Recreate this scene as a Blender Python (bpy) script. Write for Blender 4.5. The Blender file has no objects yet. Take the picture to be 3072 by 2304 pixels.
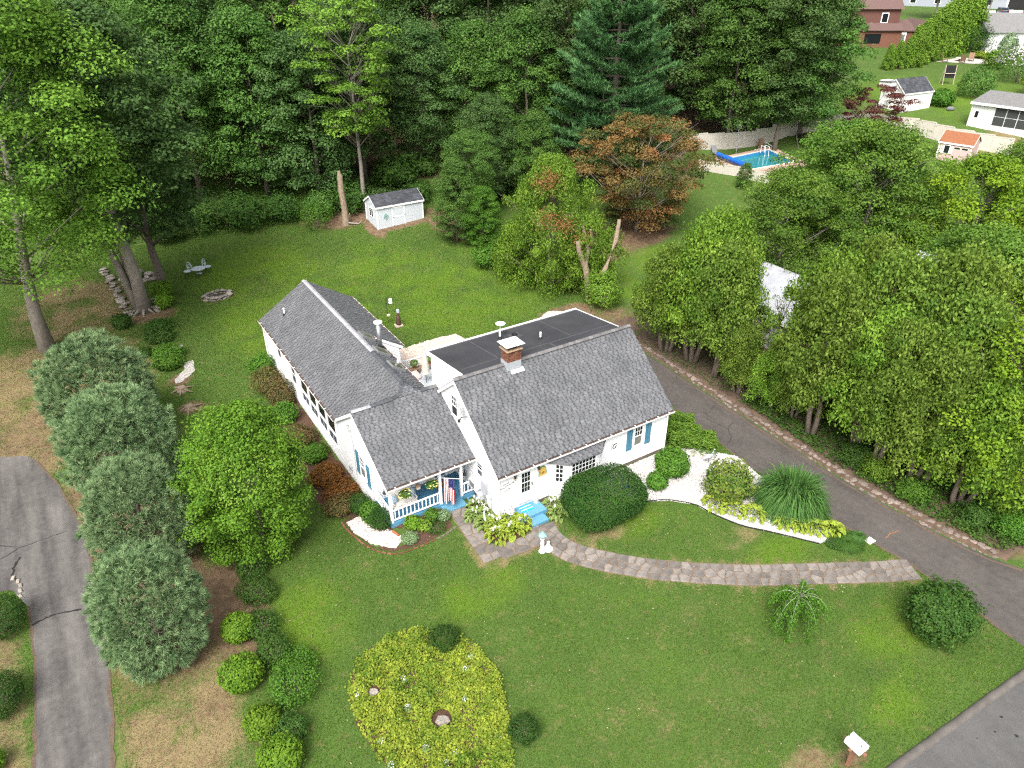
import bpy, math, random
import numpy as np
from mathutils import Vector, Matrix
# ------------------------------------------------------------------ camera, sky, sun, exposure
sc = bpy.context.scene
C = sc.collection
CX, CY, CZ, YAW, PITCH = -14.174, -23.856, 24.709, math.radians(32.17), math.radians(31.22)
cam = bpy.data.cameras.new('camera'); camo = bpy.data.objects.new('camera', cam); C.objects.link(camo)
cam.sensor_width = 36.0; cam.lens = 36.0 * 2205.0 / 3072.0; cam.clip_start = .5; cam.clip_end = 3000
camo.location = (CX, CY, CZ); camo.rotation_euler = (math.pi / 2 - PITCH, 0, -YAW)
sc.camera = camo
SUN_EL, SUN_AZ = math.radians(52), math.radians(228)      # azimuth measured clockwise from +Y
w = bpy.data.worlds.new('World'); sc.world = w; w.use_nodes = True
nt = w.node_tree; bg = nt.nodes['Background']
sky = nt.nodes.new('ShaderNodeTexSky'); sky.sky_type = 'NISHITA'; sky.sun_disc = False
sky.sun_elevation = SUN_EL; sky.sun_rotation = SUN_AZ; sky.air_density = 1.0; sky.dust_density = 6.0; sky.ozone_density = 1.0
hs = nt.nodes.new('ShaderNodeHueSaturation'); hs.inputs['Saturation'].default_value = .28   # an overcast, nearly grey sky
nt.links.new(sky.outputs[0], hs.inputs['Color']); nt.links.new(hs.outputs[0], bg.inputs[0])
bg.inputs[1].default_value = .15
sl = bpy.data.lights.new('sun', 'SUN'); sl.energy = 1.5; sl.angle = math.radians(28); sl.color = (1, .96, .9)
so = bpy.data.objects.new('sun', sl); C.objects.link(so); so.location = (-20, -40, 60)
sd = Vector((math.sin(SUN_AZ) * math.cos(SUN_EL), math.cos(SUN_AZ) * math.cos(SUN_EL), math.sin(SUN_EL)))
so.rotation_euler = sd.to_track_quat('Z', 'Y').to_euler()
vs = sc.view_settings; vs.view_transform = 'Standard'; vs.look = 'None'; vs.gamma = 1; vs.use_curve_mapping = False; vs.exposure = 1.14
sc.render.engine = 'CYCLES'
sc.cycles.max_bounces = 5; sc.cycles.diffuse_bounces = 2; sc.cycles.glossy_bounces = 2; sc.cycles.transmission_bounces = 3
sc.cycles.use_denoising = False; sc.cycles.filter_width = 1.25; sc.cycles.transparent_max_bounces = 4; sc.cycles.caustics_reflective = False; sc.cycles.caustics_refractive = False
# ------------------------------------------------------------------ terrain height
VX = [-1e3, 46, 58, 68, 78, 90, 110, 140, 200, 300, 5e3]; VZ = [0, 0, .35, 1.3, 2.8, 4.6, 6.0, 7.2, 8.6, 9.4, 9.6]
def sst(a, b, t):
    u = np.clip((np.asarray(t, float) - a) / (b - a), 0, 1); return u * u * (3 - 2 * u)
def hgt(x, y):
    x = np.asarray(x, float); y = np.asarray(y, float)
    v = (x + 14.17) * .5324 + (y + 23.86) * .8465
    q = np.clip(1.5 - ((x - 53) / 8.5) ** 2 - ((y - 32.3) / 4.8) ** 2, 0, 1)      # the level pool terrace
    return np.interp(v, VX, VZ) * (1 - q) + 3.25 * q - .75 * sst(-3.5, -5.2, x) * sst(-16, -9, x) * sst(1.5, 5.5, y) * sst(25, 19, y)
def gz(x, y): return float(hgt(x, y))
def vu(v, u):     # distance in front of the drone, distance to its right -> ground x, y
    return CX + v * math.sin(YAW) + u * math.cos(YAW), CY + v * math.cos(YAW) - u * math.sin(YAW)
# ------------------------------------------------------------------ mesh helpers
def fast_mesh(name, V, F, tone=None, smooth=False, extra=None):
    """V (n,3) array, F (m,k) int array of equal sized faces"""
    V = np.asarray(V, np.float32); F = np.asarray(F, np.int32); m, k = F.shape
    me = bpy.data.meshes.new(name)
    me.vertices.add(len(V)); me.vertices.foreach_set('co', V.ravel())
    me.loops.add(m * k); me.loops.foreach_set('vertex_index', F.ravel())
    me.polygons.add(m); me.polygons.foreach_set('loop_start', np.arange(0, m * k, k, dtype=np.int32))
    me.update(calc_edges=True)
    if smooth: me.polygons.foreach_set('use_smooth', np.ones(m, bool))
    if tone is not None:
        a = me.attributes.new('tone', 'FLOAT', 'FACE'); a.data.foreach_set('value', np.asarray(tone, np.float32))
    for n, val in (extra or {}).items():
        a = me.attributes.new(n, 'FLOAT', 'FACE'); a.data.foreach_set('value', np.asarray(val, np.float32))
    return me
class MB:
    def __init__(s): s.v = []; s.f = []; s.t = []
    def add(s, V, F, t=.5):
        n = len(s.v); s.v += [tuple(p) for p in V]; s.f += [tuple(i + n for i in q) for q in F]; s.t += [t] * len(F); return s
    def box(s, x0, x1, y0, y1, z0, z1, t=.5, M=None):
        V = [Vector((x, y, z)) for z in (z0, z1) for y in (y0, y1) for x in (x0, x1)]
        if M is not None: V = [M @ p for p in V]
        return s.add(V, [(0, 2, 3, 1), (4, 5, 7, 6), (0, 1, 5, 4), (2, 6, 7, 3), (0, 4, 6, 2), (1, 3, 7, 5)], t)
    def bbox(s, x0, x1, y0, y1, z0, z1, b=.01, t=.5, M=None):     # box with chamfered top edges
        V = [(x, y, z0) for y in (y0, y1) for x in (x0, x1)] + [(x, y, z1 - b) for y in (y0, y1) for x in (x0, x1)] \
            + [(x, y, z1) for y in (y0 + b, y1 - b) for x in (x0 + b, x1 - b)]
        V = [Vector(p) for p in V]
        if M is not None: V = [M @ p for p in V]
        F = [(0, 2, 3, 1)]
        for o in (0, 4):
            F += [(o, o + 1, o + 5, o + 4), (o + 1, o + 3, o + 7, o + 5), (o + 3, o + 2, o + 6, o + 7), (o + 2, o, o + 4, o + 6)]
        return s.add(V, F + [(8, 9, 11, 10)], t)
    def prism(s, poly, d, t=.5):          # planar polygon of 3D points swept by vector d
        P = [Vector(p) for p in poly]; d = Vector(d); n = len(P)
        return s.add(P + [p + d for p in P], [tuple(range(n - 1, -1, -1)), tuple(range(n, 2 * n))]
                     + [(i, (i + 1) % n, n + (i + 1) % n, n + i) for i in range(n)], t)
    def tube(s, pts, rad, n=8, t=.5, cap=True):
        pts = [Vector(p) for p in pts]
        if not hasattr(rad, '__len__'): rad = [rad] * len(pts)
        V = []; F = []
        for i, p in enumerate(pts):
            d = (pts[min(i + 1, len(pts) - 1)] - pts[max(i - 1, 0)])
            d = d.normalized() if d.length > 1e-9 else Vector((0, 0, 1))
            a = d.cross(Vector((0, 0, 1)) if abs(d.z) < .9 else Vector((1, 0, 0))).normalized(); b = d.cross(a)
            for k in range(n):
                th = 2 * math.pi * k / n; V.append(p + (a * math.cos(th) + b * math.sin(th)) * rad[i])
        for i in range(len(pts) - 1):
            for k in range(n):
                F.append((i * n + k, i * n + (k + 1) % n, (i + 1) * n + (k + 1) % n, (i + 1) * n + k))
        if cap: F += [tuple(range(n - 1, -1, -1)), tuple(range((len(pts) - 1) * n, len(pts) * n))]
        return s.add(V, F, t)
    def lathe(s, prof, n=12, c=(0, 0, 0), t=.5, sx=1, sy=1):
        V = []; F = []
        for r, z in prof:
            for k in range(n):
                th = 2 * math.pi * k / n; V.append((c[0] + r * sx * math.cos(th), c[1] + r * sy * math.sin(th), c[2] + z))
        for i in range(len(prof) - 1):
            for k in range(n):
                F.append((i * n + k, i * n + (k + 1) % n, (i + 1) * n + (k + 1) % n, (i + 1) * n + k))
        F += [tuple(range(n - 1, -1, -1)), tuple(range((len(prof) - 1) * n, len(prof) * n))]
        return s.add(V, F, t)
    def mesh(s, name, smooth=False):
        me = bpy.data.meshes.new(name); me.from_pydata(s.v, [], s.f); me.update()
        a = me.attributes.new('tone', 'FLOAT', 'FACE'); a.data.foreach_set('value', np.array(s.t, np.float32))
        if smooth: me.polygons.foreach_set('use_smooth', np.ones(len(me.polygons), bool))
        return me
def link(name, me, mat=None, parent=None, loc=None, rz=None, scale=None, rot=None):
    o = bpy.data.objects.new(name, me); C.objects.link(o)
    if mat is not None:
        if not me.materials: me.materials.append(mat)
        elif me.materials[0] != mat:
            o.material_slots[0].link = 'OBJECT'; o.material_slots[0].material = mat
    if parent is not None: o.parent = parent
    if loc is not None: o.location = loc
    if rz is not None: o.rotation_euler = (0, 0, rz)
    if rot is not None: o.rotation_euler = rot
    if scale is not None: o.scale = scale if hasattr(scale, '__len__') else (scale,) * 3
    return o
def part(name, mb, mat, parent, smooth=False, **k): return link(name, mb.mesh(name, smooth), mat, parent, **k)
def tag(o, label=None, cat=None, group=None, kind=None):
    if label: o['label'] = label
    if cat: o['category'] = cat
    if group: o['group'] = group
    if kind: o['kind'] = kind
    return o
def thing(name, label, cat, loc=(0, 0, 0), rz=0, group=None, scale=None):
    o = bpy.data.objects.new(name, None); C.objects.link(o); o.location = loc; o.rotation_euler = (0, 0, rz)
    o.empty_display_size = .2
    if scale is not None: o.scale = scale if hasattr(scale, '__len__') else (scale,) * 3
    return tag(o, label, cat, group)
def basis(o, x, y, z):
    M = Matrix((Vector(x), Vector(y), Vector(z))).transposed().to_4x4(); M.translation = Vector(o); return M
def inpoly(px, py, poly):
    px = np.asarray(px); py = np.asarray(py); r = np.zeros(px.shape, bool); n = len(poly)
    for i in range(n):
        x1, y1 = poly[i]; x2, y2 = poly[(i + 1) % n]
        if y1 == y2: continue
        c = ((y1 > py) != (y2 > py)) & (px < (x2 - x1) * (py - y1) / (y2 - y1) + x1); r ^= c
    return r
def vnoise(x, y, s=1., seed=0):           # smooth 2D value noise, 0..1
    x = np.asarray(x, float) / s + 1000 + seed * 17.3; y = np.asarray(y, float) / s + 1000 + seed * 31.7
    xi = np.floor(x).astype(np.int64); yi = np.floor(y).astype(np.int64); fx = x - xi; fy = y - yi
    fx = fx * fx * (3 - 2 * fx); fy = fy * fy * (3 - 2 * fy)
    def hh(a, b):
        n = (a * 374761393 + b * 668265263 + seed * 974711) & 0x7fffffff
        n = ((n ^ (n >> 13)) * 1274126177) & 0x7fffffff
        return ((n ^ (n >> 16)) & 0xffff) / 65535.
    return (hh(xi, yi) * (1 - fx) + hh(xi + 1, yi) * fx) * (1 - fy) + (hh(xi, yi + 1) * (1 - fx) + hh(xi + 1, yi + 1) * fx) * fy
# ------------------------------------------------------------------ materials
def _n(nt, t, **k):
    n = nt.nodes.new(t)
    for a, b in k.items(): setattr(n, a, b)
    return n
def mat(name, c, c2=None, scale=6., rough=.75, tone=0., bump=0., bscale=40., spec=.3, metal=0., detail=5, rnd=0., coat=0.):
    m = bpy.data.materials.new(name); m.use_nodes = True; t = m.node_tree; L = t.links.new
    p = t.nodes['Principled BSDF']; p.inputs['Roughness'].default_value = rough; p.inputs['Metallic'].default_value = metal
    p.inputs['Specular IOR Level'].default_value = spec
    if coat: p.inputs['Coat Weight'].default_value = coat
    tc = _n(t, 'ShaderNodeTexCoord')
    col = None
    if c2 is not None:
        no = _n(t, 'ShaderNodeTexNoise'); no.inputs['Scale'].default_value = scale; no.inputs['Detail'].default_value = detail
        L(tc.outputs['Object'], no.inputs['Vector'])
        rp = _n(t, 'ShaderNodeMapRange'); rp.inputs[1].default_value = .3; rp.inputs[2].default_value = .7; L(no.outputs[0], rp.inputs[0])
        mx = _n(t, 'ShaderNodeMix', data_type='RGBA'); mx.inputs[6].default_value = (*c, 1); mx.inputs[7].default_value = (*c2, 1)
        L(rp.outputs[0], mx.inputs[0]); col = mx.outputs[2]
    if tone or rnd:
        val = None
        if tone:
            at = _n(t, 'ShaderNodeAttribute', attribute_name='tone')
            ma = _n(t, 'ShaderNodeMath', operation='MULTIPLY_ADD'); ma.inputs[1].default_value = tone; ma.inputs[2].default_value = 1 - tone * .5
            L(at.outputs['Fac'], ma.inputs[0]); val = ma.outputs[0]
        if rnd:
            oi = _n(t, 'ShaderNodeObjectInfo'); mb_ = _n(t, 'ShaderNodeMath', operation='MULTIPLY_ADD'); mb_.inputs[1].default_value = rnd; mb_.inputs[2].default_value = 1 - rnd * .5
            L(oi.outputs['Random'], mb_.inputs[0])
            if val is None: val = mb_.outputs[0]
            else:
                mm = _n(t, 'ShaderNodeMath', operation='MULTIPLY'); L(val, mm.inputs[0]); L(mb_.outputs[0], mm.inputs[1]); val = mm.outputs[0]
        h = _n(t, 'ShaderNodeHueSaturation'); L(val, h.inputs['Value'])
        if col is not None: L(col, h.inputs['Color'])
        else: h.inputs['Color'].default_value = (*c, 1)
        col = h.outputs[0]
    if col is not None: L(col, p.inputs['Base Color'])
    else: p.inputs['Base Color'].default_value = (*c, 1)
    if bump:
        nb = _n(t, 'ShaderNodeTexNoise'); nb.inputs['Scale'].default_value = bscale; nb.inputs['Detail'].default_value = 4
        L(tc.outputs['Object'], nb.inputs['Vector'])
        b = _n(t, 'ShaderNodeBump'); b.inputs['Strength'].default_value = bump; b.inputs['Distance'].default_value = .03
        L(nb.outputs[0], b.inputs['Height']); L(b.outputs[0], p.inputs['Normal'])
    return m
def leafmat(name, dark, light, tr=.28, rnd=.22, rough=.68, spec=.2, hue=.012, sat=1.):
    m = bpy.data.materials.new(name); m.use_nodes = True; t = m.node_tree; L = t.links.new
    p = t.nodes['Principled BSDF']; p.inputs['Roughness'].default_value = rough; p.inputs['Specular IOR Level'].default_value = spec
    at = _n(t, 'ShaderNodeAttribute', attribute_name='tone')
    mx = _n(t, 'ShaderNodeMix', data_type='RGBA'); mx.inputs[6].default_value = (*dark, 1); mx.inputs[7].default_value = (*light, 1)
    L(at.outputs['Fac'], mx.inputs[0])
    oi = _n(t, 'ShaderNodeObjectInfo'); h = _n(t, 'ShaderNodeHueSaturation'); h.inputs['Saturation'].default_value = sat
    a = _n(t, 'ShaderNodeMath', operation='MULTIPLY_ADD'); a.inputs[1].default_value = rnd; a.inputs[2].default_value = 1 - rnd / 2
    b = _n(t, 'ShaderNodeMath', operation='MULTIPLY_ADD'); b.inputs[1].default_value = hue; b.inputs[2].default_value = .5 - hue / 2
    L(oi.outputs['Random'], a.inputs[0]); L(oi.outputs['Random'], b.inputs[0]); L(a.outputs[0], h.inputs['Value']); L(b.outputs[0], h.inputs['Hue'])
    L(mx.outputs[2], h.inputs['Color']); L(h.outputs[0], p.inputs['Base Color'])
    tl = _n(t, 'ShaderNodeBsdfTranslucent'); L(h.outputs[0], tl.inputs['Color'])
    ms = _n(t, 'ShaderNodeMixShader'); ms.inputs[0].default_value = tr
    L(p.outputs[0], ms.inputs[1]); L(tl.outputs[0], ms.inputs[2]); L(ms.outputs[0], t.nodes['Material Output'].inputs['Surface'])
    return m
def glassmat(name, c=(.012, .015, .017), rough=.06):
    return mat(name, c, rough=rough, spec=.6)
def asphaltmat(name, c1, c2, streak=.6):        # patched, tyre worn, gritty paving
    m = bpy.data.materials.new(name); m.use_nodes = True; t = m.node_tree; L = t.links.new; p = t.nodes['Principled BSDF']; p.inputs['Roughness'].default_value = .92; p.inputs['Specular IOR Level'].default_value = .2
    tc = _n(t, 'ShaderNodeTexCoord')
    def noise(s, d=4, stretch=None):
        n = _n(t, 'ShaderNodeTexNoise'); n.inputs['Scale'].default_value = s; n.inputs['Detail'].default_value = d; src = tc.outputs['Object']
        if stretch: mp = _n(t, 'ShaderNodeMapping'); mp.inputs['Scale'].default_value = stretch; L(src, mp.inputs[0]); src = mp.outputs[0]
        L(src, n.inputs['Vector']); return n.outputs[0]
    def mth(a, b, op):
        x = _n(t, 'ShaderNodeMath', operation=op)
        for s, k in ((a, 0), (b, 1)):
            if isinstance(s, (int, float)): x.inputs[k].default_value = s
            else: L(s, x.inputs[k])
        return x.outputs[0]
    f = mth(mth(noise(.35, 7), mth(noise(1.1, 5, (1.5, .16, 1)), streak, 'MULTIPLY'), 'ADD'), mth(mth(noise(3.5, 8), .7, 'MULTIPLY'), mth(noise(45, 3), .55, 'MULTIPLY'), 'ADD'), 'ADD')
    r = _n(t, 'ShaderNodeMapRange'); mid = .5 * (1 + streak + 1.25); r.inputs[1].default_value = mid - .42; r.inputs[2].default_value = mid + .42; L(f, r.inputs[0])
    mx = _n(t, 'ShaderNodeMix', data_type='RGBA'); mx.inputs[6].default_value = (*c1, 1); mx.inputs[7].default_value = (*c2, 1); L(r.outputs[0], mx.inputs[0]); L(mx.outputs[2], p.inputs['Base Color'])
    b = _n(t, 'ShaderNodeBump'); b.inputs['Strength'].default_value = .4; b.inputs['Distance'].default_value = .02; L(noise(70, 3), b.inputs['Height']); L(b.outputs[0], p.inputs['Normal'])
    return m
M = dict(
    white=mat('white_paint', (.82, .82, .82), (.76, .77, .78), 3, .55, rnd=.04), vinyl=mat('white_siding', (.84, .84, .84), (.79, .80, .81), 1.2, .5, bump=.05),
    trim=mat('white_trim', (.84, .84, .84), rough=.45), brown=mat('brown_gutter_leaves', (.06, .035, .03), (.11, .07, .05), 9, .9),
    conc=mat('foundation_concrete', (.30, .27, .23), (.20, .18, .16), 3, .9, bump=.3), brownfd=mat('brown_foundation', (.13, .10, .085), (.18, .14, .12), 4, .9),
    shingle=mat('asphalt_shingle', (.124, .127, .134), (.094, .097, .103), .9, .9, tone=1.25, bump=.35, bscale=90, spec=.2),
    shinglebase=mat('shingle_underlay', (.10, .10, .105), (.13, .13, .135), 4, .95),
    cap=mat('ridge_cap', (.17, .165, .165), (.12, .115, .115), 6, .9, rnd=.5, bump=.3, bscale=80),
    capl=mat('pale_ridge_cap', (.33, .33, .345), (.26, .26, .28), 6, .9, rnd=.25, bump=.3, bscale=80), capd=mat('dark_ridge_cap', (.075, .08, .09), (.05, .055, .06), 6, .9, rnd=.4, bump=.3, bscale=80),
    membrane=mat('black_membrane', (.030, .030, .034), (.050, .050, .055), .6, .6, bump=.12, bscale=6), seam=mat('membrane_seam', (.075, .075, .08), (.055, .055, .06), 3, .65),
    brick=mat('chimney_brick', (.20, .085, .05), (.13, .055, .035), 18, .9, rnd=.7, bump=.4), mortar=mat('mortar', (.34, .30, .26), (.26, .22, .19), 20, .95, bump=.3),
    crown_c=mat('chimney_crown', (.36, .24, .15), (.26, .19, .14), 9, .9), galv=mat('galvanised', (.42, .43, .45), (.34, .35, .37), 7, .4, metal=.8), lead=mat('lead_flashing', (.30, .33, .36), (.38, .40, .42), 8, .6),
    black=mat('black_paint', (.012, .012, .012), rough=.5), dark=mat('dark_metal', (.03, .03, .032), rough=.5), rubber=mat('black_rubber', (.015, .015, .016), rough=.7),
    glass=glassmat('window_glass'), glassg=glassmat('skylight_glass', (.10, .11, .09), .12), screen=mat('window_screen', (.055, .065, .085), (.07, .08, .1), 6, .6), screen2=mat('grey_screen', (.16, .165, .15), rough=.7),
    blue=mat('blue_shutter_paint', (.060, .185, .275), (.075, .21, .30), 8, .6, bump=.1), bluefl=mat('blue_porch_paint', (.050, .175, .29), (.062, .20, .33), 2, .5, bump=.06, bscale=12), bluelt=mat('pale_blue_step_paint', (.090, .245, .36), (.105, .27, .39), 3, .5),
    teal=mat('teal_mat', (.01, .33, .45), rough=.9), bluemat=mat('blue_mat', (.05, .28, .55), rough=.9), cream=mat('cream', (.62, .60, .50), rough=.8),
    wood=mat('weathered_wood', (.26, .17, .11), (.17, .11, .07), 12, .85, bump=.3), woodl=mat('pale_wood', (.50, .42, .34), (.40, .33, .27), 10, .85), post=mat('mailbox_post_wood', (.26, .13, .08), (.17, .09, .06), 8, .85, bump=.3),
    grey=mat('grey_metal', (.34, .34, .36), rough=.5), greyd=mat('mid_grey', (.16, .165, .175), rough=.6), aqua=mat('pale_grey_blue', (.46, .52, .55), rough=.5),
    yellow=mat('yellow_board', (.66, .42, .10), (.58, .36, .08), 6, .6), green=mat('green_board_edge', (.12, .26, .11), rough=.6), copper=mat('copper_lantern', (.06, .03, .02), rough=.4, metal=.3), verdi=mat('verdigris', (.17, .33, .31), (.24, .38, .34), 12, .7), rust=mat('rusty_lantern', (.38, .20, .10), (.25, .13, .07), 10, .7),
    stone=mat('flagstone', (.205, .178, .155), (.125, .115, .107), 3.2, .85, rnd=.6, bump=.35, bscale=14), mortarp=mat('path_mortar', (.215, .155, .105), (.14, .10, .07), 5, .95, bump=.3), rock=mat('fieldstone', (.30, .265, .225), (.19, .17, .15), 4, .9, rnd=.6, bump=.5, bscale=10), rockp=mat('pink_wall_stone', (.225, .175, .145), (.14, .115, .10), 3, .9, rnd=.6, bump=.5, bscale=10),
    shell=mat('white_shell_gravel', (.50, .475, .45), (.32, .29, .265), 26, .85, bump=.6, bscale=45), pebble=mat('white_pebble', (.60, .575, .555), rough=.8, tone=1.0), pebpink=mat('pink_white_pebble', (.66, .57, .53), rough=.8, tone=.9), tanstone=mat('tan_gravel', (.52, .43, .36), (.40, .32, .26), 12, .9, bump=.5),
    bark=mat('grey_bark', (.165, .135, .11), (.095, .078, .065), 5, .95, bump=.6, bscale=12), barkp=mat('pale_bark', (.27, .235, .20), (.17, .15, .13), 3, .95, bump=.5, bscale=10), barkc=mat('cedar_bark', (.22, .175, .14), (.13, .10, .08), 6, .95, bump=.6, bscale=14), snag=mat('bleached_snag', (.33, .255, .19), (.20, .145, .10), 5, .95, bump=.6, bscale=12), twig=mat('bare_twig', (.28, .26, .23), rough=.9),
    asphalt=asphaltmat('asphalt', (.050, .044, .040), (.110, .098, .089)), asphaltl=asphaltmat('worn_asphalt', (.058, .054, .052), (.150, .139, .130), 1.8), asphalts=asphaltmat('street_asphalt', (.070, .068, .067), (.112, .110, .107)), crack=mat('crack_filler', (.018, .017, .017), rough=.8), kerb=mat('asphalt_kerb', (.125, .112, .10), (.085, .078, .07), 2.5, .9, bump=.3),
    mulch=mat('bark_mulch', (.105, .058, .036), (.06, .034, .022), 9, 1., bump=.8, bscale=25), soil=mat('bare_soil', (.125, .085, .058), (.075, .052, .038), 3, 1., bump=.6, bscale=14),
    terra=mat('terracotta', (.30, .11, .055), rough=.8), red=mat('flag_red', (.36, .012, .022), rough=.8), navy=mat('flag_navy', (.022, .020, .12), rough=.8), flagw=mat('flag_white', (.80, .78, .78), rough=.8), swingw=mat('cream_swing_paint', (.72, .68, .63), rough=.6),
    shedw=mat('pale_grey_shed', (.56, .60, .63), (.50, .545, .58), 4, .6, bump=.08), dkroof=mat('charcoal_shingle', (.040, .043, .050), (.065, .068, .078), 3, .9, bump=.4, tone=.9, bscale=50), ftan=mat('vinyl_fence', (.50, .465, .40), (.45, .42, .365), 1.5, .55),
    pool=mat('pool_water', (.015, .22, .25), (.01, .17, .23), .5, .05, spec=.5), poolw=mat('pool_liner', (.05, .22, .46), rough=.5), paver=mat('pink_paver', (.50, .34, .28), (.42, .28, .23), 4, .85, bump=.2), reel=mat('blue_solar_cover', (.01, .10, .48), (.02, .14, .58), 6, .5),
    pink=mat('pink_siding', (.58, .40, .38), (.52, .36, .34), 3, .7), orange=mat('orange_shingle', (.27, .105, .05), (.21, .085, .042), 5, .9, bump=.4, bscale=30), brickh=mat('brick_wall', (.20, .088, .058), (.15, .068, .048), 9, .9, bump=.2), redsh=mat('red_shingle_wall', (.145, .066, .052), (.115, .054, .044), 7, .9), brownr=mat('brown_shingle', (.14, .085, .075), (.10, .065, .06), 5, .9, bump=.3), greyr=mat('grey_shingle', (.20, .195, .19), (.13, .13, .13), 4, .9, bump=.3, bscale=25), whiter=mat('white_grey_roof', (.40, .41, .43), (.28, .29, .32), 2.5, .85, bump=.4, bscale=20), greyw=mat('grey_house_wall', (.30, .32, .36), rough=.7),
    paleg=mat('pale_green_siding', (.40, .43, .38), rough=.7), carblue=mat('dark_blue_car_paint', (.02, .035, .06), rough=.25, spec=.5, coat=.6), carblack=mat('black_car_paint', (.012, .012, .014), rough=.25, spec=.5, coat=.6), tyre=mat('tyre', (.012, .012, .012), rough=.9), light_r=mat('tail_light', (.35, .01, .01), rough=.3), patio=mat('patio_stone', (.46, .42, .38), (.36, .33, .30), 3, .9), mail=mat('white_mailbox', (.85, .85, .87), rough=.35), fabric=mat('pale_fabric', (.66, .60, .53), (.52, .47, .42), 20, .9), pinkfab=mat('pink_cushion', (.62, .45, .42), (.70, .56, .52), 14, .9), bluefab=mat('blue_leaf_cushion', (.10, .25, .48), (.62, .68, .60), 14, .9),
)
LM = dict(
    forest=leafmat('forest_leaves', (.042, .108, .020), (.135, .255, .046)), forest2=leafmat('deep_forest_leaves', (.040, .092, .024), (.120, .205, .054)), maple=leafmat('maple_leaves', (.055, .130, .016), (.165, .285, .036)), yellowm=leafmat('yellow_green_leaves', (.080, .165, .010), (.235, .345, .022)), oak=leafmat('oak_leaves', (.075, .165, .018), (.225, .375, .048)),
    bright=leafmat('bright_leaves', (.065, .175, .015), (.180, .350, .030)), tip=leafmat('yellow_tips', (.15, .29, .03), (.25, .39, .05)), arbor=leafmat('arborvitae_sprays', (.068, .135, .015), (.215, .310, .046)), arborb=leafmat('bright_arborvitae_sprays', (.075, .165, .015), (.220, .345, .040)), brownleaf=leafmat('browned_sprays', (.22, .10, .035), (.36, .19, .08)),
    pine=leafmat('white_pine_needles', (.085, .165, .066), (.330, .460, .220), tr=.22), bigpine=leafmat('tall_pine_needles', (.045, .130, .045), (.150, .300, .100), tr=.2), rust=leafmat('rusty_leaves', (.055, .100, .022), (.33, .160, .058)), redm=leafmat('red_maple_leaves', (.09, .03, .025), (.19, .075, .06)),
    box=leafmat('yew_leaves', (.014, .050, .010), (.060, .118, .022), tr=.15, rough=.8, spec=.1), shrub=leafmat('shrub_leaves', (.042, .125, .014), (.125, .255, .026)), lime=leafmat('lime_leaves', (.058, .150, .012), (.190, .310, .022)), bronze=leafmat('bronze_green_leaves', (.045, .125, .014), (.24, .27, .045)), juniper=leafmat('juniper_sprays', (.060, .135, .016), (.175, .285, .036)), miscan=leafmat('ornamental_grass_blades', (.032, .110, .020), (.135, .275, .065)), gold=leafmat('yellow_groundcover', (.075, .155, .014), (.34, .395, .045), rnd=.1),
    barberry=leafmat('orange_barberry', (.10, .06, .015), (.33, .13, .025)), hosta=leafmat('hosta_leaf', (.15, .235, .014), (.44, .47, .09), tr=.2, rnd=.3), hostag=leafmat('green_hosta_leaf', (.080, .165, .018), (.42, .46, .18), tr=.2, rnd=.3), ivy=leafmat('ivy_leaves', (.030, .085, .014), (.085, .165, .026)), flower=leafmat('white_flowers', (.74, .70, .72), (.86, .84, .84), tr=.1), yflower=leafmat('yellow_flowers', (.78, .62, .12), (.86, .76, .34), tr=.1), lilac=leafmat('lilac_flowers', (.42, .34, .44), (.60, .52, .60), tr=.1), mixed=leafmat('brown_green_leaves', (.050, .085, .02), (.24, .145, .06)), bluep=mat('blue_ball', (.10, .2, .6), rough=.4),
)
# ================================================================== ground, roads, lawn
R = np.random.RandomState
HOUSE = [(0, 0), (10.94, 0), (10.94, 7.9), (1.6, 14.2), (1.6, 22.7), (-4.7, 22.7), (-4.7, 2.3), (0, 2.3)]
DRIVE_R = [(14.4, 13), (14.5, 7.5), (14.5, 2.9), (14.1, -1.4), (13.9, -4), (14.15, -8.8), (14.3, -10.8), (14.55, -13.1), (14.4, -15.7), (14.2, -17.8), (14.0, -18.6), (13.5, -19.4),
           (21.5, -20.0), (19.4, -17.2), (18.1, -14.6), (17.6, -12.4), (17.3, -9.4), (17.2, -6.4), (17.3, -1.4), (17.4, 2.5), (17.55, 7.1), (17.8, 13)]
DRIVE_L = [(-19.1, 17.7), (-18.2, 14.6), (-17.5, 10), (-17.45, 6), (-17.5, 1.9), (-17.7, -1.4), (-18, -3.8), (-18.2, -8), (-18, -18.3), (-21.8, -18.3), (-20.9, -8), (-20.3, -2.3), (-20.15, -.3), (-20, 2.9),
           (-20.08, 6.1), (-20.6, 7.5), (-21.1, 7.7), (-34, 9), (-34, 22), (-20.8, 19.2), (-19.5, 18.5)]
PATH_C = [(1.62, -1.45), (1.45, -2.55), (1.75, -3.75), (2.75, -5.1), (4.4, -6.75), (6.1, -8.1), (7.8, -9.3), (9.6, -10.35), (11.4, -11.4), (13.0, -12.3), (14.4, -13.0)]
PATH_L = [(-1.32, 1.75), (-1.42, .6), (-1.52, -.6), (-1.62, -2.25)]
PATH_L2 = [(-1.15, -2.0), (-.2, -2.1), (.6, -2.15), (1.15, -2.1)]
ISLAND = [(-9.92, -5.41), (-9.3, -4.32), (-8.4, -3.83), (-6.94, -3.75), (-5.69, -4.6), (-4.73, -6.0), (-4.6, -7.49), (-5.2, -9.19), (-6.2, -11.2), (-7.5, -12.0), (-9.0, -10.6), (-10.0, -8.4), (-10.15, -6.7)]
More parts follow.
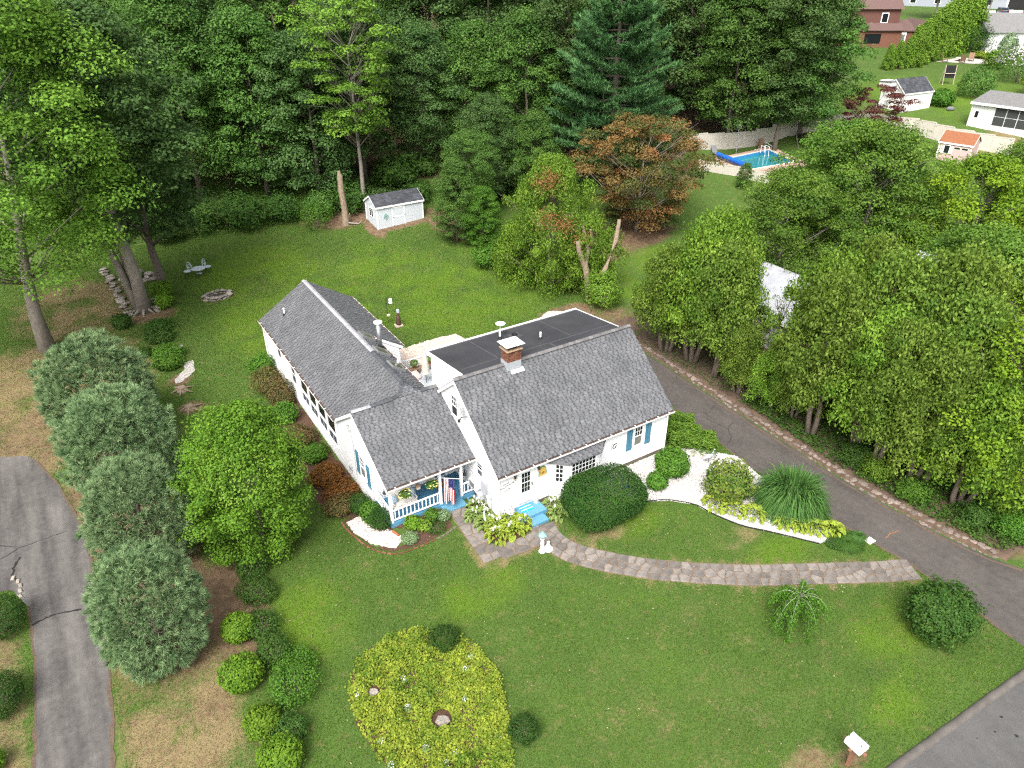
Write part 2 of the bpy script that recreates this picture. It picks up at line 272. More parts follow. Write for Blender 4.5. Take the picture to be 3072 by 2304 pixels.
SHELLBED = [(7.0, -.05), (10.8, -.05), (12.4, -.6), (14.0, -2.6), (13.75, -4.6), (14.0, -8.2), (13.0, -9.8), (12.1, -9.62), (10.75, -7.8), (9.9, -6.7), (9.35, -5.35), (9.1, -4.4), (8.2, -3.45), (7.3, -2.95), (6.7, -2.6), (5.6, -.7), (5.6, -.05)]
FRONTBED = [(-4.6, 2.3), (-5.4, 4.9), (-6.35, 4.7), (-6.36, 3.33), (-6.1, 1.64), (-5.36, .7), (-3.79, .42), (-2.1, .72), (-2.0, 2.3)]
WHITEBED = [(-5.4, 4.66), (-5.0, 2.9), (-4.72, 1.9), (-4.5, 1.3), (-5.15, .85), (-6.0, 1.75), (-6.28, 3.3), (-6.25, 4.5)]
HOSTABED = [(-1.0, 1.9), (-.95, -1.45), (-.6, -1.75), (.9, -1.55), (1.15, -1.2), (1.1, -.05), (.02, -.05), (.0, 1.9)]
MULCHL = [(-4.7, 17.5), (-4.7, 5.0), (-6.4, 4.9), (-7.0, 8), (-6.6, 12), (-6.2, 17), (-5.4, 22), (-4.7, 22)]
DECKGRAVEL = [(1.7, 16.0), (4.2, 15.9), (7.3, 16.4), (8.0, 17.6), (7.7, 18.7), (5.4, 18.9), (2.7, 18.8), (1.7, 18.4)]
GRAVEL2 = [(13.6, 17.2), (15.6, 18.1), (16.6, 17.3), (14.8, 16.1)]
SHED = [(10.4, 39.1), (15.8, 39.1), (15.8, 42.6), (10.4, 42.6)]
def strip_poly(cl, w):
    P = [Vector((x, y)) for x, y in cl]; Lp, Rp = [], []
    for i, p in enumerate(P):
        d = (P[min(i + 1, len(P) - 1)] - P[max(i - 1, 0)]).normalized(); n = Vector((-d.y, d.x))
        Lp.append(tuple(p + n * w / 2)); Rp.append(tuple(p - n * w / 2))
    return Lp + Rp[::-1]
PATH_P = strip_poly(PATH_C, 1.25); PATH_LP = strip_poly(PATH_L, .95); PATH_LP2 = strip_poly(PATH_L2, .95)
# how dry / bare the turf is, a property of the place: (x, y, radius x, radius y, dryness, bareness)
BARE = [(-15.4, -2, 2.6, 6, .7, .3), (-15, 5, 2.3, 8, .6, .7), (-15.5, 12, 3, 8, .5, .7), (-12.6, 1.5, 1.6, 3.5, .3, .95), (-15.2, -5.5, 2.4, 4, .55, .2), (-17, 27, 6, 8, .75, .3), (-15, 38, 5, 7, .6, .25), (-19, 20, 2.5, 5, .6, .5),
        (-21.5, 1, 1.3, 8, .5, .35), (9, 45, 4.2, 4, 0, 1), (10.5, 39.6, .9, 2.4, 0, .9), (13, 39.0, 3.2, .7, 0, .8), (16.8, 37, 1.6, 4.5, 0, .9), (31, 26.5, 4.5, 3.5, .2, .95), (27, 24, 3, 2, .4, .4), (19.6, -3, 1.7, 13, .3, 1), (21, 4, 2.6, 6, .2, 1), (20, -12, 2, 4, .1, .9), (16.5, 17, 3, 1.6, .5, .7), (18.5, 14.5, 3, 3, .2, .6),
        (-5.4, 34.2, 1.5, 1.0, .6, .7), (-10.5, 33.6, 2.2, 1.4, .5, .7), (-10.6, 19.8, 1.0, .7, .5, .6), (-10.6, 23, .9, .7, .5, .7), (4.6, -3.5, 2.2, .7, .55, .2), (9.5, -7.2, 2.0, .8, .36, 0), (2.6, -16.7, 1.3, .8, .45, .45), (4.0, -17.3, .9, .7, .2, .5), (12, -15.5, 2.5, 1.6, .2, .05), (-4, -9.5, 4, 4, .1, 0), (0, -13, 6, 4, .14, 0),
        (5, -11, 5, 4, .12, 0), (-6.6, .4, .8, .5, .3, .1), (1.2, -7.2, 1.0, .5, .2, 0), (80, 20, 5, 3, .6, .1), (86, 22, 6, 2, .6, .2), (108, 52, 4, 1.6, .3, .8), (-2, 50, 8, 3, 0, .4)]
LUSH_LIT = [(11, 25, 9, 10), (-1, 37, 7, 6), (26, 20, 8, 8), (-3, 27, 5, 8), (-3.4, -3.6, 3.2, 1.6), (5.8, -3.8, 2, 1.2), (10, -9, 2.5, 1.2), (10.5, -14.5, 2.5, 1.6), (8.2, -16.8, 3, 1), (-10, -1, 2.2, 3), (2, 28, 8, 7), (95, 36, 20, 14), (8, 30, 5, 9)]  # lush patches; back-lawn ones also paint brighter light into the grass colour
def zones(x, y):
    dry = np.zeros(np.shape(x)); bare = np.zeros(np.shape(x)); lush_lit = np.zeros(np.shape(x))
    for cx, cy, rx, ry, d, b in BARE:
        k = np.clip(1.25 - ((x - cx) / rx) ** 2 - ((y - cy) / ry) ** 2, 0, 1); k = k * k * (3 - 2 * k)
        dry = np.maximum(dry, d * k); bare = np.maximum(bare, b * k)
    for cx, cy, rx, ry in LUSH_LIT:
        k = np.clip(1.1 - ((x - cx) / rx) ** 2 - ((y - cy) / ry) ** 2, 0, 1); lush_lit = np.maximum(lush_lit, k * k * (3 - 2 * k))
    for cl_, hw in ((PATH_C, .62), (PATH_L, .47), (PATH_L2, .47)):           # worn dry edges of the paths
        dm_ = np.full(np.shape(x), 9.)
        for (ax, ay), (bx, by) in zip(cl_, cl_[1:]):
            tt = np.clip(((x - ax) * (bx - ax) + (y - ay) * (by - ay)) / ((bx - ax) ** 2 + (by - ay) ** 2), 0, 1); dm_ = np.minimum(dm_, np.hypot(x - ax - tt * (bx - ax), y - ay - tt * (by - ay)))
        e_ = np.clip(1 - np.abs(dm_ - hw - .06) / .22, 0, 1); dry = np.maximum(dry, .62 * e_); bare = np.maximum(bare, .35 * e_)
    dry = dry * np.clip(.25 + 1.5 * vnoise(x, y, 1.0, 21) * (.6 + .8 * vnoise(x, y, .35, 22)), 0, 1.25)
    lush_lit = lush_lit * np.clip(1.5 * vnoise(x, y, 1.3, 7) + .7 * vnoise(x, y, .45, 8) - .3, 0, 1)
    v = (x + 14.17) * .5324 + (y + 23.86) * .8465; u = (x + 14.17) * .8465 - (y + 23.86) * .5324
    wood = .8 * np.where(u > 20, sst(90, 94, v), sst(75, 82, v)) * sst(42, 36, u)                      # the floor of the wood
    bare = np.maximum(bare, wood)
    return dry, bare, lush_lit
xs = np.unique(np.r_[np.arange(-1500, -120, 120), np.arange(-120, -26, 6), np.arange(-26, 26, .45), np.arange(26, 92, 2.), np.arange(92, 240, 6), np.arange(240, 1600, 60)])
ys = np.unique(np.r_[np.arange(-1500, -80, 120), np.arange(-80, -22, 6), np.arange(-22, 50, .45), np.arange(50, 110, 2.), np.arange(110, 240, 6), np.arange(240, 1600, 60)])
gx, gy = np.meshgrid(xs, ys, indexing='xy'); n_, m_ = len(ys), len(xs)
GV = np.c_[gx.ravel(), gy.ravel(), hgt(gx, gy).ravel()]
ii = (np.arange(n_ - 1)[:, None] * m_ + np.arange(m_ - 1)[None, :]).ravel()
gme = fast_mesh('ground', GV, np.c_[ii, ii + 1, ii + 1 + m_, ii + m_], smooth=True)
dry, bare, lush_lit = zones(GV[:, 0], GV[:, 1])
for nme, val in (('dry', dry), ('bare', bare), ('lush_lit', lush_lit)):
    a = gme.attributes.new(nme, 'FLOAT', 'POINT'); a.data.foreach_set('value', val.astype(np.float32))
def groundmat():
    m = bpy.data.materials.new('turf_and_soil'); m.use_nodes = True; t = m.node_tree; L = t.links.new; p = t.nodes['Principled BSDF']
    p.inputs['Roughness'].default_value = .95; p.inputs['Specular IOR Level'].default_value = .1
    tc = _n(t, 'ShaderNodeTexCoord')
    def noise(s, d=5):
        n = _n(t, 'ShaderNodeTexNoise'); n.inputs['Scale'].default_value = s; n.inputs['Detail'].default_value = d; L(tc.outputs['Object'], n.inputs['Vector']); return n.outputs[0]
    def mix(f, a, b):
        x = _n(t, 'ShaderNodeMix', data_type='RGBA')
        for s, k in ((f, 0), (a, 6), (b, 7)):
            if isinstance(s, tuple): x.inputs[k].default_value = (*s, 1)
            else: L(s, x.inputs[k])
        return x.outputs[2]
    def rng(s, a, b, lo=0, hi=1):
        r = _n(t, 'ShaderNodeMapRange'); r.inputs[1].default_value = a; r.inputs[2].default_value = b; r.inputs[3].default_value = lo; r.inputs[4].default_value = hi; L(s, r.inputs[0]); return r.outputs[0]
    def att(nm): return _n(t, 'ShaderNodeAttribute', attribute_name=nm).outputs['Fac']
    def add(a, b, op='ADD'):
        x = _n(t, 'ShaderNodeMath', operation=op)
        for s, k in ((a, 0), (b, 1)):
            if isinstance(s, (int, float)): x.inputs[k].default_value = s
            else: L(s, x.inputs[k])
        return x.outputs[0]
    g1 = mix(rng(noise(.35), .35, .65), (.042, .082, .016), (.062, .115, .020))
    g2 = mix(rng(noise(9, 6), .3, .7), g1, (.075, .125, .028))
    g2 = mix(add(att('lush_lit'), .75, 'MULTIPLY'), g2, (.095, .165, .014))  # lush green, with the back lawn's brightness put into the colour
    speck = rng(noise(2.2, 8), .56, .70, 0, .45); g2 = mix(speck, g2, (.16, .135, .055))
    k = rng(add(att('dry'), add(noise(.9, 8), noise(7, 5)), 'ADD'), 1.2, 1.7)
    g3 = mix(k, g2, (.215, .165, .085))
    kb = rng(add(att('bare'), add(noise(.8, 6), noise(4, 6)), 'ADD'), 1.2, 1.65)
    soil = mix(rng(noise(3, 7), .3, .7), (.105, .068, .042), (.20, .135, .085))
    L(mix(kb, g3, soil), p.inputs['Base Color'])
    b = _n(t, 'ShaderNodeBump'); b.inputs['Strength'].default_value = .6; b.inputs['Distance'].default_value = .05; L(noise(22, 6), b.inputs['Height']); L(b.outputs[0], p.inputs['Normal'])
    return m
tag(link('ground', gme, groundmat()), kind='structure')
def sheet(name, poly, dz, mt, kind='structure', thick=0, res=None, parent=None):
    """a flat sheet following the ground"""
    import bmesh
    bm = bmesh.new(); vsx = [bm.verts.new((x, y, gz(x, y) + dz)) for x, y in poly]; f = bm.faces.new(vsx)
    f.normal_update()
    if f.normal.z < 0: f.normal_flip()
    bmesh.ops.triangulate(bm, faces=[f])
    me = bpy.data.meshes.new(name); bm.to_mesh(me); bm.free()
    o = link(name, me, mt, parent)
    if kind: o['kind'] = kind
    return o
def jag(poly, a=.12, st=.5, seed=1):         # ragged outline
    r = R(seed); out = []
    for i, (x1, y1) in enumerate(poly):
        x2, y2 = poly[(i + 1) % len(poly)]; n = max(1, int(math.hypot(x2 - x1, y2 - y1) / st))
        for k in range(n): out.append((x1 + (x2 - x1) * k / n + r.uniform(-a, a), y1 + (y2 - y1) * k / n + r.uniform(-a, a)))
    return out
sheet('driveway', jag(DRIVE_R, .05, .6, 3), .012, M['asphalt'])
sheet('neighbour_driveway', jag(DRIVE_L, .03, .6, 4), .012, M['asphaltl'])
def yk(x): return -18.10 - .05 * (x - 4.7)        # back of the kerb
sheet('street', [(-120, yk(-120) - .25), (60, yk(60) - .25), (60, yk(60) - 9), (-120, yk(-120) - 9)], .008, M['asphalts'])
def kerb(x0, x1, seed):
    b = MB(); r = R(seed); n = int((x1 - x0) / .5); pr = [(-.02, 0), (.02, .085), (.09, .115), (.2, .11), (.27, .06), (.30, 0)]
    V = []; F = []
    for i in range(n + 1):
        x = x0 + (x1 - x0) * i / n; j = r.uniform(-.02, .02)
        for (d, z) in pr: V.append((x, yk(x) - .29 + d + j, z + .01 + r.uniform(-.008, .008) * (z > 0)))
    k = len(pr)
    for i in range(n):
        for q in range(k - 1): F.append((i * k + q, (i + 1) * k + q, (i + 1) * k + q + 1, i * k + q + 1))
    b.add(V, F); o = part('kerb', b, M['kerb'], None, smooth=True); tag(o, kind='structure')
kerb(-17.9, 13.9, 5); kerb(21.4, 60, 6)
def ribbon(name, pts, w, mt, parent=None, dz=.017, seed=0):
    r = R(seed); P = []
    for i in range(len(pts) - 1):
        for k in range(6):
            t = k / 6; P.append(Vector((pts[i][0] * (1 - t) + pts[i + 1][0] * t + r.uniform(-.04, .04), pts[i][1] * (1 - t) + pts[i + 1][1] * t + r.uniform(-.04, .04))))
    b = MB(); V = []; F = []
    for i, p in enumerate(P):
        d = (P[min(i + 1, len(P) - 1)] - P[max(i - 1, 0)]).normalized(); n = Vector((-d.y, d.x)); ww = w * r.uniform(.4, 1.2) / 2
        V += [(p.x + n.x * ww, p.y + n.y * ww, gz(p.x, p.y) + dz), (p.x - n.x * ww, p.y - n.y * ww, gz(p.x, p.y) + dz)]
    F = [(2 * i, 2 * i + 1, 2 * i + 3, 2 * i + 2) for i in range(len(P) - 1)]; b.add(V, F)
    return tag(part(name, b, mt, parent), kind='structure')
drvL = bpy.data.objects['neighbour_driveway']; drvR = bpy.data.objects['driveway']
for i, (c, w_) in enumerate([([(-20.0, 4.8), (-19.44, 4.95), (-18.94, 4.9), (-17.9, 4.6)], .10), ([(-21.0, 9.98), (-20.2, 10.37), (-19.2, 10.42), (-18.0, 10.5)], .05), ([(-20.2, 9.7), (-20.5, 9.02), (-20.56, 8.58), (-20.4, 8.0)], .11), ([(-22.5, 12), (-21.4, 11.4), (-20.2, 10.4)], .05)]):
    ribbon('crack', c, w_, M['crack'], drvL, seed=i)
for i, (c, w_) in enumerate([([(14.3, -1.6), (15.1, -1.2), (15.6, -.4), (16.4, -.1)], .035), ([(15.0, 2.0), (15.9, 1.4), (16.9, 1.9)], .03), ([(15.6, -.4), (15.3, .9), (15.8, 1.5)], .025)]):
    ribbon('crack', c, w_, M['crack'], drvR, seed=20 + i)
ribbon('rust_stain', [(15.1, -11.05), (15.6, -11.0), (16.2, -11.1)], .06, mat('rust_stain', (.26, .12, .05), rough=.9), drvR, seed=30)
for i, (x, y) in enumerate([(8.6, -19.2), (9.4, -19.4), (10.2, -19.2), (9.9, -19.9), (12.6, -19.0)]):
    q = [(x + (.03 + .012 * i) * math.cos(a) * (1 + .4 * math.sin(3 * a + i)), y + (.03 + .01 * i) * math.sin(a) * (1 + .3 * math.cos(2 * a + i))) for a in np.linspace(0, 2 * math.pi, 10)[:-1]]
    sheet('oil_spot', q, .013, M['crack'], parent=bpy.data.objects['street'])
# ---- planting beds
sheet('mulch_bed', jag(FRONTBED, .05, .4, 7), .010, M['mulch']); sheet('mulch_bed', jag(MULCHL, .12, .5, 8), .03, M['mulch']); sheet('mulch_bed', jag(HOSTABED, .03, .4, 9), .010, M['mulch'])
sheet('shell_bed', jag(SHELLBED, .04, .4, 10), .014, M['shell']); sheet('shell_bed', jag(WHITEBED, .06, .3, 11), .018, mat('stained_shell_gravel', (.50, .42, .38), (.30, .23, .20), 18, .9, bump=.6))
sheet('gravel_bed', jag(DECKGRAVEL, .12, .4, 12), .02, M['tanstone']); sheet('gravel_bed', jag(GRAVEL2, .12, .4, 13), .03, M['shell'])
sheet('gravel_bed', jag([(-10.9, 22.6), (-10.2, 22.9), (-9.5, 23.6), (-9.35, 24.9), (-9.9, 24.9), (-10.1, 23.9), (-10.9, 23.2)], .08, .3, 14), .03, M['shell'])
sheet('gravel_bed', jag([(-10.5, 27.2), (-9.4, 27.3), (-9.4, 27.7), (-10.4, 27.6)], .08, .3, 15), .03, M['shell'])
sheet('shell_bed', jag([(2.5, -.05), (5.2, -.05), (5.0, -.9), (3.4, -.75), (2.5, -.5)], .03, .3, 16), .012, M['shell'])
def pebbles(name, poly, dens, size, mt, seed, dz=.02):
    r = R(seed); P = np.array(poly); a, b = P.min(0), P.max(0); n = int(dens * np.prod(b - a))
    x = r.uniform(a[0], b[0], n); y = r.uniform(a[1], b[1], n); k = inpoly(x, y, poly); x, y = x[k], y[k]; n = len(x)
    s = size * r.uniform(.5, 1.3, n); z = hgt(x, y) + dz
    base = np.array([(1, 0, 0), (-.5, .87, 0), (-.5, -.87, 0), (0, 0, .8)]); ang = r.uniform(0, 6.28, n)
    V = np.zeros((n, 4, 3)); c, sn = np.cos(ang), np.sin(ang)
    for j in range(4):
        bx = base[j, 0] + r.uniform(-.25, .25, n); by = base[j, 1] + r.uniform(-.25, .25, n)
        V[:, j, 0] = x + s * (bx * c - by * sn); V[:, j, 1] = y + s * (bx * sn + by * c) * .8; V[:, j, 2] = z + s * base[j, 2] * r.uniform(.4, 1, n)
    i = np.arange(n)[:, None] * 4; F = np.concatenate([i + np.array([[0, 1, 3]]), i + np.array([[1, 2, 3]]), i + np.array([[2, 0, 3]])])
    t = r.uniform(0, 1, n); me = fast_mesh(name, V.reshape(-1, 3), F, np.r_[t, t, t])
    return tag(link(name, me, mt), {'white_shells': 'loose white shell chips in the bed beside the house wall', 'pink_shells': 'pinkish white stone chips in the curved bed by the porch', 'deck_gravel': 'loose tan gravel behind the rear deck'}[name], 'gravel', kind='stuff')
pebbles('white_shells', SHELLBED, 260, .045, M['pebble'], 1); pebbles('pink_shells', WHITEBED, 420, .06, M['pebpink'], 2); pebbles('deck_gravel', DECKGRAVEL, 60, .09, mat('tan_pebble', (.60, .50, .43), rough=.85, tone=.6), 3)
# edging of the beds
def edging(name, pts, w, hh, mt, label, cat):
    b = MB(); P = [Vector((x, y, gz(x, y))) for x, y in pts]
    for i in range(len(P) - 1):
        d = (P[i + 1] - P[i]); L_ = d.length; d.normalize(); n = Vector((-d.y, d.x, 0)); b.bbox(0, L_ + .01, -w / 2, w / 2, -.03, hh, .008, M=basis(P[i], d, n, (0, 0, 1)))
    return tag(part(name, b, mt, None), label, cat)
def smooth_pts(pts, k=5):
    out = []
    n = len(pts)
    for i in range(n - 1):
        p0, p1, p2, p3 = [np.array(pts[max(0, min(n - 1, j))]) for j in (i - 1, i, i + 1, i + 2)]
        for q in range(k):
            t = q / k; out.append(tuple(.5 * (2 * p1 + (p2 - p0) * t + (2 * p0 - 5 * p1 + 4 * p2 - p3) * t * t + (3 * p1 - p0 - 3 * p2 + p3) * t ** 3)))
    return out + [tuple(pts[-1])]
edging('bed_edging', smooth_pts([(6.7, -2.6), (7.3, -2.95), (8.2, -3.4), (9.1, -4.4), (9.35, -5.35), (9.9, -6.7), (10.75, -7.8), (12.1, -9.62)]), .05, .06, M['black'], 'black plastic edging along the white shell bed and lawn', 'edging')
# curved brick border of the porch bed, each brick a piece
bb = thing('brick_border', 'curved border of red bricks round the porch flower bed', 'border', (-6.4, 4.8, 0))
bpts = smooth_pts([(-6.45, 4.8), (-6.46, 3.3), (-6.2, 1.6), (-5.4, .58), (-4.4, .36), (-3.0, .40), (-2.0, .65)], 14)
bk = MB().bbox(-.1, .1, -.045, .045, -.03, .05, .008).mesh('brick'); acc = 0; last = None; nb = 0
for i in range(1, len(bpts)):
    a, b_ = Vector(bpts[i - 1]), Vector(bpts[i]); acc += (b_ - a).length
    if acc > .215:
        acc = 0; d = b_ - a; nb += 1
        link('brick', bk, M['brick'] if nb < 26 else M['brownfd'], bb, loc=(b_.x + 6.4, b_.y - 4.8, gz(b_.x, b_.y)), rz=math.atan2(d.y, d.x) + R(nb).uniform(-.1, .1))
# ---- flagstone paths: each stone its own piece
def clip_half(poly, n, c):
    out = []
    for i in range(len(poly)):
        p, q = poly[i], poly[(i + 1) % len(poly)]; dp = n @ p - c; dq = n @ q - c
        if dp <= 0: out.append(p)
        if dp * dq < 0: out.append(p + (q - p) * (dp / (dp - dq)))
    return out
def stone_path(name, cl, w, seed, cell, dz=.010):
    o = sheet(name, jag(strip_poly(smooth_pts(cl, 4), w + .06), .03, .3, seed), dz, M['mortarp'])
    r = R(seed); P = [np.array(p) for p in smooth_pts(cl, 6)]; S = np.r_[0, np.cumsum([np.linalg.norm(P[i + 1] - P[i]) for i in range(len(P) - 1)])]; Lt = S[-1]
    pts = []; nr = max(2, round(w / cell)); nc = int(Lt / cell)
    for i in range(nc):
        for j in range(nr): pts.append(np.array([(i + .5 + .5 * (j % 2) * .6 + r.uniform(-.33, .33)) * Lt / nc, (j + .5 + r.uniform(-.3, .3)) * w / nr - w / 2]))
    def mapp(s, t):
        i = int(np.clip(np.searchsorted(S, s) - 1, 0, len(P) - 2)); f = (s - S[i]) / (S[i + 1] - S[i]); p = P[i] * (1 - f) + P[i + 1] * f
        d = (P[min(i + 2, len(P) - 1)] - P[max(i - 1, 0)]); d = d / np.linalg.norm(d); return p + np.array([-d[1], d[0]]) * t
    for a in pts:
        poly = [np.array(q) for q in ((0, -w / 2), (Lt, -w / 2), (Lt, w / 2), (0, w / 2))]
        for b in pts:
            if b is a: continue
            dd = b - a; l = np.linalg.norm(dd)
            if l > 3: continue
            poly = clip_half(poly, dd / l, (dd / l) @ ((a + b) / 2) - .018)
            if len(poly) < 3: break
        if len(poly) < 3: continue
        q = [mapp(*p) for p in poly]; c = np.mean(q, 0); jit = r.uniform(.93, 1.0, len(q)); h = r.uniform(.022, .045)
        k = len(q); V = []
        for sc_, z in ((1, 0), (.985, h * .7), (.93, h)):
            V += [((p[0] - c[0]) * sc_ * j, (p[1] - c[1]) * sc_ * j, z + (r.uniform(-.004, .004) if z else 0)) for p, j in zip(q, jit)]
        F = [tuple(range(2 * k, 3 * k))] + [(l * k + i, l * k + (i + 1) % k, (l + 1) * k + (i + 1) % k, (l + 1) * k + i) for l in (0, 1) for i in range(k)]
        mb = MB().add(V, F); part('flagstone', mb, M['stone'], o, loc=(c[0], c[1], .010))
    return o
stone_path('flagstone_path', PATH_C, 1.25, 21, .48); stone_path('flagstone_path', PATH_L, .9, 22, .62); stone_path('flagstone_path', PATH_L2, .9, 23, .66, dz=.013)
# ---- the turf itself: blades as stuff
def turf(name, box, dens, hh, seed, label, wid=.012):
    r = R(seed); x0, x1, y0, y1 = box; n = int((x1 - x0) * (y1 - y0) * dens)
    x = r.uniform(x0, x1, n); y = r.uniform(y0, y1, n); keep = np.ones(n, bool)
    for pl in (HOUSE, DRIVE_R, DRIVE_L, PATH_P, PATH_LP, PATH_LP2, SHELLBED, FRONTBED, HOSTABED, MULCHL, DECKGRAVEL, GRAVEL2, SHED, ISLAND): keep &= ~inpoly(x, y, pl)
    keep &= ~((y < -18.12 - .05 * (x - 4.7))) & ~((x > 17.2) & (x < 22.5) & (y < 12)) & ~((x > -.2) & (x < 7) & (y > 7.5) & (y < 16))
    v = (x + 14.17) * .5324 + (y + 23.86) * .8465; u = (x + 14.17) * .8465 - (y + 23.86) * .5324
    keep &= (np.abs(u) < .80 * v + 8) & (v < 74)
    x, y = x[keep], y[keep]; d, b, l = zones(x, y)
    nz = .5 * vnoise(x, y, 1.1, 3) + .5 * vnoise(x, y, .3, 5)
    k = r.uniform(0, 1, len(x)) > np.clip((b - .25 + .5 * (nz - .5)) * 1.6, 0, 1); x, y, d, l, nz = x[k], y[k], d[k], l[k], nz[k]; n = len(x)
    ang = r.uniform(0, 6.28, n); s = hh * r.uniform(.5, 1.2, n) * (1 - .35 * d) * (.8 + .5 * nz); lean = r.uniform(.1, .8, n); z = hgt(x, y)
    dx, dy = np.cos(ang), np.sin(ang); w_ = wid * r.uniform(.7, 1.5, n)
    V = np.zeros((n, 3, 3)); V[:, 0] = np.c_[x - dy * w_, y + dx * w_, z]; V[:, 1] = np.c_[x + dy * w_, y - dx * w_, z]; V[:, 2] = np.c_[x + dx * s * lean, y + dy * s * lean, z + s]
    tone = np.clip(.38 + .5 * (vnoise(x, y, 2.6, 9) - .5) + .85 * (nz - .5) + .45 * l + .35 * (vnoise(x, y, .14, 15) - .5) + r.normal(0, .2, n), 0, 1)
    dr = np.clip(d * 1.1 + .7 * (vnoise(x, y, .8, 12) - .58) + (r.uniform(0, 1, n) < .07) * .5, 0, 1) * (r.uniform(0, 1, n) < .8)
    me = fast_mesh(name, V.reshape(-1, 3), np.arange(3 * n).reshape(-1, 3), tone, extra=dict(dry=dr))
    return tag(link(name, me, TURF), label, 'grass', kind='stuff')
TURF = leafmat('grass_blades', (.047, .103, .014), (.135, .230, .027), tr=.3, rnd=0, rough=.7, spec=.15, hue=0)
t_ = TURF.node_tree; h_ = [n for n in t_.nodes if n.type == 'HUE_SAT'][0]; src = h_.inputs['Color'].links[0].from_socket
at_ = _n(t_, 'ShaderNodeAttribute', attribute_name='dry'); mx_ = _n(t_, 'ShaderNodeMix', data_type='RGBA'); mx_.inputs[7].default_value = (.25, .205, .10, 1)
t_.links.new(at_.outputs['Fac'], mx_.inputs[0]); t_.links.new(src, mx_.inputs[6]); t_.links.new(mx_.outputs[2], h_.inputs['Color'])
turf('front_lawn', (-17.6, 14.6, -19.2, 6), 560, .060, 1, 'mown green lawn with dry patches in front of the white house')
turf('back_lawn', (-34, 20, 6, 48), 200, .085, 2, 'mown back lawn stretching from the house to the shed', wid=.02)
turf('verge_lawn', (-24, -20, -8, 8), 420, .06, 3, 'narrow strip of grass beyond the neighbouring driveway')

# crumbled, littered margins of the paving
edge_m = mat('edge_litter', (.135, .095, .066), (.085, .062, .046), 7, 1., bump=.5)
for i, (pl, par) in enumerate((([(-19.1, 17.7), (-18.2, 14.6), (-17.5, 10), (-17.45, 6), (-17.5, 1.9), (-17.7, -1.4), (-18, -3.8), (-18.2, -8)], drvL), ([(-20.08, 6.1), (-20, 2.9), (-20.15, -.3), (-20.3, -2.3), (-20.9, -8)], drvL), ([(14.5, 2.9), (14.1, -1.4), (13.9, -4)], drvR), ([(14.15, -8.8), (14.3, -10.8), (14.55, -13.1), (14.4, -15.7), (14.2, -17.8)], drvR), ([(17.3, 7), (17.2, 2.5), (17.1, -1.4), (17.0, -6.4), (17.1, -9.4), (17.4, -12.4), (17.9, -14.4), (18.6, -16)], drvR))):
    ribbon('edge_litter', pl, .16, edge_m, par, .016, 60 + i)
def litter(name, box, n, size, seed, label):
    r = R(seed); x = r.uniform(box[0], box[1], n); y = r.uniform(box[2], box[3], n); k = np.ones(n, bool)
    for pl in (HOUSE, ISLAND, SHELLBED): k &= ~inpoly(x, y, pl)
    x, y = x[k], y[k]; n = len(x); a = r.uniform(0, 6.28, n); s = size * r.uniform(.4, 1.4, n); z = hgt(x, y) + .045 + r.uniform(0, .03, n)
    V = np.stack([np.c_[x + s * np.cos(a), y + s * np.sin(a), z], np.c_[x - s * .5 * np.sin(a), y + s * .5 * np.cos(a), z + .4 * s], np.c_[x - s * np.cos(a), y - s * np.sin(a), z], np.c_[x + s * .5 * np.sin(a), y - s * .5 * np.cos(a), z + .3 * s]], 1)
    return tag(link(name, fast_mesh(name, V.reshape(-1, 3), np.arange(4 * n).reshape(-1, 4), r.uniform(0, 1, n)), leafmat('fallen_leaf', (.20, .13, .06), (.46, .40, .26), tr=.1, rnd=0, hue=0)), label, 'leaves', kind='stuff')
litter('fallen_leaves', (-17, 14, -18, 4), 700, .035, 5, 'scattered dry leaves lying on the front lawn'); litter('fallen_leaves', (-18, 16, 8, 46), 500, .05, 6, 'scattered dry leaves lying on the back lawn'); litter('fallen_leaves', (17.9, 22.5, -14, 11), 1500, .05, 7, 'dry leaf litter under the arborvitae row')
# ================================================================== the house
L0 = 10.94
house = thing('white_house', 'white clapboard house with grey shingle roofs, blue porch and rear wing', 'house')
def siding(name, poly, o, ud, nd, z0=None, ex=.115, parent=None, mt=None):
    """lapped boards on a convex wall polygon given as (u, z); o origin, ud along the wall, nd outward"""
    ud, nd, o = Vector(ud), Vector(nd), Vector(o); P = [np.array(p, float) for p in poly]; zs = [p[1] for p in P]; z = min(zs); b = MB()
    while z < max(zs) - 1e-6:
        q = clip_half(P, np.array([0, 1.]), min(z + ex, max(zs))); q = clip_half(q, np.array([0, -1.]), -z) if len(q) > 2 else q
        if len(q) > 2:
            V = [o + ud * p[0] + Vector((0, 0, p[1])) + nd * (.014 - .012 * (p[1] - z) / ex) for p in q]
            if (V[1] - V[0]).cross(V[2] - V[0]).dot(nd) < 0: V = V[::-1]
            b.add(V, [tuple(range(len(V)))], .5)
            lo = [p for p in q if abs(p[1] - z) < 1e-6]
            if len(lo) >= 2:
                a_, c_ = min(lo, key=lambda p: p[0]), max(lo, key=lambda p: p[0]); A = o + ud * a_[0] + Vector((0, 0, z)); B = o + ud * c_[0] + Vector((0, 0, z))
                b.add([A, B, B + nd * .014, A + nd * .014], [(0, 1, 2, 3)], .5)
        z += ex
    return part(name, b, mt or M['vinyl'], parent or house)
def wallbox(name, x0, x1, y0, y1, z0, z1, mt, parent=None): return part(name, MB().box(x0, x1, y0, y1, z0, z1), mt, parent or house)
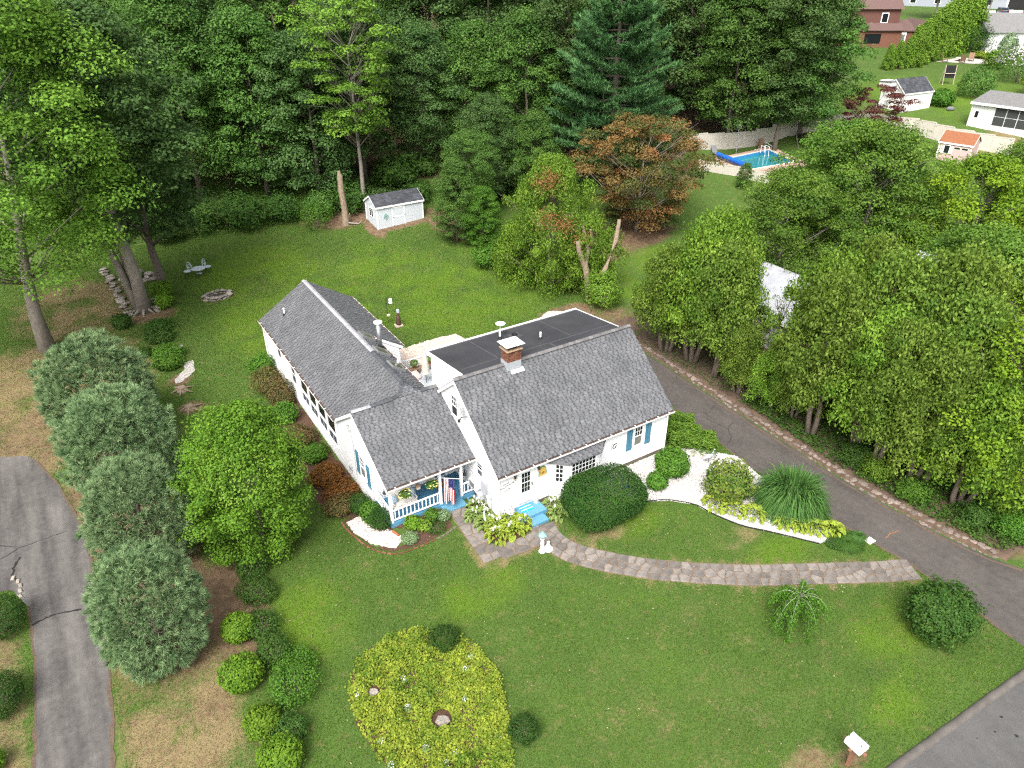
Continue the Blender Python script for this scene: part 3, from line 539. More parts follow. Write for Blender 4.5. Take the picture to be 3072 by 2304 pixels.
# plane frames: origin, along, outward
FRONT = ((0, 0, 0), (1, 0, 0), (0, -1, 0)); LEFTM = ((0, 0, 0), (0, 1, 0), (-1, 0, 0)); XW = -4.685
LEFTW = ((XW, 0, 0), (0, 1, 0), (-1, 0, 0)); PORCHB = ((0, 4.3, 0), (1, 0, 0), (0, -1, 0))
def fr(F, u, d, z): o, a, n = (Vector(q) for q in F); return o + a * u + n * d + Vector((0, 0, z))
def fbox(mb, F, u0, u1, d0, d1, z0, z1, t=.5):
    o, a, n = (Vector(q) for q in F); return mb.box(u0, u1, d0, d1, z0, z1, t, basis(o, a, n, (0, 0, 1)))
# --- solid cores behind the siding
core = MB()
core.prism([(.03, .03, -.3), (L0 - .03, .03, -.3), (L0 - .03, .03, 2.72), (.03, .03, 2.72)], (0, 7.8, 0))
core.prism([(.02, .05, 2.7), (.02, 3.89, 6.0), (.02, 7.75, 2.7)], (L0 - .04, 0, 0))
core.prism([(XW + .03, 4.33, -1.6), (XW + .03, 8.8, -1.6), (XW + .03, 8.8, 2.6), (XW + .03, 6.05, 4.55), (XW + .03, 4.33, 3.55)], (-XW - .05, 0, 0))
core.prism([(XW + .02, 8.6, -1.6), (-.40, 8.6, -1.6), (-.40, 8.6, 3.95), (-1.523, 8.6, 4.8), (XW + .02, 8.6, 2.78)], (0, 5.6, 0))
core.prism([(XW + .02, 14.19, -1.6), (1.38, 14.19, -1.6), (1.38, 14.19, 2.95), (-1.523, 14.19, 4.8), (XW + .02, 14.19, 2.78)], (0, 8.5, 0))
part('wall', core, M['white'], house)
siding('wall', [(0, .22), (L0, .22), (L0, 2.72), (0, 2.72)], *FRONT)
siding('wall', [(0, .22), (7.8, .22), (7.8, 2.72), (3.89, 6.02), (0, 2.72)], *LEFTM)
siding('wall', [(0, .22), (7.8, .22), (7.8, 2.72), (3.89, 6.02), (0, 2.72)], (L0, 0, 0), (0, 1, 0), (1, 0, 0))
siding('wall', [(4.3, -.35), (8.72, -.35), (8.72, 2.75), (6.05, 4.6), (4.3, 3.62)], *LEFTW)
siding('wall', [(2.45, 2.36), (4.3, 2.36), (4.3, 3.62), (2.45, 2.6)], *LEFTW)
siding('wall', [(8.72, -.35), (22.6, -.35), (22.6, 2.74), (8.72, 2.74)], *LEFTW)
siding('wall', [(XW, .2), (0, .2), (0, 2.6), (XW, 2.6)], *PORCHB)
wallbox('foundation', .02, L0 - .02, .02, 7.7, -.4, .23, M['brownfd']); 
part('foundation', MB().box(XW + .04, 0, 4.3, 22.5, -1.8, -.34), M['conc'], house)
# interior side wall of the porch and ceiling
siding('wall', [(2.45, .2), (4.3, .2), (4.3, 2.5), (2.45, 2.5)], (-.03, 0, 0), (0, 1, 0), (-1, 0, 0))
wallbox('porch_ceiling', XW + .1, -.05, 2.5, 4.3, 2.42, 2.46, M['white'])
# dormer block with its dark flat roof
dm = MB(); X0, X1 = .62, 10.32
dm.prism([(X0, 3.95, 5.6), (X0, 7.9, 2.5), (X0, 7.9, 5.52), (X0, 3.95, 6.06)], (X1 - X0, 0, 0)); part('dormer', dm, M['white'], house)
siding('wall', [(4.0, 5.85), (7.9, 2.75), (7.9, 5.5), (4.0, 6.04)], (X0, 0, 0), (0, 1, 0), (-1, 0, 0)); siding('wall', [(4.0, 5.85), (7.9, 2.75), (7.9, 5.5), (4.0, 6.04)], (X1, 0, 0), (0, 1, 0), (1, 0, 0))
flat = part('flat_roof', MB().prism([(X0 - .1, 3.93, 6.10), (X0 - .1, 8.02, 5.54), (X0 - .1, 8.02, 5.66), (X0 - .1, 3.93, 6.20)], (X1 - X0 + .2, 0, 0)), M['membrane'], house)
tr = MB(); tr.prism([(X0 - .14, 4.1, 5.98), (X0 - .14, 8.06, 5.44), (X0 - .14, 8.06, 5.69), (X0 - .14, 4.1, 6.20)], (.036, 0, 0)); part('fascia', tr, M['trim'], house)
tr = MB(); tr.prism([(X1 + .104, 4.1, 5.98), (X1 + .104, 8.06, 5.44), (X1 + .104, 8.06, 5.69), (X1 + .104, 4.1, 6.20)], (.036, 0, 0)); part('fascia', tr, M['trim'], house)
part('fascia', MB().box(X0 - .17, X1 + .17, 8.07, 8.14, 5.44, 5.70), M['trim'], house)
def fz(y): return 6.205 - (y - 3.93) * (6.20 - 5.66) / 4.09
def seam(x0, x1, y0, y1): part('seam', MB().add([(x0, y0, fz(y0)), (x1, y0, fz(y0)), (x1, y1, fz(y1)), (x0, y1, fz(y1))], [(0, 1, 2, 3)]), M['seam'], flat)
seam(.7, 10.25, 4.62, 4.72); seam(6.05, 6.2, 3.98, 4.6); seam(2.9, 3.0, 4.75, 7.8); seam(7.6, 7.68, 4.75, 7.9); seam(.62, 10.3, 7.86, 8.0)
# --- shingle roofs
TH = .012
shn = {}
def shingle_mesh(w, ex, t):
    k = (round(w, 2), round(ex, 3), round(t, 2))
    if k not in shn:
        V = [(0, 0, 0), (w, 0, 0), (w, ex * 1.12, 0), (0, ex * 1.12, 0), (0, 0, .022), (w, 0, .022), (w, ex * 1.12, .003), (0, ex * 1.12, .003)]
        shn[k] = MB().add(V, [(4, 5, 6, 7), (0, 1, 5, 4), (1, 2, 6, 5), (3, 0, 4, 7)], t).mesh('shingle')
    return shn[k]
NSH = [0]
def shingles(roof, O, ud, vd, rows, urange, ex, indiv, seed):
    """courses of raised tabs; the first rows become single pieces"""
    O, ud, vd = Vector(O), Vector(ud).normalized(), Vector(vd).normalized(); nd = ud.cross(vd); r = random.Random(seed); big = MB(); Mx = basis(O, ud, vd, nd)
    rot = Mx.to_euler()
    for j in range(rows):
        u0, u1 = urange(j * ex); u = u0 + r.uniform(0, .2) - .2; lift = 1; y0 = j * ex
        if u1 - u0 < .1: continue
        for ya, yb, zz, tt in ((.0, .5, .006, .12), (.5, 1.1, .005, .40)): big.add([Mx @ Vector(q) for q in ((u0, y0 + ya * ex, zz), (u1, y0 + ya * ex, zz), (u1, y0 + yb * ex, zz - .001), (u0, y0 + yb * ex, zz - .001))], [(0, 1, 2, 3)], tt)
        while u < u1 - .02:
            wdt = r.choice([.12, .15, .18, .22, .27]); a, b = max(u, u0), min(u + wdt, u1); u += wdt + r.choice([.06, .08, .10, .13])
            if b - a < .05: continue
            t = min(1, max(0, .58 + r.gauss(0, .06) + (.14 if r.random() < .1 else 0)))
            full = abs((b - a) - wdt) < 1e-6
            if full and NSH[0] < 300 and j < indiv:
                NSH[0] += 1; t = round(t * 6) / 6
                o = link('shingle', shingle_mesh(b - a, ex, t), M['shingle'], roof); o.matrix_local = Matrix.Translation(Mx @ Vector((a, j * ex, .006))) @ rot.to_matrix().to_4x4()
            else:
                z = .024; y1 = j * ex + ex * 1.1; zb = .004
                V = [Mx @ Vector(q) for q in ((a, y0, zb), (b, y0, zb), (a, y0, z), (b, y0, z), (b, y1, z * .2 + .003), (a, y1, z * .2 + .003))]
                big.add(V, [(2, 3, 4, 5), (0, 1, 3, 2)], t)
    return tag(part('shingles', big, M['shingle'], roof), kind='stuff')
def plane_part(name, poly, th, mt, parent):          # a roof plane with thickness below it
    P = [Vector(p) for p in poly]; n = (P[1] - P[0]).cross(P[2] - P[0]).normalized()
    if n.z < 0: P = P[::-1]; n = -n
    return part(name, MB().prism([p - n * th for p in P], n * th), mt, parent)
EX = .152
s_m = math.hypot(4.14, 3.36); vd_m = (0, 4.14, 3.36)
mroof = plane_part('roof', [(-.12, -.25, 2.825), (L0 + .12, -.25, 2.825), (L0 + .12, 3.89, 6.185), (-.12, 3.89, 6.185)], .10, M['shinglebase'], house)
shingles(mroof, (-.12, -.25, 2.826), (1, 0, 0), vd_m, 35, lambda v: (0, L0 + .24), EX, 8, 1)
broof = plane_part('roof', [(-.12, 3.89, 6.185), (L0 + .12, 3.89, 6.185), (L0 + .12, 7.95, 2.82), (-.12, 7.95, 2.82)], .10, M['shinglebase'], house)
# porch roof
s_p = math.hypot(3.92, 2.197)
proof = plane_part('roof', [(XW - .12, 2.13, 2.51), (-.015, 2.13, 2.51), (-.015, 6.05, 4.706), (XW - .12, 6.05, 4.706)], .09, M['shinglebase'], house)
shingles(proof, (XW - .12, 2.13, 2.511), (1, 0, 0), (0, 3.92, 2.197), 29, lambda v: (0, 4.79), EX, 4, 2)
plane_part('roof', [(XW - .12, 6.05, 4.706), (-.015, 6.05, 4.706), (-.015, 8.85, 2.75), (XW - .12, 8.85, 2.75)], .09, M['shinglebase'], house)
# wing roof
SW = (4.928 - 2.811) / (4.88 - 1.523); RX = -1.523; YN = 7.3
def zr(x): return 4.928 - (x - RX) * SW
wroof = plane_part('roof', [(-4.88, 22.76, 2.811), (-4.88, 8.7, 2.811), (-2.3, 6.6, 4.928 - (RX + 2.3) * SW), (RX, 6.75, 4.928), (RX, 22.76, 4.928)], .09, M['shinglebase'], house)
sw = math.hypot(3.357, 2.117)
shingles(wroof, (-4.88, 22.76, 2.812), (0, -1, 0), (3.357, 0, 2.117), 26, lambda v: (0, 14.02 + 2.35 * min(1, v / 3.0) if v < 3.0 else 16.0), EX, 0, 3)
eroof = plane_part('roof', [(RX, 14.16, 4.928), (RX, 22.76, 4.928), (1.635, 22.76, zr(1.635)), (1.635, 14.16, zr(1.635))], .09, M['shinglebase'], house)
shingles(eroof, (1.635, 14.16, zr(1.635) + .001), (0, 1, 0), (-3.158, 0, 1.99), 24, lambda v: (0, 8.6), EX, 0, 4)
eroof2 = plane_part('roof', [(RX, 6.75, 4.928), (RX, 14.15, 4.928), (-.30, 14.15, zr(-.30)), (-.30, 6.6, zr(-.30))], .09, M['shinglebase'], house)
shingles(eroof2, (-.30, 6.7, zr(-.30) + .001), (0, 1, 0), (-3.158, 0, 1.99), 9, lambda v: (0, 7.45), EX, 0, 5)
# hump where the wing meets the porch ridge, shingled like the porch slope
hump = plane_part('roof', [(-2.75, 6.0, 4.70), (-1.30, 6.0, 4.70), (RX - .08, 6.78, 4.98)], .04, M['shinglebase'], house)
shingles(hump, (-2.75, 6.0, 4.705), (1, 0, 0), (0, .78, .28), 5, lambda v: (v * 1.35, 1.45 - v * .15), EX, 0, 9)
# ridge caps, piece by piece
capm = MB().add([(-.155, -.12, -.055), (0, -.12, .012), (.155, -.12, -.055), (-.155, .14, -.065), (0, .14, .002), (.155, .14, -.065), (-.155, -.12, -.075), (0, -.12, -.01), (.155, -.12, -.075)], [(0, 1, 4, 3), (1, 2, 5, 4), (6, 7, 1, 0), (7, 8, 2, 1)]).mesh('ridge_cap')
def caps(roof, pts, matf, step=.2):
    P = [Vector(p) for p in pts]; i = 0
    for k in range(len(P) - 1):
        d = P[k + 1] - P[k]; n = max(1, int(d.length / step)); y = d.normalized(); x = y.cross(Vector((0, 0, 1))).normalized(); z = x.cross(y)
        for q in range(n):
            o = link('ridge_cap', capm, matf(i), roof); o.matrix_local = basis(P[k] + d * ((q + .5) / n) + Vector((0, 0, .055)), x, y, z); i += 1
caps(mroof, [(L0 + .1, 3.89, 6.185), (3.75, 3.89, 6.185)], lambda i: M['cap'], .22); caps(mroof, [(2.75, 3.89, 6.185), (-.12, 3.89, 6.185)], lambda i: M['cap'], .22)
caps(wroof, [(RX, 22.74, 4.93), (RX, 10.9, 4.93)], lambda i: M['capl'], .24); caps(wroof, [(RX, 10.9, 4.93), (RX, 8.4, 4.93), (RX, 6.85, 4.96)], lambda i: M['capd'], .24)
caps(proof, [(XW - .1, 6.05, 4.71), (-3.75, 6.05, 4.715)], lambda i: M['capl'], .24); caps(proof, [(-3.75, 6.05, 4.72), (-2.6, 6.07, 4.73), (-2.05, 6.25, 4.80), (RX - .1, 6.8, 4.97)], lambda i: M['capd'], .2)
caps(proof, [(RX, 6.8, 4.97), (-1.25, 6.3, 4.82), (-1.0, 6.07, 4.73), (-.05, 6.05, 4.715)], lambda i: M['cap'] if i > 4 else M['capd'], .2)
# rake boards, gutters, soffits
def rake(pts, w, off, nrm, name='rake_board'):
    nrm = Vector(nrm)
    for a, b in zip(pts, pts[1:]):
        a, b = Vector(a), Vector(b); dn = Vector((0, 0, -w)); part(name, MB().prism([a + nrm * off, b + nrm * off, b + dn + nrm * off, a + dn + nrm * off], nrm * .03), M['trim'], house)
rake([(-.12, -.25, 2.77), (-.12, 3.89, 6.13)], .2, 0, (-1, 0, 0)); rake([(-.12, 3.89, 6.13), (-.12, 7.9, 2.83)], .2, 0, (-1, 0, 0))
rake([(L0 + .12, -.25, 2.77), (L0 + .12, 3.89, 6.13)], .2, 0, (1, 0, 0))
rake([(XW - .12, 2.13, 2.46), (XW - .12, 6.05, 4.655)], .2, 0, (-1, 0, 0)); rake([(XW - .12, 6.05, 4.655), (XW - .12, 8.8, 2.76)], .2, 0, (-1, 0, 0))
def gutter(a, b, out, leaves=True, nst=0):
    a, b, out = Vector(a), Vector(b), Vector(out); d = (b - a).normalized(); L_ = (b - a).length; m = basis(a, d, out, (0, 0, 1)); g = MB()
    V = [(.0, -.095), (.0, 0), (.02, .0), (.02, -.08), (.10, -.08), (.115, .0), (.128, .0), (.115, -.095)]
    g.prism([m @ Vector((0, y, z)) for y, z in V], d * L_); go = part('gutter', g, M['trim'], house)
    if leaves: part('leaf_litter', MB().box(0, L_, .004, .112, -.06, .004, .5, m), M['brown'], go)
    for k in range(nst): part('gutter_strap', MB().box(0, .045, -.02, .13, .0, .012, .5, basis(a + d * (L_ * (k + .5) / nst), d, out, (0, 0, 1))), M['trim'], go)
gutter((-.12, -.25, 2.80), (L0 + .12, -.25, 2.80), (0, -1, 0), True, 14); gutter((XW - .12, 2.13, 2.49), (-.02, 2.13, 2.49), (0, -1, 0), True, 6)
gutter((-4.88, 22.76, 2.79), (-4.88, 8.7, 2.79), (-1, 0, 0), True, 16); gutter((1.635, 14.16, zr(1.635) - .02), (1.635, 22.76, zr(1.635) - .02), (1, 0, 0), True, 10); gutter((-.30, 7.3, zr(-.3) - .02), (-.30, 14.1, zr(-.3) - .02), (1, 0, 0), True, 8)
part('soffit', MB().box(-.1, L0 + .1, -.25, 0, 2.69, 2.72), M['trim'], house); part('soffit', MB().box(-4.86, XW, 8.75, 22.7, 2.66, 2.69), M['trim'], house)
part('porch_beam', MB().box(XW - .02, -.02, 2.30, 2.44, 2.26, 2.44), M['trim'], house); part('porch_beam', MB().box(XW - .03, XW + .1, 2.442, 4.3, 2.26, 2.44), M['trim'], house)
part('corner_board', MB().box(-.025, .09, -.028, -.015, .22, 2.69), M['trim'], house); part('corner_board', MB().box(L0 - .09, L0 + .025, -.028, -.015, .22, 2.69), M['trim'], house)
part('corner_board', MB().box(-.029, -.016, -.014, .1, .22, 2.70), M['trim'], house); part('corner_board', MB().box(XW - .03, XW - .016, 4.3, 4.42, -.3, 2.3), M['trim'], house); part('corner_board', MB().box(XW - .03, XW - .016, 22.5, 22.62, -.3, 2.6), M['trim'], house)
part('downspout', MB().tube([(L0 - .12, -.33, 2.72), (L0 - .12, -.10, 2.5), (L0 - .12, -.09, .1), (L0 - .12, -.3, .03)], .045, 6), M['trim'], house); part('downspout', MB().tube([(-.06, -.33, 2.72), (.05, -.1, 2.5), (.05, -.09, .1)], .045, 6), M['trim'], house)
part('downspout', MB().tube([(-4.95, 22.6, 2.7), (-4.78, 22.62, 2.45), (-4.78, 22.62, .0)], .045, 6), M['trim'], house); part('downspout', MB().tube([(1.7, 14.3, 2.8), (1.45, 14.24, 2.6), (1.45, 14.2, .1)], .045, 6), M['trim'], house)
# right side of the wing step (white cheek wall)
siding('wall', [(-.3, -.3), (1.40, -.3), (1.40, 2.9), (-.3, 4.05)], (0, 14.17, 0), (1, 0, 0), (0, -1, 0)); rake([(-.32, 14.14, zr(-.32) - .03), (1.635, 14.14, zr(1.635) - .03)], .2, 0, (0, -1, 0))
# --- windows
def window(F, u0, u1, z0, z1, cols=3, rows=2, lower='plain', gl='glass', name='window', split=.5, fw=.07, parent=None, sill=True):
    w = part(name, fbox(fbox(fbox(fbox(MB(), F, u0 - fw, u0, .0, .055, z0 - fw, z1 + fw), F, u1, u1 + fw, .0, .055, z0 - fw, z1 + fw), F, u0, u1, .0, .055, z1, z1 + fw), F, u0, u1, .0, .055, z0 - fw, z0), M['trim'], parent or house)
    zm = z0 + (z1 - z0) * split
    if split > 0: part('meeting_rail', fbox(MB(), F, u0, u1, .0, .045, zm - .025, zm + .025), M['trim'], w)
    def panes(za, zb, c, r, g):
        du, dz = (u1 - u0) / c, (zb - za) / r
        for i in range(c):
            for j in range(r): part('pane', fbox(MB(), F, u0 + i * du + .012, u0 + (i + 1) * du - .012, .018, .024, za + j * dz + .012, za + (j + 1) * dz - .012), M[g], w)
        m = MB()
        for i in range(1, c): fbox(m, F, u0 + i * du - .014, u0 + i * du + .014, .019, .034, za, zb)
        for j in range(1, r): fbox(m, F, u0, u1, .020, .033, za + j * dz - .014, za + j * dz + .014)
        if m.v: part('muntin', m, M['trim'], w)
    if split > 0:
        panes(zm + .025, z1, cols, rows, gl)
        panes(z0, zm - .025, *((cols, rows) if lower == 'grid' else (1, 1)), gl if lower == 'grid' else ('screen2' if lower == 'plain' else lower))
    else: panes(z0, z1, cols, rows, gl)
    if sill: part('sill', fbox(MB(), F, u0 - fw - .02, u1 + fw + .02, .0, .075, z0 - fw - .035, z0 - fw - .002), M['trim'], w)
    return w
def shutter(F, u0, u1, z0, z1, mt='blue', zbar=True, flip=1):
    w_ = (u1 - u0); n = 4; s = None
    s = part('shutter', fbox(fbox(MB(), F, u0, u1, .031, .05, z0 + .12, z0 + .22), F, u0, u1, .031, .05, z1 - .24, z1 - .14), M[mt], house)
    for i in range(n): part('slat', fbox(MB(), F, u0 + i * w_ / n + .005, u0 + (i + 1) * w_ / n - .005, .012, .03, z0, z1), M[mt], s)
    if zbar:
        o, a, nn = (Vector(q) for q in F); p0 = fr(F, u0 + .05 if flip > 0 else u1 - .05, .031, z1 - .24); p1 = fr(F, u1 - .05 if flip > 0 else u0 + .05, .031, z0 + .22); d = (p1 - p0); y = nn; x = d.normalized(); part('brace', MB().box(0, d.length, 0, .018, -.035, .035, .5, basis(p0, x, y, x.cross(y))), M[mt], s)
window(FRONT, 8.60, 9.10, 1.22, 2.38, 3, 2); shutter(FRONT, 8.05, 8.46, 1.03, 2.40); shutter(FRONT, 9.36, 9.76, 1.02, 2.38)
window(LEFTM, 3.80, 4.38, 3.95, 5.08, 3, 2, 'glass'); window(LEFTM, 1.40, 1.90, 1.70, 2.44, 1, 2, 'screen')
window(LEFTW, 5.20, 5.80, .98, 2.22, 3, 2, 'plain'); shutter(LEFTW, 5.98, 6.42, .75, 2.25); shutter(LEFTW, 4.58, 5.02, .75, 2.18)
window(LEFTW, 16.2, 16.95, .98, 2.22, 1, 1, 'screen', 'screen'); window(LEFTW, 19.05, 19.75, 1.5, 2.22, 1, 1, 'screen', 'screen', split=0)
for i, y in enumerate((9.32, 10.88, 12.42, 13.95)):          # sunroom: tall fixed lights over sliders
    window(LEFTW, y, y + 1.22, 1.32, 2.30, 1, 1, gl='glass', split=0, name='window', sill=False)
    window(LEFTW, y, y + 1.22, .58, 1.16, 2, 1, gl='screen', split=0, name='window')
# porch door and its window strip on the rear porch wall
pd = part('door', fbox(MB(), PORCHB, -1.42, -.62, .0, .04, .22, 2.2), M['white'], house); part('door_panel', fbox(MB(), PORCHB, -1.32, -.72, .041, .05, 1.2, 2.05), M['bluefl'], pd)
part('door_panel', fbox(MB(), PORCHB, -1.32, -.72, .041, .05, .32, 1.05), M['blue'], pd)
# front door
dr = part('door', fbox(fbox(fbox(MB(), FRONT, 1.12, 1.22, .0, .05, .5, 2.55), FRONT, 2.02, 2.12, .0, .05, .5, 2.55), FRONT, 1.12, 2.12, .0, .05, 2.551, 2.64), M['trim'], house)
part('door_leaf', fbox(MB(), FRONT, 1.221, 2.019, .0, .03, .52, 2.55), M['trim'], dr); part('threshold', fbox(MB(), FRONT, 1.22, 2.02, .0, .08, .46, .5), M['grey'], dr); part('door_handle', fbox(MB(), FRONT, 1.955, 1.985, .03, .09, 1.42, 1.60), M['dark'], dr)
def glaze(F, u0, u1, z0, z1, c, r, parent, d=.031):
    du, dz = (u1 - u0) / c, (z1 - z0) / r
    for i in range(c):
        for j in range(r): part('pane', fbox(MB(), F, u0 + i * du + .012, u0 + (i + 1) * du - .012, d, d + .004, z0 + j * dz + .012, z0 + (j + 1) * dz - .012), M['glass'], parent)
glaze(FRONT, 1.37, 1.87, 1.12, 1.70, 3, 2, dr); glaze(FRONT, 1.37, 1.87, 1.74, 2.32, 3, 2, dr)
part('door_mould', fbox(MB(), FRONT, 1.36, 1.88, .0305, .036, .62, .98), M['white'], dr)
# bay window: angled sides, hipped shingle roof
BAY = [(3.10, 0), (3.82, -.62), (5.62, -.62), (6.32, 0)]; bayp = part('bay', MB().prism([(x, y + (.02 if y < 0 else .0), .0) for x, y in BAY], (0, 0, 2.36)), M['white'], house)
for i in range(3):
    a, b_ = Vector((*BAY[i], 0)), Vector((*BAY[i + 1], 0)); d = (b_ - a); L_ = d.length; d.normalize(); n = Vector((d.y, -d.x, 0)); F = (a, d, n)
    siding('wall', [(0, .2), (L_, .2), (L_, 2.36), (0, 2.36)], *F, parent=bayp)
    if i == 1: window(F, .16, L_ - .16, 1.02, 2.28, 7, 5, split=0, parent=bayp, fw=.08)
    else: window(F, .30, L_ - .30, 1.18, 2.22, 2, 2, 'grid', parent=bayp, fw=.06)
broofs = part('bay_roof', MB().add([(2.92, .0, 2.66), (6.5, .0, 2.66), (3.70, -.80, 2.40), (5.74, -.80, 2.40), (2.92, -.0, 2.52), (6.5, -.0, 2.52), (2.85, -.06, 2.38), (6.57, -.06, 2.38), (3.70, -.80, 2.36), (5.74, -.80, 2.36)],
     [(0, 1, 3, 2), (0, 2, 6), (1, 7, 3), (2, 3, 9, 8), (6, 2, 8), (3, 7, 9)]), M['shinglebase'], bayp)
shingles(broofs, (3.72, -.80, 2.405), (1, 0, 0), (0, .80, .26), 4, lambda v: (-.7 * v - .0, 2.0 + .75 * v), .2, 0, 6)
shingles(broofs, (2.88, -.05, 2.40), (.82, -.75, .0), (.3, .5, .22), 3, lambda v: (.1 + v * .2, 1.08 - v * .2), .19, 0, 7); shingles(broofs, (5.76, -.79, 2.41), (.80, .74, -.0), (-.3, .5, .22), 3, lambda v: (.05 + v * .2, 1.05 - v * .3), .19, 0, 8)
# chimney, brick by brick
ch = part('chimney', MB().box(2.80, 3.55, 3.52, 4.12, 5.6, 7.02), M['mortar'], house); r_ = random.Random(3)
bm_ = [MB().bbox(-.098, .098, -.045, .045, -.028, .028, .006).mesh('brick'), MB().bbox(-.045, .045, -.045, .045, -.028, .028, .006).mesh('brick')]
for j in range(8):
    z = 6.46 + j * .069; off = .105 * (j % 2)
    for (ax, c0, c1, fixed, rot_) in (('x', 2.78, 3.57, 3.535, 0), ('y', 3.50, 4.14, 2.815, math.pi / 2), ('x', 2.78, 3.57, 4.105, 0), ('y', 3.50, 4.14, 3.535, math.pi / 2)):
        u = c0 + .1 - off * .98
        while u < c1 - .03:
            a, b_ = max(u - .098, c0), min(u + .098, c1); cc = (a + b_) / 2; sc1 = (b_ - a) / .196
            if b_ - a > .05: link('brick', bm_[0], M['brick'], ch, loc=(cc, fixed, z) if ax == 'x' else (fixed, cc, z), rz=rot_, scale=(sc1, 1, 1))
            u += .207
part('chimney_crown', MB().bbox(2.70, 3.65, 3.42, 4.22, 7.03, 7.10, .03), M['crown_c'], ch); part('flue', MB().box(2.92, 3.43, 3.62, 4.0, 7.10, 7.24), M['black'], ch)
part('cap_post', MB().box(2.84, 2.87, 3.55, 3.58, 7.1, 7.36).box(3.48, 3.51, 3.55, 3.58, 7.1, 7.36).box(2.84, 2.87, 4.05, 4.08, 7.1, 7.36).box(3.48, 3.51, 4.05, 4.08, 7.1, 7.36), M['black'], ch)
part('chimney_cap', MB().add([(2.62, 3.34, 7.36), (3.73, 3.34, 7.36), (3.73, 4.30, 7.36), (2.62, 4.30, 7.36), (2.75, 3.47, 7.41), (3.60, 3.47, 7.41), (3.60, 4.17, 7.41), (2.75, 4.17, 7.41)], [(0, 3, 2, 1), (4, 5, 6, 7), (0, 1, 5, 4), (1, 2, 6, 5), (2, 3, 7, 6), (3, 0, 4, 7)]), mat('steel_cap', (.74, .73, .72), rough=.4), ch)
part('flashing', MB().box(2.765, 3.585, 3.485, 4.155, 5.95, 6.42), M['lead'], ch); part('apron', MB().prism([(2.95, 3.36, 5.78), (3.72, 3.36, 5.78), (3.72, 3.56, 5.94), (2.95, 3.56, 5.94)], (0, -.02, .03)), M['white'], ch)
def pipe(x, y, z0, z1, r=.055, boot=True, mt='white', parent=None):
    p = part('vent_pipe', MB().tube([(x, y, z0), (x, y, z1)], r, 10), M[mt], parent or house, smooth=False)
    if boot: part('pipe_boot', MB().lathe([(r * 2.4, -.02), (r * 2.2, .02), (r * 1.25, .12), (r * 1.25, .15)], 12, (x, y, z0)), M['rubber'], p)
pipe(4.45, 7.0, 5.8, 6.28); pipe(6.1, 5.46, 5.98, 6.42); pipe(-3.6, 20.95, 3.58, 4.1); pipe(-.62, 9.6, 4.33, 4.72)
part('roof_vent', MB().bbox(5.2, 5.45, 6.75, 7.0, 5.83, 5.95, .02), M['rubber'], flat); part('vent_patch', MB().add([(5.0, 6.5, fz(6.5) + .004), (5.65, 6.5, fz(6.5) + .004), (5.65, 7.25, fz(7.25) + .004), (5.0, 7.25, fz(7.25) + .004)], [(0, 1, 2, 3)]), M['seam'], flat)
# satellite dish standing on the flat roof
sdh = part('roof_dish', MB().tube([(4.62, 7.25, 5.75), (4.62, 7.25, 6.5)], .025, 6).lathe([(.02, 0), (.16, .02), (.27, .07), (.28, .085), (.15, .04), (.0, .03)], 16, (4.60, 7.2, 6.52)), M['white'], house)
# stove pipe with cap
fl = part('stove_pipe', MB().tube([(-.62, 12.05, 4.25), (-.62, 12.05, 5.95)], .14, 14), M['galv'], house, smooth=True); part('pipe_cap', MB().lathe([(.10, 0), (.25, .04), (.25, .10), (.08, .17)], 14, (-.62, 12.05, 5.96)), mat('bright_cap', (.75, .75, .75), rough=.35), fl); part('pipe_joint', MB().lathe([(.15, 0), (.15, .05)], 14, (-.62, 12.05, 4.95)), M['galv'], fl); part('pipe_boot', MB().lathe([(.26, -.05), (.16, .10)], 12, (-.62, 12.05, 4.35)), M['rubber'], fl)
# three skylights with raised kerbs on the right slope
for k, yc in enumerate((13.35, 11.15, 9.15)):
    m_ = basis((RX, yc, 4.935), (0, 1, 0), (.845, 0, -.535), (-.0, 0, 1)); xd = Vector((.845, 0, -.535)); nn = Vector((.535, 0, .845)); m_ = basis((RX, yc, 4.935), (0, -1, 0), xd, nn)
    s_ = part('skylight', MB().box(-.42, .42, .22, 1.12, .0, .13, .5, m_), M['greyd'] if k else M['greyd'], house); part('skylight_frame', MB().box(-.42, .42, .22, .30, .131, .16, .5, m_).box(-.42, .42, 1.04, 1.12, .131, .16, .5, m_).box(-.42, -.34, .301, 1.039, .131, .16, .5, m_).box(.34, .42, .301, 1.039, .131, .16, .5, m_), mat('skylight_frame_%d' % k, (.20, .20, .18), rough=.5), s_)
    part('pane', MB().box(-.338, .338, .302, 1.038, .125, .142, .5, m_), M['glassg'], s_)
# satellite dish, meters and conduits on the gable wall facing the porch
dsh = part('wall_dish', MB().add([(-.35 + .12 * math.cos(a), 2.75 + .16 + .34 * math.cos(a), 4.95 + .42 * math.sin(a)) for a in np.linspace(0, 2 * math.pi, 17)[:-1]] + [(-.26, 2.9, 4.95)], [(i, (i + 1) % 16, 16) for i in range(16)]), M['trim'], house)
part('dish_arm', MB().tube([(0, 2.75, 4.6), (-.3, 2.85, 4.62), (-.62, 2.5, 4.72)], .02, 6).box(-.68, -.58, 2.44, 2.54, 4.66, 4.8), M['dark'], dsh); part('dish_rim', MB().tube([(-.36 + .125 * math.cos(a), 2.91 + .345 * math.cos(a), 4.95 + .425 * math.sin(a)) for a in np.linspace(0, 2 * math.pi, 17)], .014, 5), M['greyd'], dsh)
part('gable_vent', MB().box(-.03, -.012, 3.92, 4.12, 5.52, 5.78), mat('gable_vent_tan', (.50, .42, .38), rough=.8), house)
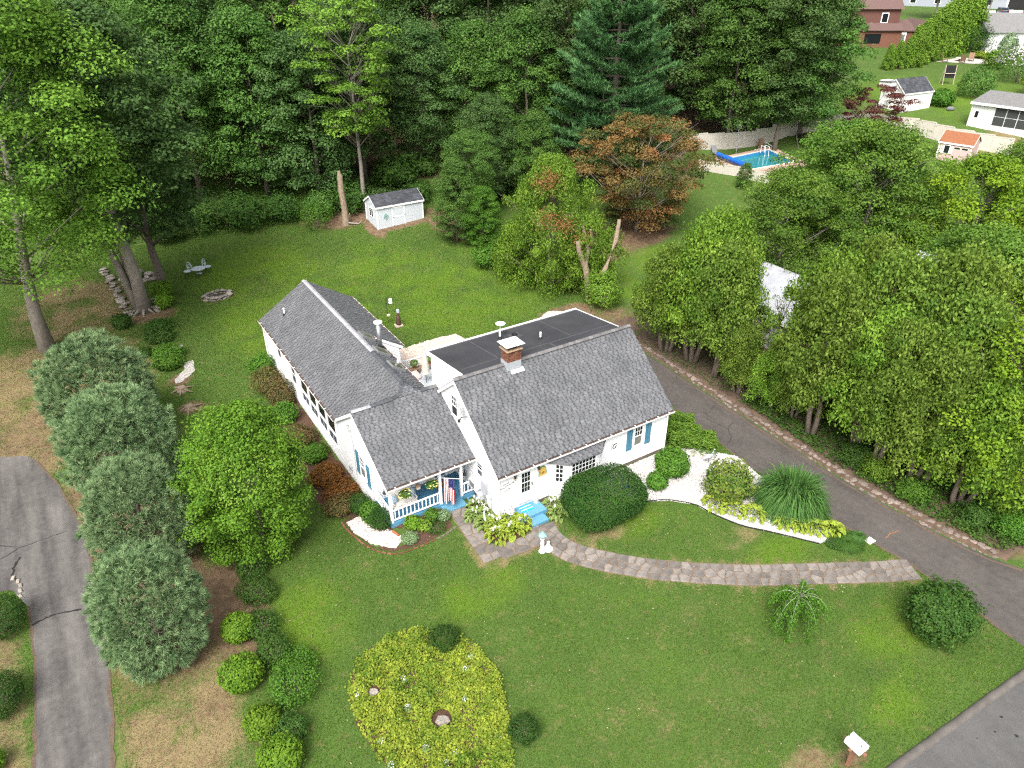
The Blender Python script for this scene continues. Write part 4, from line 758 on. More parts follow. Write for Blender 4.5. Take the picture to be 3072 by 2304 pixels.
ac = part('air_conditioner', MB().bbox(-.42, -.0, 1.50, 2.12, .98, 1.42, .02), M['white'], house); part('grille', MB().box(-.425, -.421, 1.56, 2.06, 1.02, 1.36), M['greyd'], ac)
part('electric_panel', MB().bbox(-.20, -.015, .86, 1.30, 1.0, 1.78, .015), mat('grey_panel', (.40, .40, .44), rough=.5), house); mt_ = part('electric_meter', MB().bbox(-.16, -.015, .46, .70, 1.08, 1.52, .01).lathe([(.10, 0), (.10, .10), (.05, .13)], 12, (-.2, .58, 1.1)), M['aqua'], house)
part('conduit', MB().tube([(-.06, .56, 1.5), (-.06, .56, 2.95), (-.1, .7, 3.4)], .03, 6), M['trim'], house); part('conduit', MB().tube([(-.05, 1.0, .0), (-.05, 1.0, 1.0)], .03, 6).tube([(-.05, 1.15, .0), (-.05, 1.15, 1.0)], .025, 6).tube([(-.08, .5, .0), (-.08, .5, 1.1)], .02, 6), M['grey'], house)
part('gas_meter', MB().bbox(-.30, -.05, 1.25, 1.55, .45, .8, .03), mat('meter_grey', (.48, .49, .50), rough=.5), house); part('dryer_vent', MB().bbox(XW - .12, XW - .014, 7.3, 7.52, .25, .5, .02), M['grey'], house)
part('cable_coil', MB().tube([(XW - .02 - .004 * i, 6.9 + .2 * math.cos(i * .55), 3.25 + .16 * math.sin(i * .55)) for i in range(26)], .008, 4).tube([(XW - .02, 6.75, 3.2), (XW - .02, 6.6, 2.4), (XW - .02, 6.65, .2)], .009, 4), M['greyd'], house)
# ================================================================== porch, steps and the things on them
pf = part('porch_floor', MB().box(XW, -.035, 2.30, 4.29, .10, .22), M['bluefl'], house)
part('porch_skirt', MB().box(XW, -.04, 2.28, 2.299, -.12, .215), M['bluelt'], house); part('porch_skirt', MB().box(XW - .02, XW - .001, 2.28, 4.29, -.5, .215), M['bluelt'], house)
stp = part('porch_step', MB().bbox(-1.98, -.76, 1.74, 2.279, -.02, .11, .012), M['bluelt'], house)
part('lattice_frame', MB().box(-.55, -.1, 2.18, 2.24, .02, .10).box(-.55, -.48, 1.8, 2.179, .02, .10).box(-.12, -.06, 1.8, 2.179, .02, .10).box(-.55, -.06, 1.74, 1.799, .02, .10), M['bluelt'], house)
for x, y in ((-4.60, 2.37), (-1.93, 2.37), (-.73, 2.37)): part('porch_post', MB().bbox(x - .065, x + .065, y - .065, y + .065, .22, 2.26, .004), M['trim'], house)
def railing(a, b, n, z0=.30, z1=.95):
    a, b = Vector(a), Vector(b); d = (b - a).normalized(); L_ = (b - a).length; m = basis(a, d, Vector((-d.y, d.x, 0)), (0, 0, 1))
    o = part('railing', MB().bbox(0, L_, -.045, .045, z1 - .045, z1, .006, .5, m).box(0, L_, -.03, .03, z0, z0 + .06, .5, m), M['trim'], house)
    for i in range(n): u = L_ * (i + .5) / n; part('baluster', MB().box(u - .024, u + .024, -.02, .02, z0 + .061, z1 - .046, .5, m), M['trim'], o)
railing((-4.53, 2.37, 0), (-2.0, 2.37, 0), 12); railing((-.66, 2.37, 0), (-.05, 2.37, 0), 3); railing((-4.60, 2.44, 0), (-4.60, 4.25, 0), 8)
part('stoop', MB().bbox(.72, 2.32, -.92, -.03, -.02, .33, .015), M['bluelt'], house); part('stoop_step', MB().bbox(1.12, 2.10, -1.44, -.921, -.02, .165, .012), M['bluelt'], house)
def lantern_w(u, z):
    p = fr(FRONT, u, .0, z); q = part('wall_lantern', MB().box(-.03, .03, -.05, -.015, .05, .2, .5, Matrix.Translation(p)).lathe([(.02, .22), (.07, .16), (.06, .1), (.05, -.02), (.015, -.05)], 8, p + Vector((0, -.12, 0))), M['copper'], house)
    part('lantern_glass', MB().lathe([(.04, -.10), (.055, -.04), (.03, -.02)], 8, p + Vector((0, -.12, -.02))), mat('amber_glass', (.5, .3, .2), rough=.2), q)
lantern_w(.95, 2.28); lantern_w(2.33, 2.26)
# door mat
dmt = thing('door_mat', 'striped teal, blue and cream door mat on the pale blue stoop', 'mat', (1.46, -.34, .331))
for i, mt_ in enumerate(('teal', 'cream', 'bluemat', 'cream', 'teal')):
    y = (.155, .105, -.045, -.095, -.225); wv = (.07, .05, .15, .05, .13)
    part('stripe', MB().box(-.34, .34, y[i], y[i] + wv[i] - .002, 0, .012), M[mt_], dmt)
def text_mesh(s, size, ext=.006, spacing=1., shear=0):
    c = bpy.data.curves.new('lettering', 'FONT'); c.body = s; c.size = size; c.extrude = ext; c.align_x = 'CENTER'; c.align_y = 'CENTER'; c.space_character = spacing; c.shear = shear
    o = bpy.data.objects.new('lettering', c); C.objects.link(o); dg = bpy.context.evaluated_depsgraph_get(); me = bpy.data.meshes.new_from_object(o.evaluated_get(dg)); bpy.data.objects.remove(o); return me
# surfboard number board
sg = thing('house_number_sign', 'yellow surfboard nose sign with green rim reading 1681 beside the door', 'sign', (2.62, -.02, 2.0))
def nose(w_, z0, z1, n=9): return [(-w_ / 2, z0)] + [(-w_ / 2 * math.cos(t * math.pi / 2) ** .8, z0 + (z1 - z0) * math.sin(t * math.pi / 2)) for t in np.linspace(.12, .999, n)] + [(w_ / 2 * math.cos(t * math.pi / 2) ** .8, z0 + (z1 - z0) * math.sin(t * math.pi / 2)) for t in np.linspace(.98, .12, n)] + [(w_ / 2, z0)]
part('rim', MB().prism([(x, -.0, z) for x, z in nose(.50, -.26, .32)], (0, -.025, 0)), M['green'], sg); part('board', MB().prism([(x, -.0255, z) for x, z in nose(.41, -.262, .25)], (0, -.012, 0)), M['yellow'], sg)
part('stringer', MB().box(-.006, .006, -.0405, -.0378, -.25, .24), M['rust'], sg); link('numerals', text_mesh('1681', .17, .004), M['black'], sg, loc=(.0, -.042, -.10), rot=(math.pi / 2, 0, 0))
lg = thing('letter_sign', 'black scrolled capital letter G on the white front wall', 'sign', (7.2, -.02, 1.72)); link('letter', text_mesh('G', .42, .008, 1, .25), M['black'], lg, loc=(0, -.012, 0), rot=(math.pi / 2, 0, 0)); part('flourish', MB().tube([(-.10 + .10 * math.cos(a), -.012, .02 + .19 * math.sin(a)) for a in np.linspace(.6, 4.2, 14)], .009, 5), M['black'], lg)
for nm, lab, pts, c in (('wall_note_ornament', 'curved grey metal note ornament high on the white wall left of the door', [(.29, 2.06), (.42, 2.1), (.54, 2.09), (.62, 2.12)], [(.45, 1.96), (.6, 1.99), (.78, 1.98), (.88, 2.04)]), ('wall_note_ornament', 'lower grey metal note ornament with a coil below the other note', [(.13, 1.88), (.33, 1.89), (.50, 1.94)], [(.28, 1.65), (.45, 1.68), (.58, 1.67), (.64, 1.75)])):
    o = thing(nm, lab, 'ornament', (.45, -.02, 1.9)); part('bar', MB().tube([(x - .45, -.02, z - 1.9) for x, z in pts], .012, 5), M['greyd'], o); part('hook', MB().tube([(x - .45, -.02, z - 1.9) for x, z in c], .012, 5).lathe([(.0, 0), (.045, .006), (.045, .014), (0, .02)], 10, (c[-1][0] - .45, -.03, c[-1][1] - 1.9)), M['greyd'], o)
# overhead service wire
tag(part('service_wire', MB().tube([(.35, -.30, 2.72), (.75, -.55, 1.75), (1.0, -1.2, .9), (.9, -2.3, .75), (.62, -2.95, .8)], .006, 4), M['grey'], None), 'thin wire running from the eave down to the garden lamp', 'wire')
# flag on its pole
fg = thing('flag', 'striped red and white flag with starred navy canton hanging by the porch step', 'flag', (-1.93, 2.30, 1.92)); part('pole', MB().tube([(0, 0, 0), (.30, -.42, .12), (.62, -.85, .24)], .014, 6), M['white'], fg); part('finial', MB().lathe([(0, -.03), (.03, 0), (0, .03)], 8, (.64, -.88, .25)), M['yellow'], fg)
def flagpt(a, s):       # a across the fly end pole 0..1, s down 0..1
    fold = .07 * math.sin(a * 11 + s * 2.0) * (.5 + s); return Vector((.10 + .36 * a + fold * .8 - .05 * s * (1 - a), -.14 - .50 * a + fold * 1.3,   .05 + .13 * a - 1.5 * s - .05 * a * s))
for i in range(13):      # stripes run down the hanging cloth
    b = MB(); V = []; F = []; ns = 12
    for k in range(ns + 1):
        s = k / ns
        for q in (0, .5, 1): V.append(flagpt((i + q) / 13, s))
    for k in range(ns):
        if i >= 6 and k < 5: continue
        F += [(k * 3, k * 3 + 1, k * 3 + 4, k * 3 + 3), (k * 3 + 1, k * 3 + 2, k * 3 + 5, k * 3 + 4)]
    b.add(V, F); part('stripe', b, M['red' if i % 2 == 0 else 'flagw'], fg)
b = MB(); V = []; F = []; st = MB()
for k in range(7):
    for q in range(9): V.append(flagpt((6 + 7 * q / 8) / 13, k * 5 / 72))
for k in range(6):
    for q in range(8): F.append((k * 9 + q, k * 9 + q + 1, k * 9 + q + 10, k * 9 + q + 9))
cn = part('canton', b.add(V, F), M['navy'], fg)
for k in range(7):
    for q in range(6):
        a_, s_ = (6.6 + 6 * q / 5 + (.5 if k % 2 else 0)) / 13.2, (k + .6) * .055; p = flagpt(a_, s_); u_ = (flagpt(a_ + .012, s_) - p); v_ = flagpt(a_, s_ + .011) - p; n_ = u_.cross(v_).normalized() * -.006
        if n_.y > 0: n_ = -n_
        st.add([p + n_ + u_ * math.cos(t) * (1 if j % 2 else .42) + v_ * math.sin(t) * (1 if j % 2 else .42) for j, t in enumerate(np.linspace(0, 2 * math.pi, 11)[:-1])], [tuple(range(10))])
part('stars', st, M['flagw'], cn)
# hanging swing and cushions
sw_ = thing('porch_swing', 'cream painted porch swing hanging at the end of the blue porch', 'swing', (-3.62, 3.15, .55)); part('seat', MB().bbox(-.62, .62, -.25, .27, 0, .05, .01), M['swingw'], sw_); part('backrest', MB().prism([(-.62, .26, .05), (.62, .26, .05), (.62, .36, .5), (.3, .37, .56), (0, .37, .6), (-.3, .37, .56), (-.62, .36, .5)], (0, .03, 0)), M['swingw'], sw_)
for s in (-1, 1): part('armrest', MB().box(s * .62 - .03, s * .62 + .03, -.27, .3, .22, .26).box(s * .62 - .025, s * .62 + .025, -.26, -.2, .0, .22), M['swingw'], sw_); part('chain', MB().tube([(s * .62, -.2, .26), (s * .62, .0, 1.85)], .008, 4).tube([(s * .62, .28, .5), (s * .62, .0, 1.85)], .008, 4), M['grey'], sw_)
part('apron', MB().prism([(-.62, -.255, .0), (.62, -.255, .0), (.55, -.255, -.10), (.2, -.255, -.05), (0, -.255, -.10), (-.2, -.255, -.05), (-.55, -.255, -.10)], (0, -.02, 0)), M['swingw'], sw_)
def cushion(x, y, z, rz, tilt, mt, lab, s=.22, parent=None):
    n = 6; V = []; F = []
    for side in (1, -1):
        for i in range(n + 1):
            for j in range(n + 1):
                a, c = i / n * 2 - 1, j / n * 2 - 1; V.append((a * s * (1 - .08 * c * c), side * .075 * (1 - a ** 4) * (1 - c ** 4), c * s * (1 - .08 * a * a)))
    for o in (0, (n + 1) ** 2):
        for i in range(n):
            for j in range(n):
                q = o + i * (n + 1) + j; f = (q, q + 1, q + n + 2, q + n + 1); F.append(f if o else f[::-1])
    o = link('cushion', MB().add(V, F).mesh('cushion', True), mt, loc=(x, y, z), rot=(tilt, 0, rz)); return tag(o, lab, 'cushion')
cushion(-4.08, 3.22, .83, .35, -.4, M['bluefab'], 'blue leaf patterned cushion at the wall end of the porch swing'); cushion(-3.14, 3.28, .83, -.2, -.35, M['bluefab'], 'blue leaf patterned cushion at the open end of the porch swing')
def leaf_cloud(P, N, size, tone, seed=0, aspect=.55, fold=.12, name='foliage', smooth=False, tang=None):
    r = R(seed); P = np.asarray(P, float); n = len(P); N = np.asarray(N, float); N = N / (np.linalg.norm(N, axis=1, keepdims=True) + 1e-9)
    T = r.normal(0, 1, (n, 3)) if tang is None else tang + r.normal(0, .25, (n, 3)); T -= (T * N).sum(1, keepdims=True) * N; T /= np.linalg.norm(T, axis=1, keepdims=True) + 1e-9
    B = np.cross(N, T); s = (np.ones(n) * size)[:, None]; w_ = s * aspect
    V = np.stack([P - T * s * .5, P + B * w_ * .5 + N * s * fold, P + T * s * .5, P - B * w_ * .5 + N * s * fold], 1)
    return fast_mesh(name, V.reshape(-1, 3), np.arange(4 * n).reshape(-1, 4), tone, smooth)
def sph(r, n, zmin=-1.):
    z = r.uniform(zmin, 1, n); a = r.uniform(0, 2 * math.pi, n); q = np.sqrt(1 - z * z); return np.c_[q * np.cos(a), q * np.sin(a), z]
def basket(x, lab, seed):
    o = thing('hanging_basket', lab, 'flower basket', (x, 2.28, 1.62)); part('pot', MB().lathe([(.07, -.10), (.12, .0), (.135, .06), (.11, .05)], 12), M['terra'], o); part('hanger', MB().tube([(-.1, 0, .06), (0, 0, .6), (.1, 0, .06)], .006, 4), M['dark'], o)
    r = R(seed); d = sph(r, 420, -.55); P = d * np.array([.34, .30, .26]) * r.uniform(.5, 1, (420, 1)) + np.array([0, 0, .13]); link('foliage', leaf_cloud(P, d + [0, 0, .6], .085, r.uniform(0, .6, 420), seed), LM['shrub'], o)
    d = sph(r, 26, -.3); P = d * np.array([.33, .30, .26]) + np.array([0, -.02, .14]); fb = MB()
    for p in P:
        for k in range(5):
            a = k * 1.257 + seed; fb.add([p, p + np.array([.05 * math.cos(a), .05 * math.sin(a) * .7, .02]), p + np.array([.05 * math.cos(a + 1.2), .05 * math.sin(a + 1.2) * .7, .02])], [(0, 1, 2)], .5)
    part('flowers', fb, LM['yflower'], o)
basket(-3.85, 'hanging basket of yellow flowers in front of the porch swing', 1); basket(-2.42, 'hanging basket of yellow flowers beside the middle porch post', 2)
bh = thing('hanging_birdhouse', 'small weathered birdhouse hanging from the porch eave between two flower baskets', 'birdhouse', (-3.12, 2.33, 1.72)); part('body', MB().box(-.09, .09, -.07, .07, 0, .2), M['woodl'], bh); part('roof', MB().prism([(-.13, -.1, .18), (.13, -.1, .18), (0, -.1, .34)], (0, .2, 0)), M['wood'], bh); part('cord', MB().tube([(0, 0, .33), (0, 0, .6)], .006, 4), M['dark'], bh)
for x, y, z, lab in ((-4.5, 3.3, 1.25, 'wind chime hanging inside the railing end of the porch'), (-.42, 2.55, 1.2, 'black metal wind chime hanging by the short porch railing')):
    o = thing('wind_chime', lab, 'wind chime', (x, y, z)); part('bell', MB().lathe([(.02, .45), (.03, .3), (.11, .12), (.10, .1), (.02, .0)], 10), M['dark'], o); part('cord', MB().tube([(0, 0, .45), (0, 0, 1.1)], .006, 4).tube([(0, 0, 0), (0, 0, -.3)], .005, 4), M['dark'], o); part('sail', MB().prism([(-.05, 0, -.42), (.05, 0, -.42), (.0, 0, -.28)], (0, .006, 0)), M['dark'], o)
wm = thing('porch_rug', 'brown coir welcome mat with pale lettering on the blue porch floor', 'rug', (-1.22, 3.68, .221)); part('mat', MB().bbox(-.38, .38, -.24, .24, 0, .015, .004), mat('coir', (.27, .13, .06), (.20, .10, .05), 20, .95), wm); link('lettering', text_mesh('WELCOME', .14, .002, 1.), M['woodl'], wm, loc=(0, -.05, .0185)); part('motif', MB().lathe([(.07, .016), (.07, .019)], 8, (-.2, .13, 0)).lathe([(.07, .016), (.07, .019)], 8, (.05, .14, 0)).lathe([(.05, .016), (.05, .019)], 8, (.25, .13, 0)), M['cream'], wm)
gs = thing('bird_statue', 'small black and white bird statue on the corner of the blue stoop', 'statue', (2.14, -.2, .33)); part('body', MB().lathe([(.05, 0), (.09, .06), (.08, .16), (.04, .24), (.05, .29), (.03, .34), (.0, .35)], 10), M['white'], gs, smooth=True); part('wing', MB().lathe([(.02, .07), (.06, .12), (.02, .2)], 8, (.05, .02, 0)), M['black'], gs); part('base', MB().lathe([(.13, 0), (.13, .02), (.1, .03)], 12), mat('green_base', (.35, .45, .30), rough=.8), gs); part('beak', MB().tube([(0, -.03, .3), (0, -.1, .29)], [.015, .003], 5), M['black'], gs)
# planter of white flowers against the front wall
pw = thing('flower_pot', 'pot of white flowers against the wall left of the stoop', 'flower pot', (.52, -.28, 0)); part('pot', MB().lathe([(.12, 0), (.17, .28), (.19, .3), (.15, .28)], 12), M['aqua'], pw); r = R(5); d = sph(r, 260, -.2); link('foliage', leaf_cloud(d * [.28, .24, .36] * r.uniform(.5, 1, (260, 1)) + [0, 0, .5], d + [0, 0, .5], .10, r.uniform(0, 1, 260), 5), LM['shrub'], pw); d = sph(r, 240, .0); link('flowers', leaf_cloud(d * [.30, .26, .45] + [0, 0, .5], d, .085, r.uniform(0, 1, 240), 6, .9), LM['flower'], pw)
# garden lamp with figurine
gl = thing('garden_lamp', 'verdigris lantern on a white column at the bend of the path', 'lamp', (.62, -3.0, 0)); part('column', MB().lathe([(.17, 0), (.17, .05), (.09, .1), (.11, .25), (.08, .4), (.10, .55), (.075, .7), (.085, .78), (.12, .82)], 12), M['white'], gl, smooth=True)
part('lantern', MB().lathe([(.05, .82), (.14, 1.02), (.14, 1.03)], 6), M['rust'], gl); part('lamp_roof', MB().lathe([(.22, 1.03), (.21, 1.06), (.05, 1.19), (.06, 1.23), (.02, 1.27)], 6), M['verdi'], gl)
fgn = thing('garden_figurine', 'white cherub figurine in the grass beside the garden lamp', 'figurine', (.95, -3.02, 0)); part('body', MB().lathe([(.15, 0), (.16, .05), (.10, .10), (.12, .2), (.08, .32), (.05, .36), (.075, .42), (.07, .48), (.02, .52)], 10, sx=1.1), M['white'], fgn, smooth=True); part('plinth', MB().lathe([(.24, 0), (.24, .04), (.2, .06)], 12), M['white'], fgn)
tg = thing('terracotta_tile', 'terracotta drain pipe lying at the corner of the porch bed', 'pipe', (-4.72, 1.75, .06)); part('pipe', MB().tube([(-.06, .22, 0), (.06, -.22, 0)], .065, 10), M['terra'], tg)
tag(part('marker_stone', MB().bbox(14.1, 14.55, -10.95, -10.6, 0, .05, .015), M['cream'], None), 'flat cream stone at the edge of the right driveway', 'stone')
# mailboxes at the street
mb_ = thing('mailbox_post', 'weathered wooden post carrying two white mailboxes by the kerb', 'post', (3.8, -17.35, 0)); part('post', MB().bbox(-.07, .07, -.07, .07, -.3, 1.15, .01), M['post'], mb_); part('arm', MB().box(-.06, .06, -.42, .42, 1.02, 1.1).box(-.36, .36, -.05, .05, 1.101, 1.13), M['post'], mb_)
MBX = MB(); prof = [(-.11, 0)] + [(.11 * math.cos(a), .14 + .10 * math.sin(a)) for a in np.linspace(math.pi, 0, 9)] + [(.11, 0)]; MBX.prism([(x, -.30, z) for x, z in prof], (0, .60, 0)); mbx = MBX.mesh('mailbox')
for k, (dx, lab) in enumerate(((-.135, 'white arched mailbox on the wooden post, toward the middle of the lawn'), (.135, 'white arched mailbox on the wooden post, toward the driveway'))):
    o = thing('mailbox', lab, 'mailbox', (3.8 + dx, -17.35, 1.135), group='mailboxes on the post'); link('body', mbx, M['mail'], o); part('door', MB().prism([(x * .97, -.312, z * .98) for x, z in prof], (0, .011, 0)), M['mail'], o); part('flag', MB().box(.112, .12, -.2, -.16, .08, .25), M['greyd'], o)
# heron ornament in the shells
hr = thing('heron_ornament', 'pale blue grey heron ornament standing in the white shells', 'ornament', (12.2, -2.2, .02)); part('body', MB().tube([(-.34, .1, .34), (-.2, .06, .40), (0, 0, .46), (.16, -.05, .50), (.22, -.07, .62), (.20, -.07, .78), (.24, -.08, .86), (.32, -.1, .85)], [.02, .09, .12, .08, .04, .03, .045, .01], 8), M['aqua'], hr, smooth=True); part('leg', MB().tube([(.0, -.03, 0), (.0, -.03, .38)], .012, 5), M['greyd'], hr); part('leg', MB().tube([(.05, .03, 0), (.03, .03, .38)], .012, 5), M['greyd'], hr)
for x, y, lab in ((6.75, -1.75, 'blue glass garden ball behind the clipped round yew'), (7.25, -2.3, 'blue glass garden ball at the right flank of the clipped yew')):
    o = thing('gazing_ball', lab, 'ornament', (x, y, .02)); part('ball', MB().lathe([(.04, .26)] + [(.13 * math.cos(a), .38 + .13 * math.sin(a)) for a in np.linspace(-1.2, 1.4, 9)], 12), LM['bluep'], o, smooth=True); part('stand', MB().lathe([(.1, 0), (.03, .05), (.04, .27)], 8), M['white'], o)
# ---- rear deck with rail, umbrella, bench
dk = thing('rear_deck', 'pale grey rear deck with white balustrade between the wing and the house', 'deck', (0, 0, 0)); part('floor', MB().box(-.25, 5.9, 8.0, 15.3, .05, .25), mat('deck_boards', (.46, .49, .52), (.40, .43, .46), 2, .7), dk)
for a, b_, n in (((1.55, 15.2), (4.0, 15.2), 20), ((4.4, 15.8), (5.7, 15.8), 11)):
    a, b_ = Vector((*a, 0)), Vector((*b_, 0)); o = part('railing', MB().box(a.x, b_.x, a.y - .06, a.y + .06, 1.12, 1.18).box(a.x, b_.x, a.y - .03, a.y + .03, .32, .38), M['trim'], dk)
    for i in range(n): x = a.x + (b_.x - a.x) * (i + .5) / n; part('baluster', MB().box(x - .025, x + .025, a.y - .02, a.y + .02, .381, 1.119), M['trim'], o)
part('railing_post', MB().box(3.98, 4.1, 15.14, 15.26, .25, 1.25).box(5.68, 5.8, 15.75, 15.87, .0, 1.25).box(4.36, 4.46, 15.75, 15.86, 0, 1.25), M['trim'], dk); part('stairs', MB().box(4.4, 5.7, 15.3, 15.6, 0, .15), M['greyd'], dk)
um = thing('patio_umbrella', 'closed cream patio umbrella standing on the rear deck', 'umbrella', (2.75, 13.4, .25)); part('pole', MB().tube([(0, 0, 0), (0, 0, 2.45)], .022, 8), M['dark'], um); part('canopy', MB().lathe([(.30, .75), (.27, .85), (.22, 1.4), (.14, 2.0), (.05, 2.35), (.02, 2.4)], 9), M['fabric'], um)
bn = thing('deck_bench', 'brown wooden bench along the rear deck balustrade', 'bench', (2.7, 14.75, .25)); part('seat', MB().bbox(-1.1, 1.3, -.2, .2, .4, .46, .01), M['wood'], bn)
for x in (-1.0, .1, 1.2): part('leg', MB().box(x - .05, x + .05, -.16, .16, 0, .4), M['wood'], bn)
cushion(2.35, 14.2, .52, .2, -1.1, M['pinkfab'], 'pink patterned cushion lying by the umbrella on the rear deck', .34)
for x, sd_ in ((2.6, 1), (3.7, 2)):
    o = thing('deck_planter', 'small pot plant on the rear deck bench ' + ('beside the umbrella' if sd_ == 1 else 'next to the dormer wall'), 'pot plant', (x, 14.8, .71)); part('pot', MB().lathe([(.1, 0), (.14, .18)], 10), M['terra'], o); r = R(sd_); d = sph(r, 160, -.2); link('foliage', leaf_cloud(d * .26 + [0, 0, .32], d + [0, 0, .5], .12, r.uniform(0, 1, 160), sd_), LM['shrub'], o)
ch_ = thing('deck_chair', 'brown wooden chair on the rear deck close to the porch ridge', 'chair', (1.6, 9.4, .25)); part('backrest', MB().box(-.4, .4, -.25, -.2, .4, .95), M['wood'], ch_); part('seat', MB().box(-.4, .4, -.2, .3, .38, .43), M['wood'], ch_)
for sx in (-.38, .32):
    for sy in (-.25, .24): part('leg', MB().box(sx, sx + .06, sy, sy + .06, 0, .38), M['wood'], ch_)
# bird feeder pole and garden statue on the back lawn
bf = thing('bird_feeder', 'black pole with two hanging bird feeders on the back lawn', 'bird feeder', (4.3, 22.9, .1)); part('pole', MB().tube([(0, 0, 0), (0, 0, 2.1)], .02, 6).tube([(0, 0, 2.0), (.25, 0, 2.1), (.32, 0, 1.95)], .012, 5).tube([(0, 0, .75), (.0, -.2, .8)], .012, 5), M['black'], bf); part('feeder', MB().lathe([(.05, 1.93), (.13, 1.88), (.13, 1.6), (.15, 1.58)], 10, (.32, 0, 0)), M['white'], bf); part('feeder', MB().lathe([(.0, .85), (.13, .78), (.14, .7), (.06, .68)], 10, (0, -.2, 0)), M['woodl'], bf)
stt = thing('garden_statue', 'brown carved statue on a tan plinth on the back lawn', 'statue', (4.75, 22.0, .1)); part('plinth', MB().bbox(-.28, .28, -.22, .22, 0, .14, .02), M['tanstone'], stt); part('figure', MB().lathe([(.2, .14), (.22, .3), (.16, .5), (.2, .68), (.13, .82), (.08, .9), (.11, .98), (.1, 1.08), (.0, 1.12)], 12, sx=.9), mat('brown_statue', (.10, .055, .04), (.07, .04, .03), 9, .6), stt, smooth=True); part('lantern_top', MB().box(-.08, .08, -.08, .08, 1.12, 1.35), M['aqua'], stt)
# bistro set and fire pit
bt = thing('bistro_table', 'round grey metal garden table on the back lawn', 'table', (-5.7, 39.0, gz(-5.7, 39.0))); part('tabletop', MB().lathe([(.55, .70), (.57, .73), (.5, .74)], 16), M['aqua'], bt); part('shelf', MB().lathe([(.22, .3), (.22, .32)], 12), M['aqua'], bt)
for a in (0, 2.1, 4.2): part('leg', MB().tube([(.38 * math.cos(a), .38 * math.sin(a), 0), (.18 * math.cos(a), .18 * math.sin(a), .35), (.36 * math.cos(a), .36 * math.sin(a), .7)], .025, 6), M['black'], bt)
for dx, dy, rz_, lab in ((-.85, .25, -1.1, 'curly backed grey metal garden chair at the wood side of the round table'), (.8, .45, 1.0, 'curly backed grey metal garden chair at the shed side of the round table')):
    o = thing('bistro_chair', lab, 'chair', (-5.7 + dx, 39.0 + dy, gz(-5.7, 39)), rz_, 'garden chairs', 1.25); part('seat', MB().lathe([(.24, .44), (.25, .46), (.2, .47)], 12), M['aqua'], o); part('backrest', MB().tube([(.26 * math.cos(a), .2, .75 + .26 * math.sin(a)) for a in np.linspace(0, 6.28, 15)], .022, 5).tube([(.13 * math.cos(a), .2, .75 + .13 * math.sin(a)) for a in np.linspace(0, 6.28, 11)], .018, 5).tube([(-.2, .2, .45), (-.2, .2, .6)], .02, 5).tube([(.2, .2, .45), (.2, .2, .6)], .02, 5), M['aqua'], o)
    for a in (.8, 2.35, 3.9, 5.5): part('leg', MB().tube([(.24 * math.cos(a), .24 * math.sin(a), 0), (.18 * math.cos(a), .18 * math.sin(a), .44)], .016, 5), M['black'], o)
def rock_mesh(seed, n=10):
    r = R(seed); V = []; F = []; rings = [(.55, 0), (.95, .25), (.9, .6), (.55, .9)]
    for (rr, z) in rings:
        for k in range(7): a = 2 * math.pi * k / 7; q = rr * r.uniform(.8, 1.2); V.append((q * math.cos(a), q * math.sin(a), z + r.uniform(-.08, .08)))
    for i in range(3):
        for k in range(7): F.append((i * 7 + k, i * 7 + (k + 1) % 7, (i + 1) * 7 + (k + 1) % 7, (i + 1) * 7 + k))
    return MB().add(V, F + [tuple(range(21, 28))]).mesh('stone')
RK = [rock_mesh(i) for i in range(6)]
def stones(parent, pts, seed, mt, s0, s1, flat=.7):
    r = random.Random(seed)
    for (x, y, z) in pts: s = r.uniform(s0, s1); link('stone', r.choice(RK), mt, parent, loc=(x, y, z), rot=(r.uniform(-.15, .15), r.uniform(-.15, .15), r.uniform(0, 6.28)), scale=(s * r.uniform(.8, 1.3), s * r.uniform(.7, 1.1), s * flat))
fp = thing('fire_pit', 'ring of rough stones round a sooty fire pit on the back lawn', 'fire pit', (-5.4, 34.3, gz(-5.4, 34.3))); stones(fp, [((.95 + .08 * math.sin(9 * a)) * math.cos(a), .7 * math.sin(a), -.05 + lv * .2) for lv in (0, 1) for a in np.linspace(0, 6.28, 17)[:-1] + lv * .2], 1, M['rock'], .16, .26); part('ash', MB().lathe([(.75, .05), (.4, .08), (.0, .07)], 12, sy=.65), mat('ash', (.05, .045, .04), rough=1), fp)
rw = thing('dry_stone_row', 'low row of loose fieldstones beside the three-stemmed tree', 'stone row', (-12.1, 39, 0)); stones(rw, [(-.05 * (y - 39) + R(int(y * 9)).uniform(-.25, .25), y - 39, gz(-12.1, y) - .05 + .15 * (k % 2)) for k, y in enumerate(np.arange(34.6, 44.5, .28))], 2, M['rock'], .2, .36, .5)
rp = thing('stone_heap', 'heap of fieldstones behind the three-stemmed tree', 'stone heap', (-10.2, 41, gz(-10.2, 41))); stones(rp, [(R(k).uniform(-1.2, 1.2), R(k + 50).uniform(-.9, .9), -.05 + .22 * (k % 3)) for k in range(26)], 3, M['rock'], .22, .5)
rp = thing('stone_heap', 'pile of pale stones at the foot of the trunk in the long border', 'stone heap', (-9.6, 35.2, gz(-9.6, 35.2))); stones(rp, [(R(k).uniform(-.5, .5), R(k + 50).uniform(-1.2, 1.2), -.05 + .12 * (k % 3)) for k in range(22)], 4, M['rock'], .16, .3)
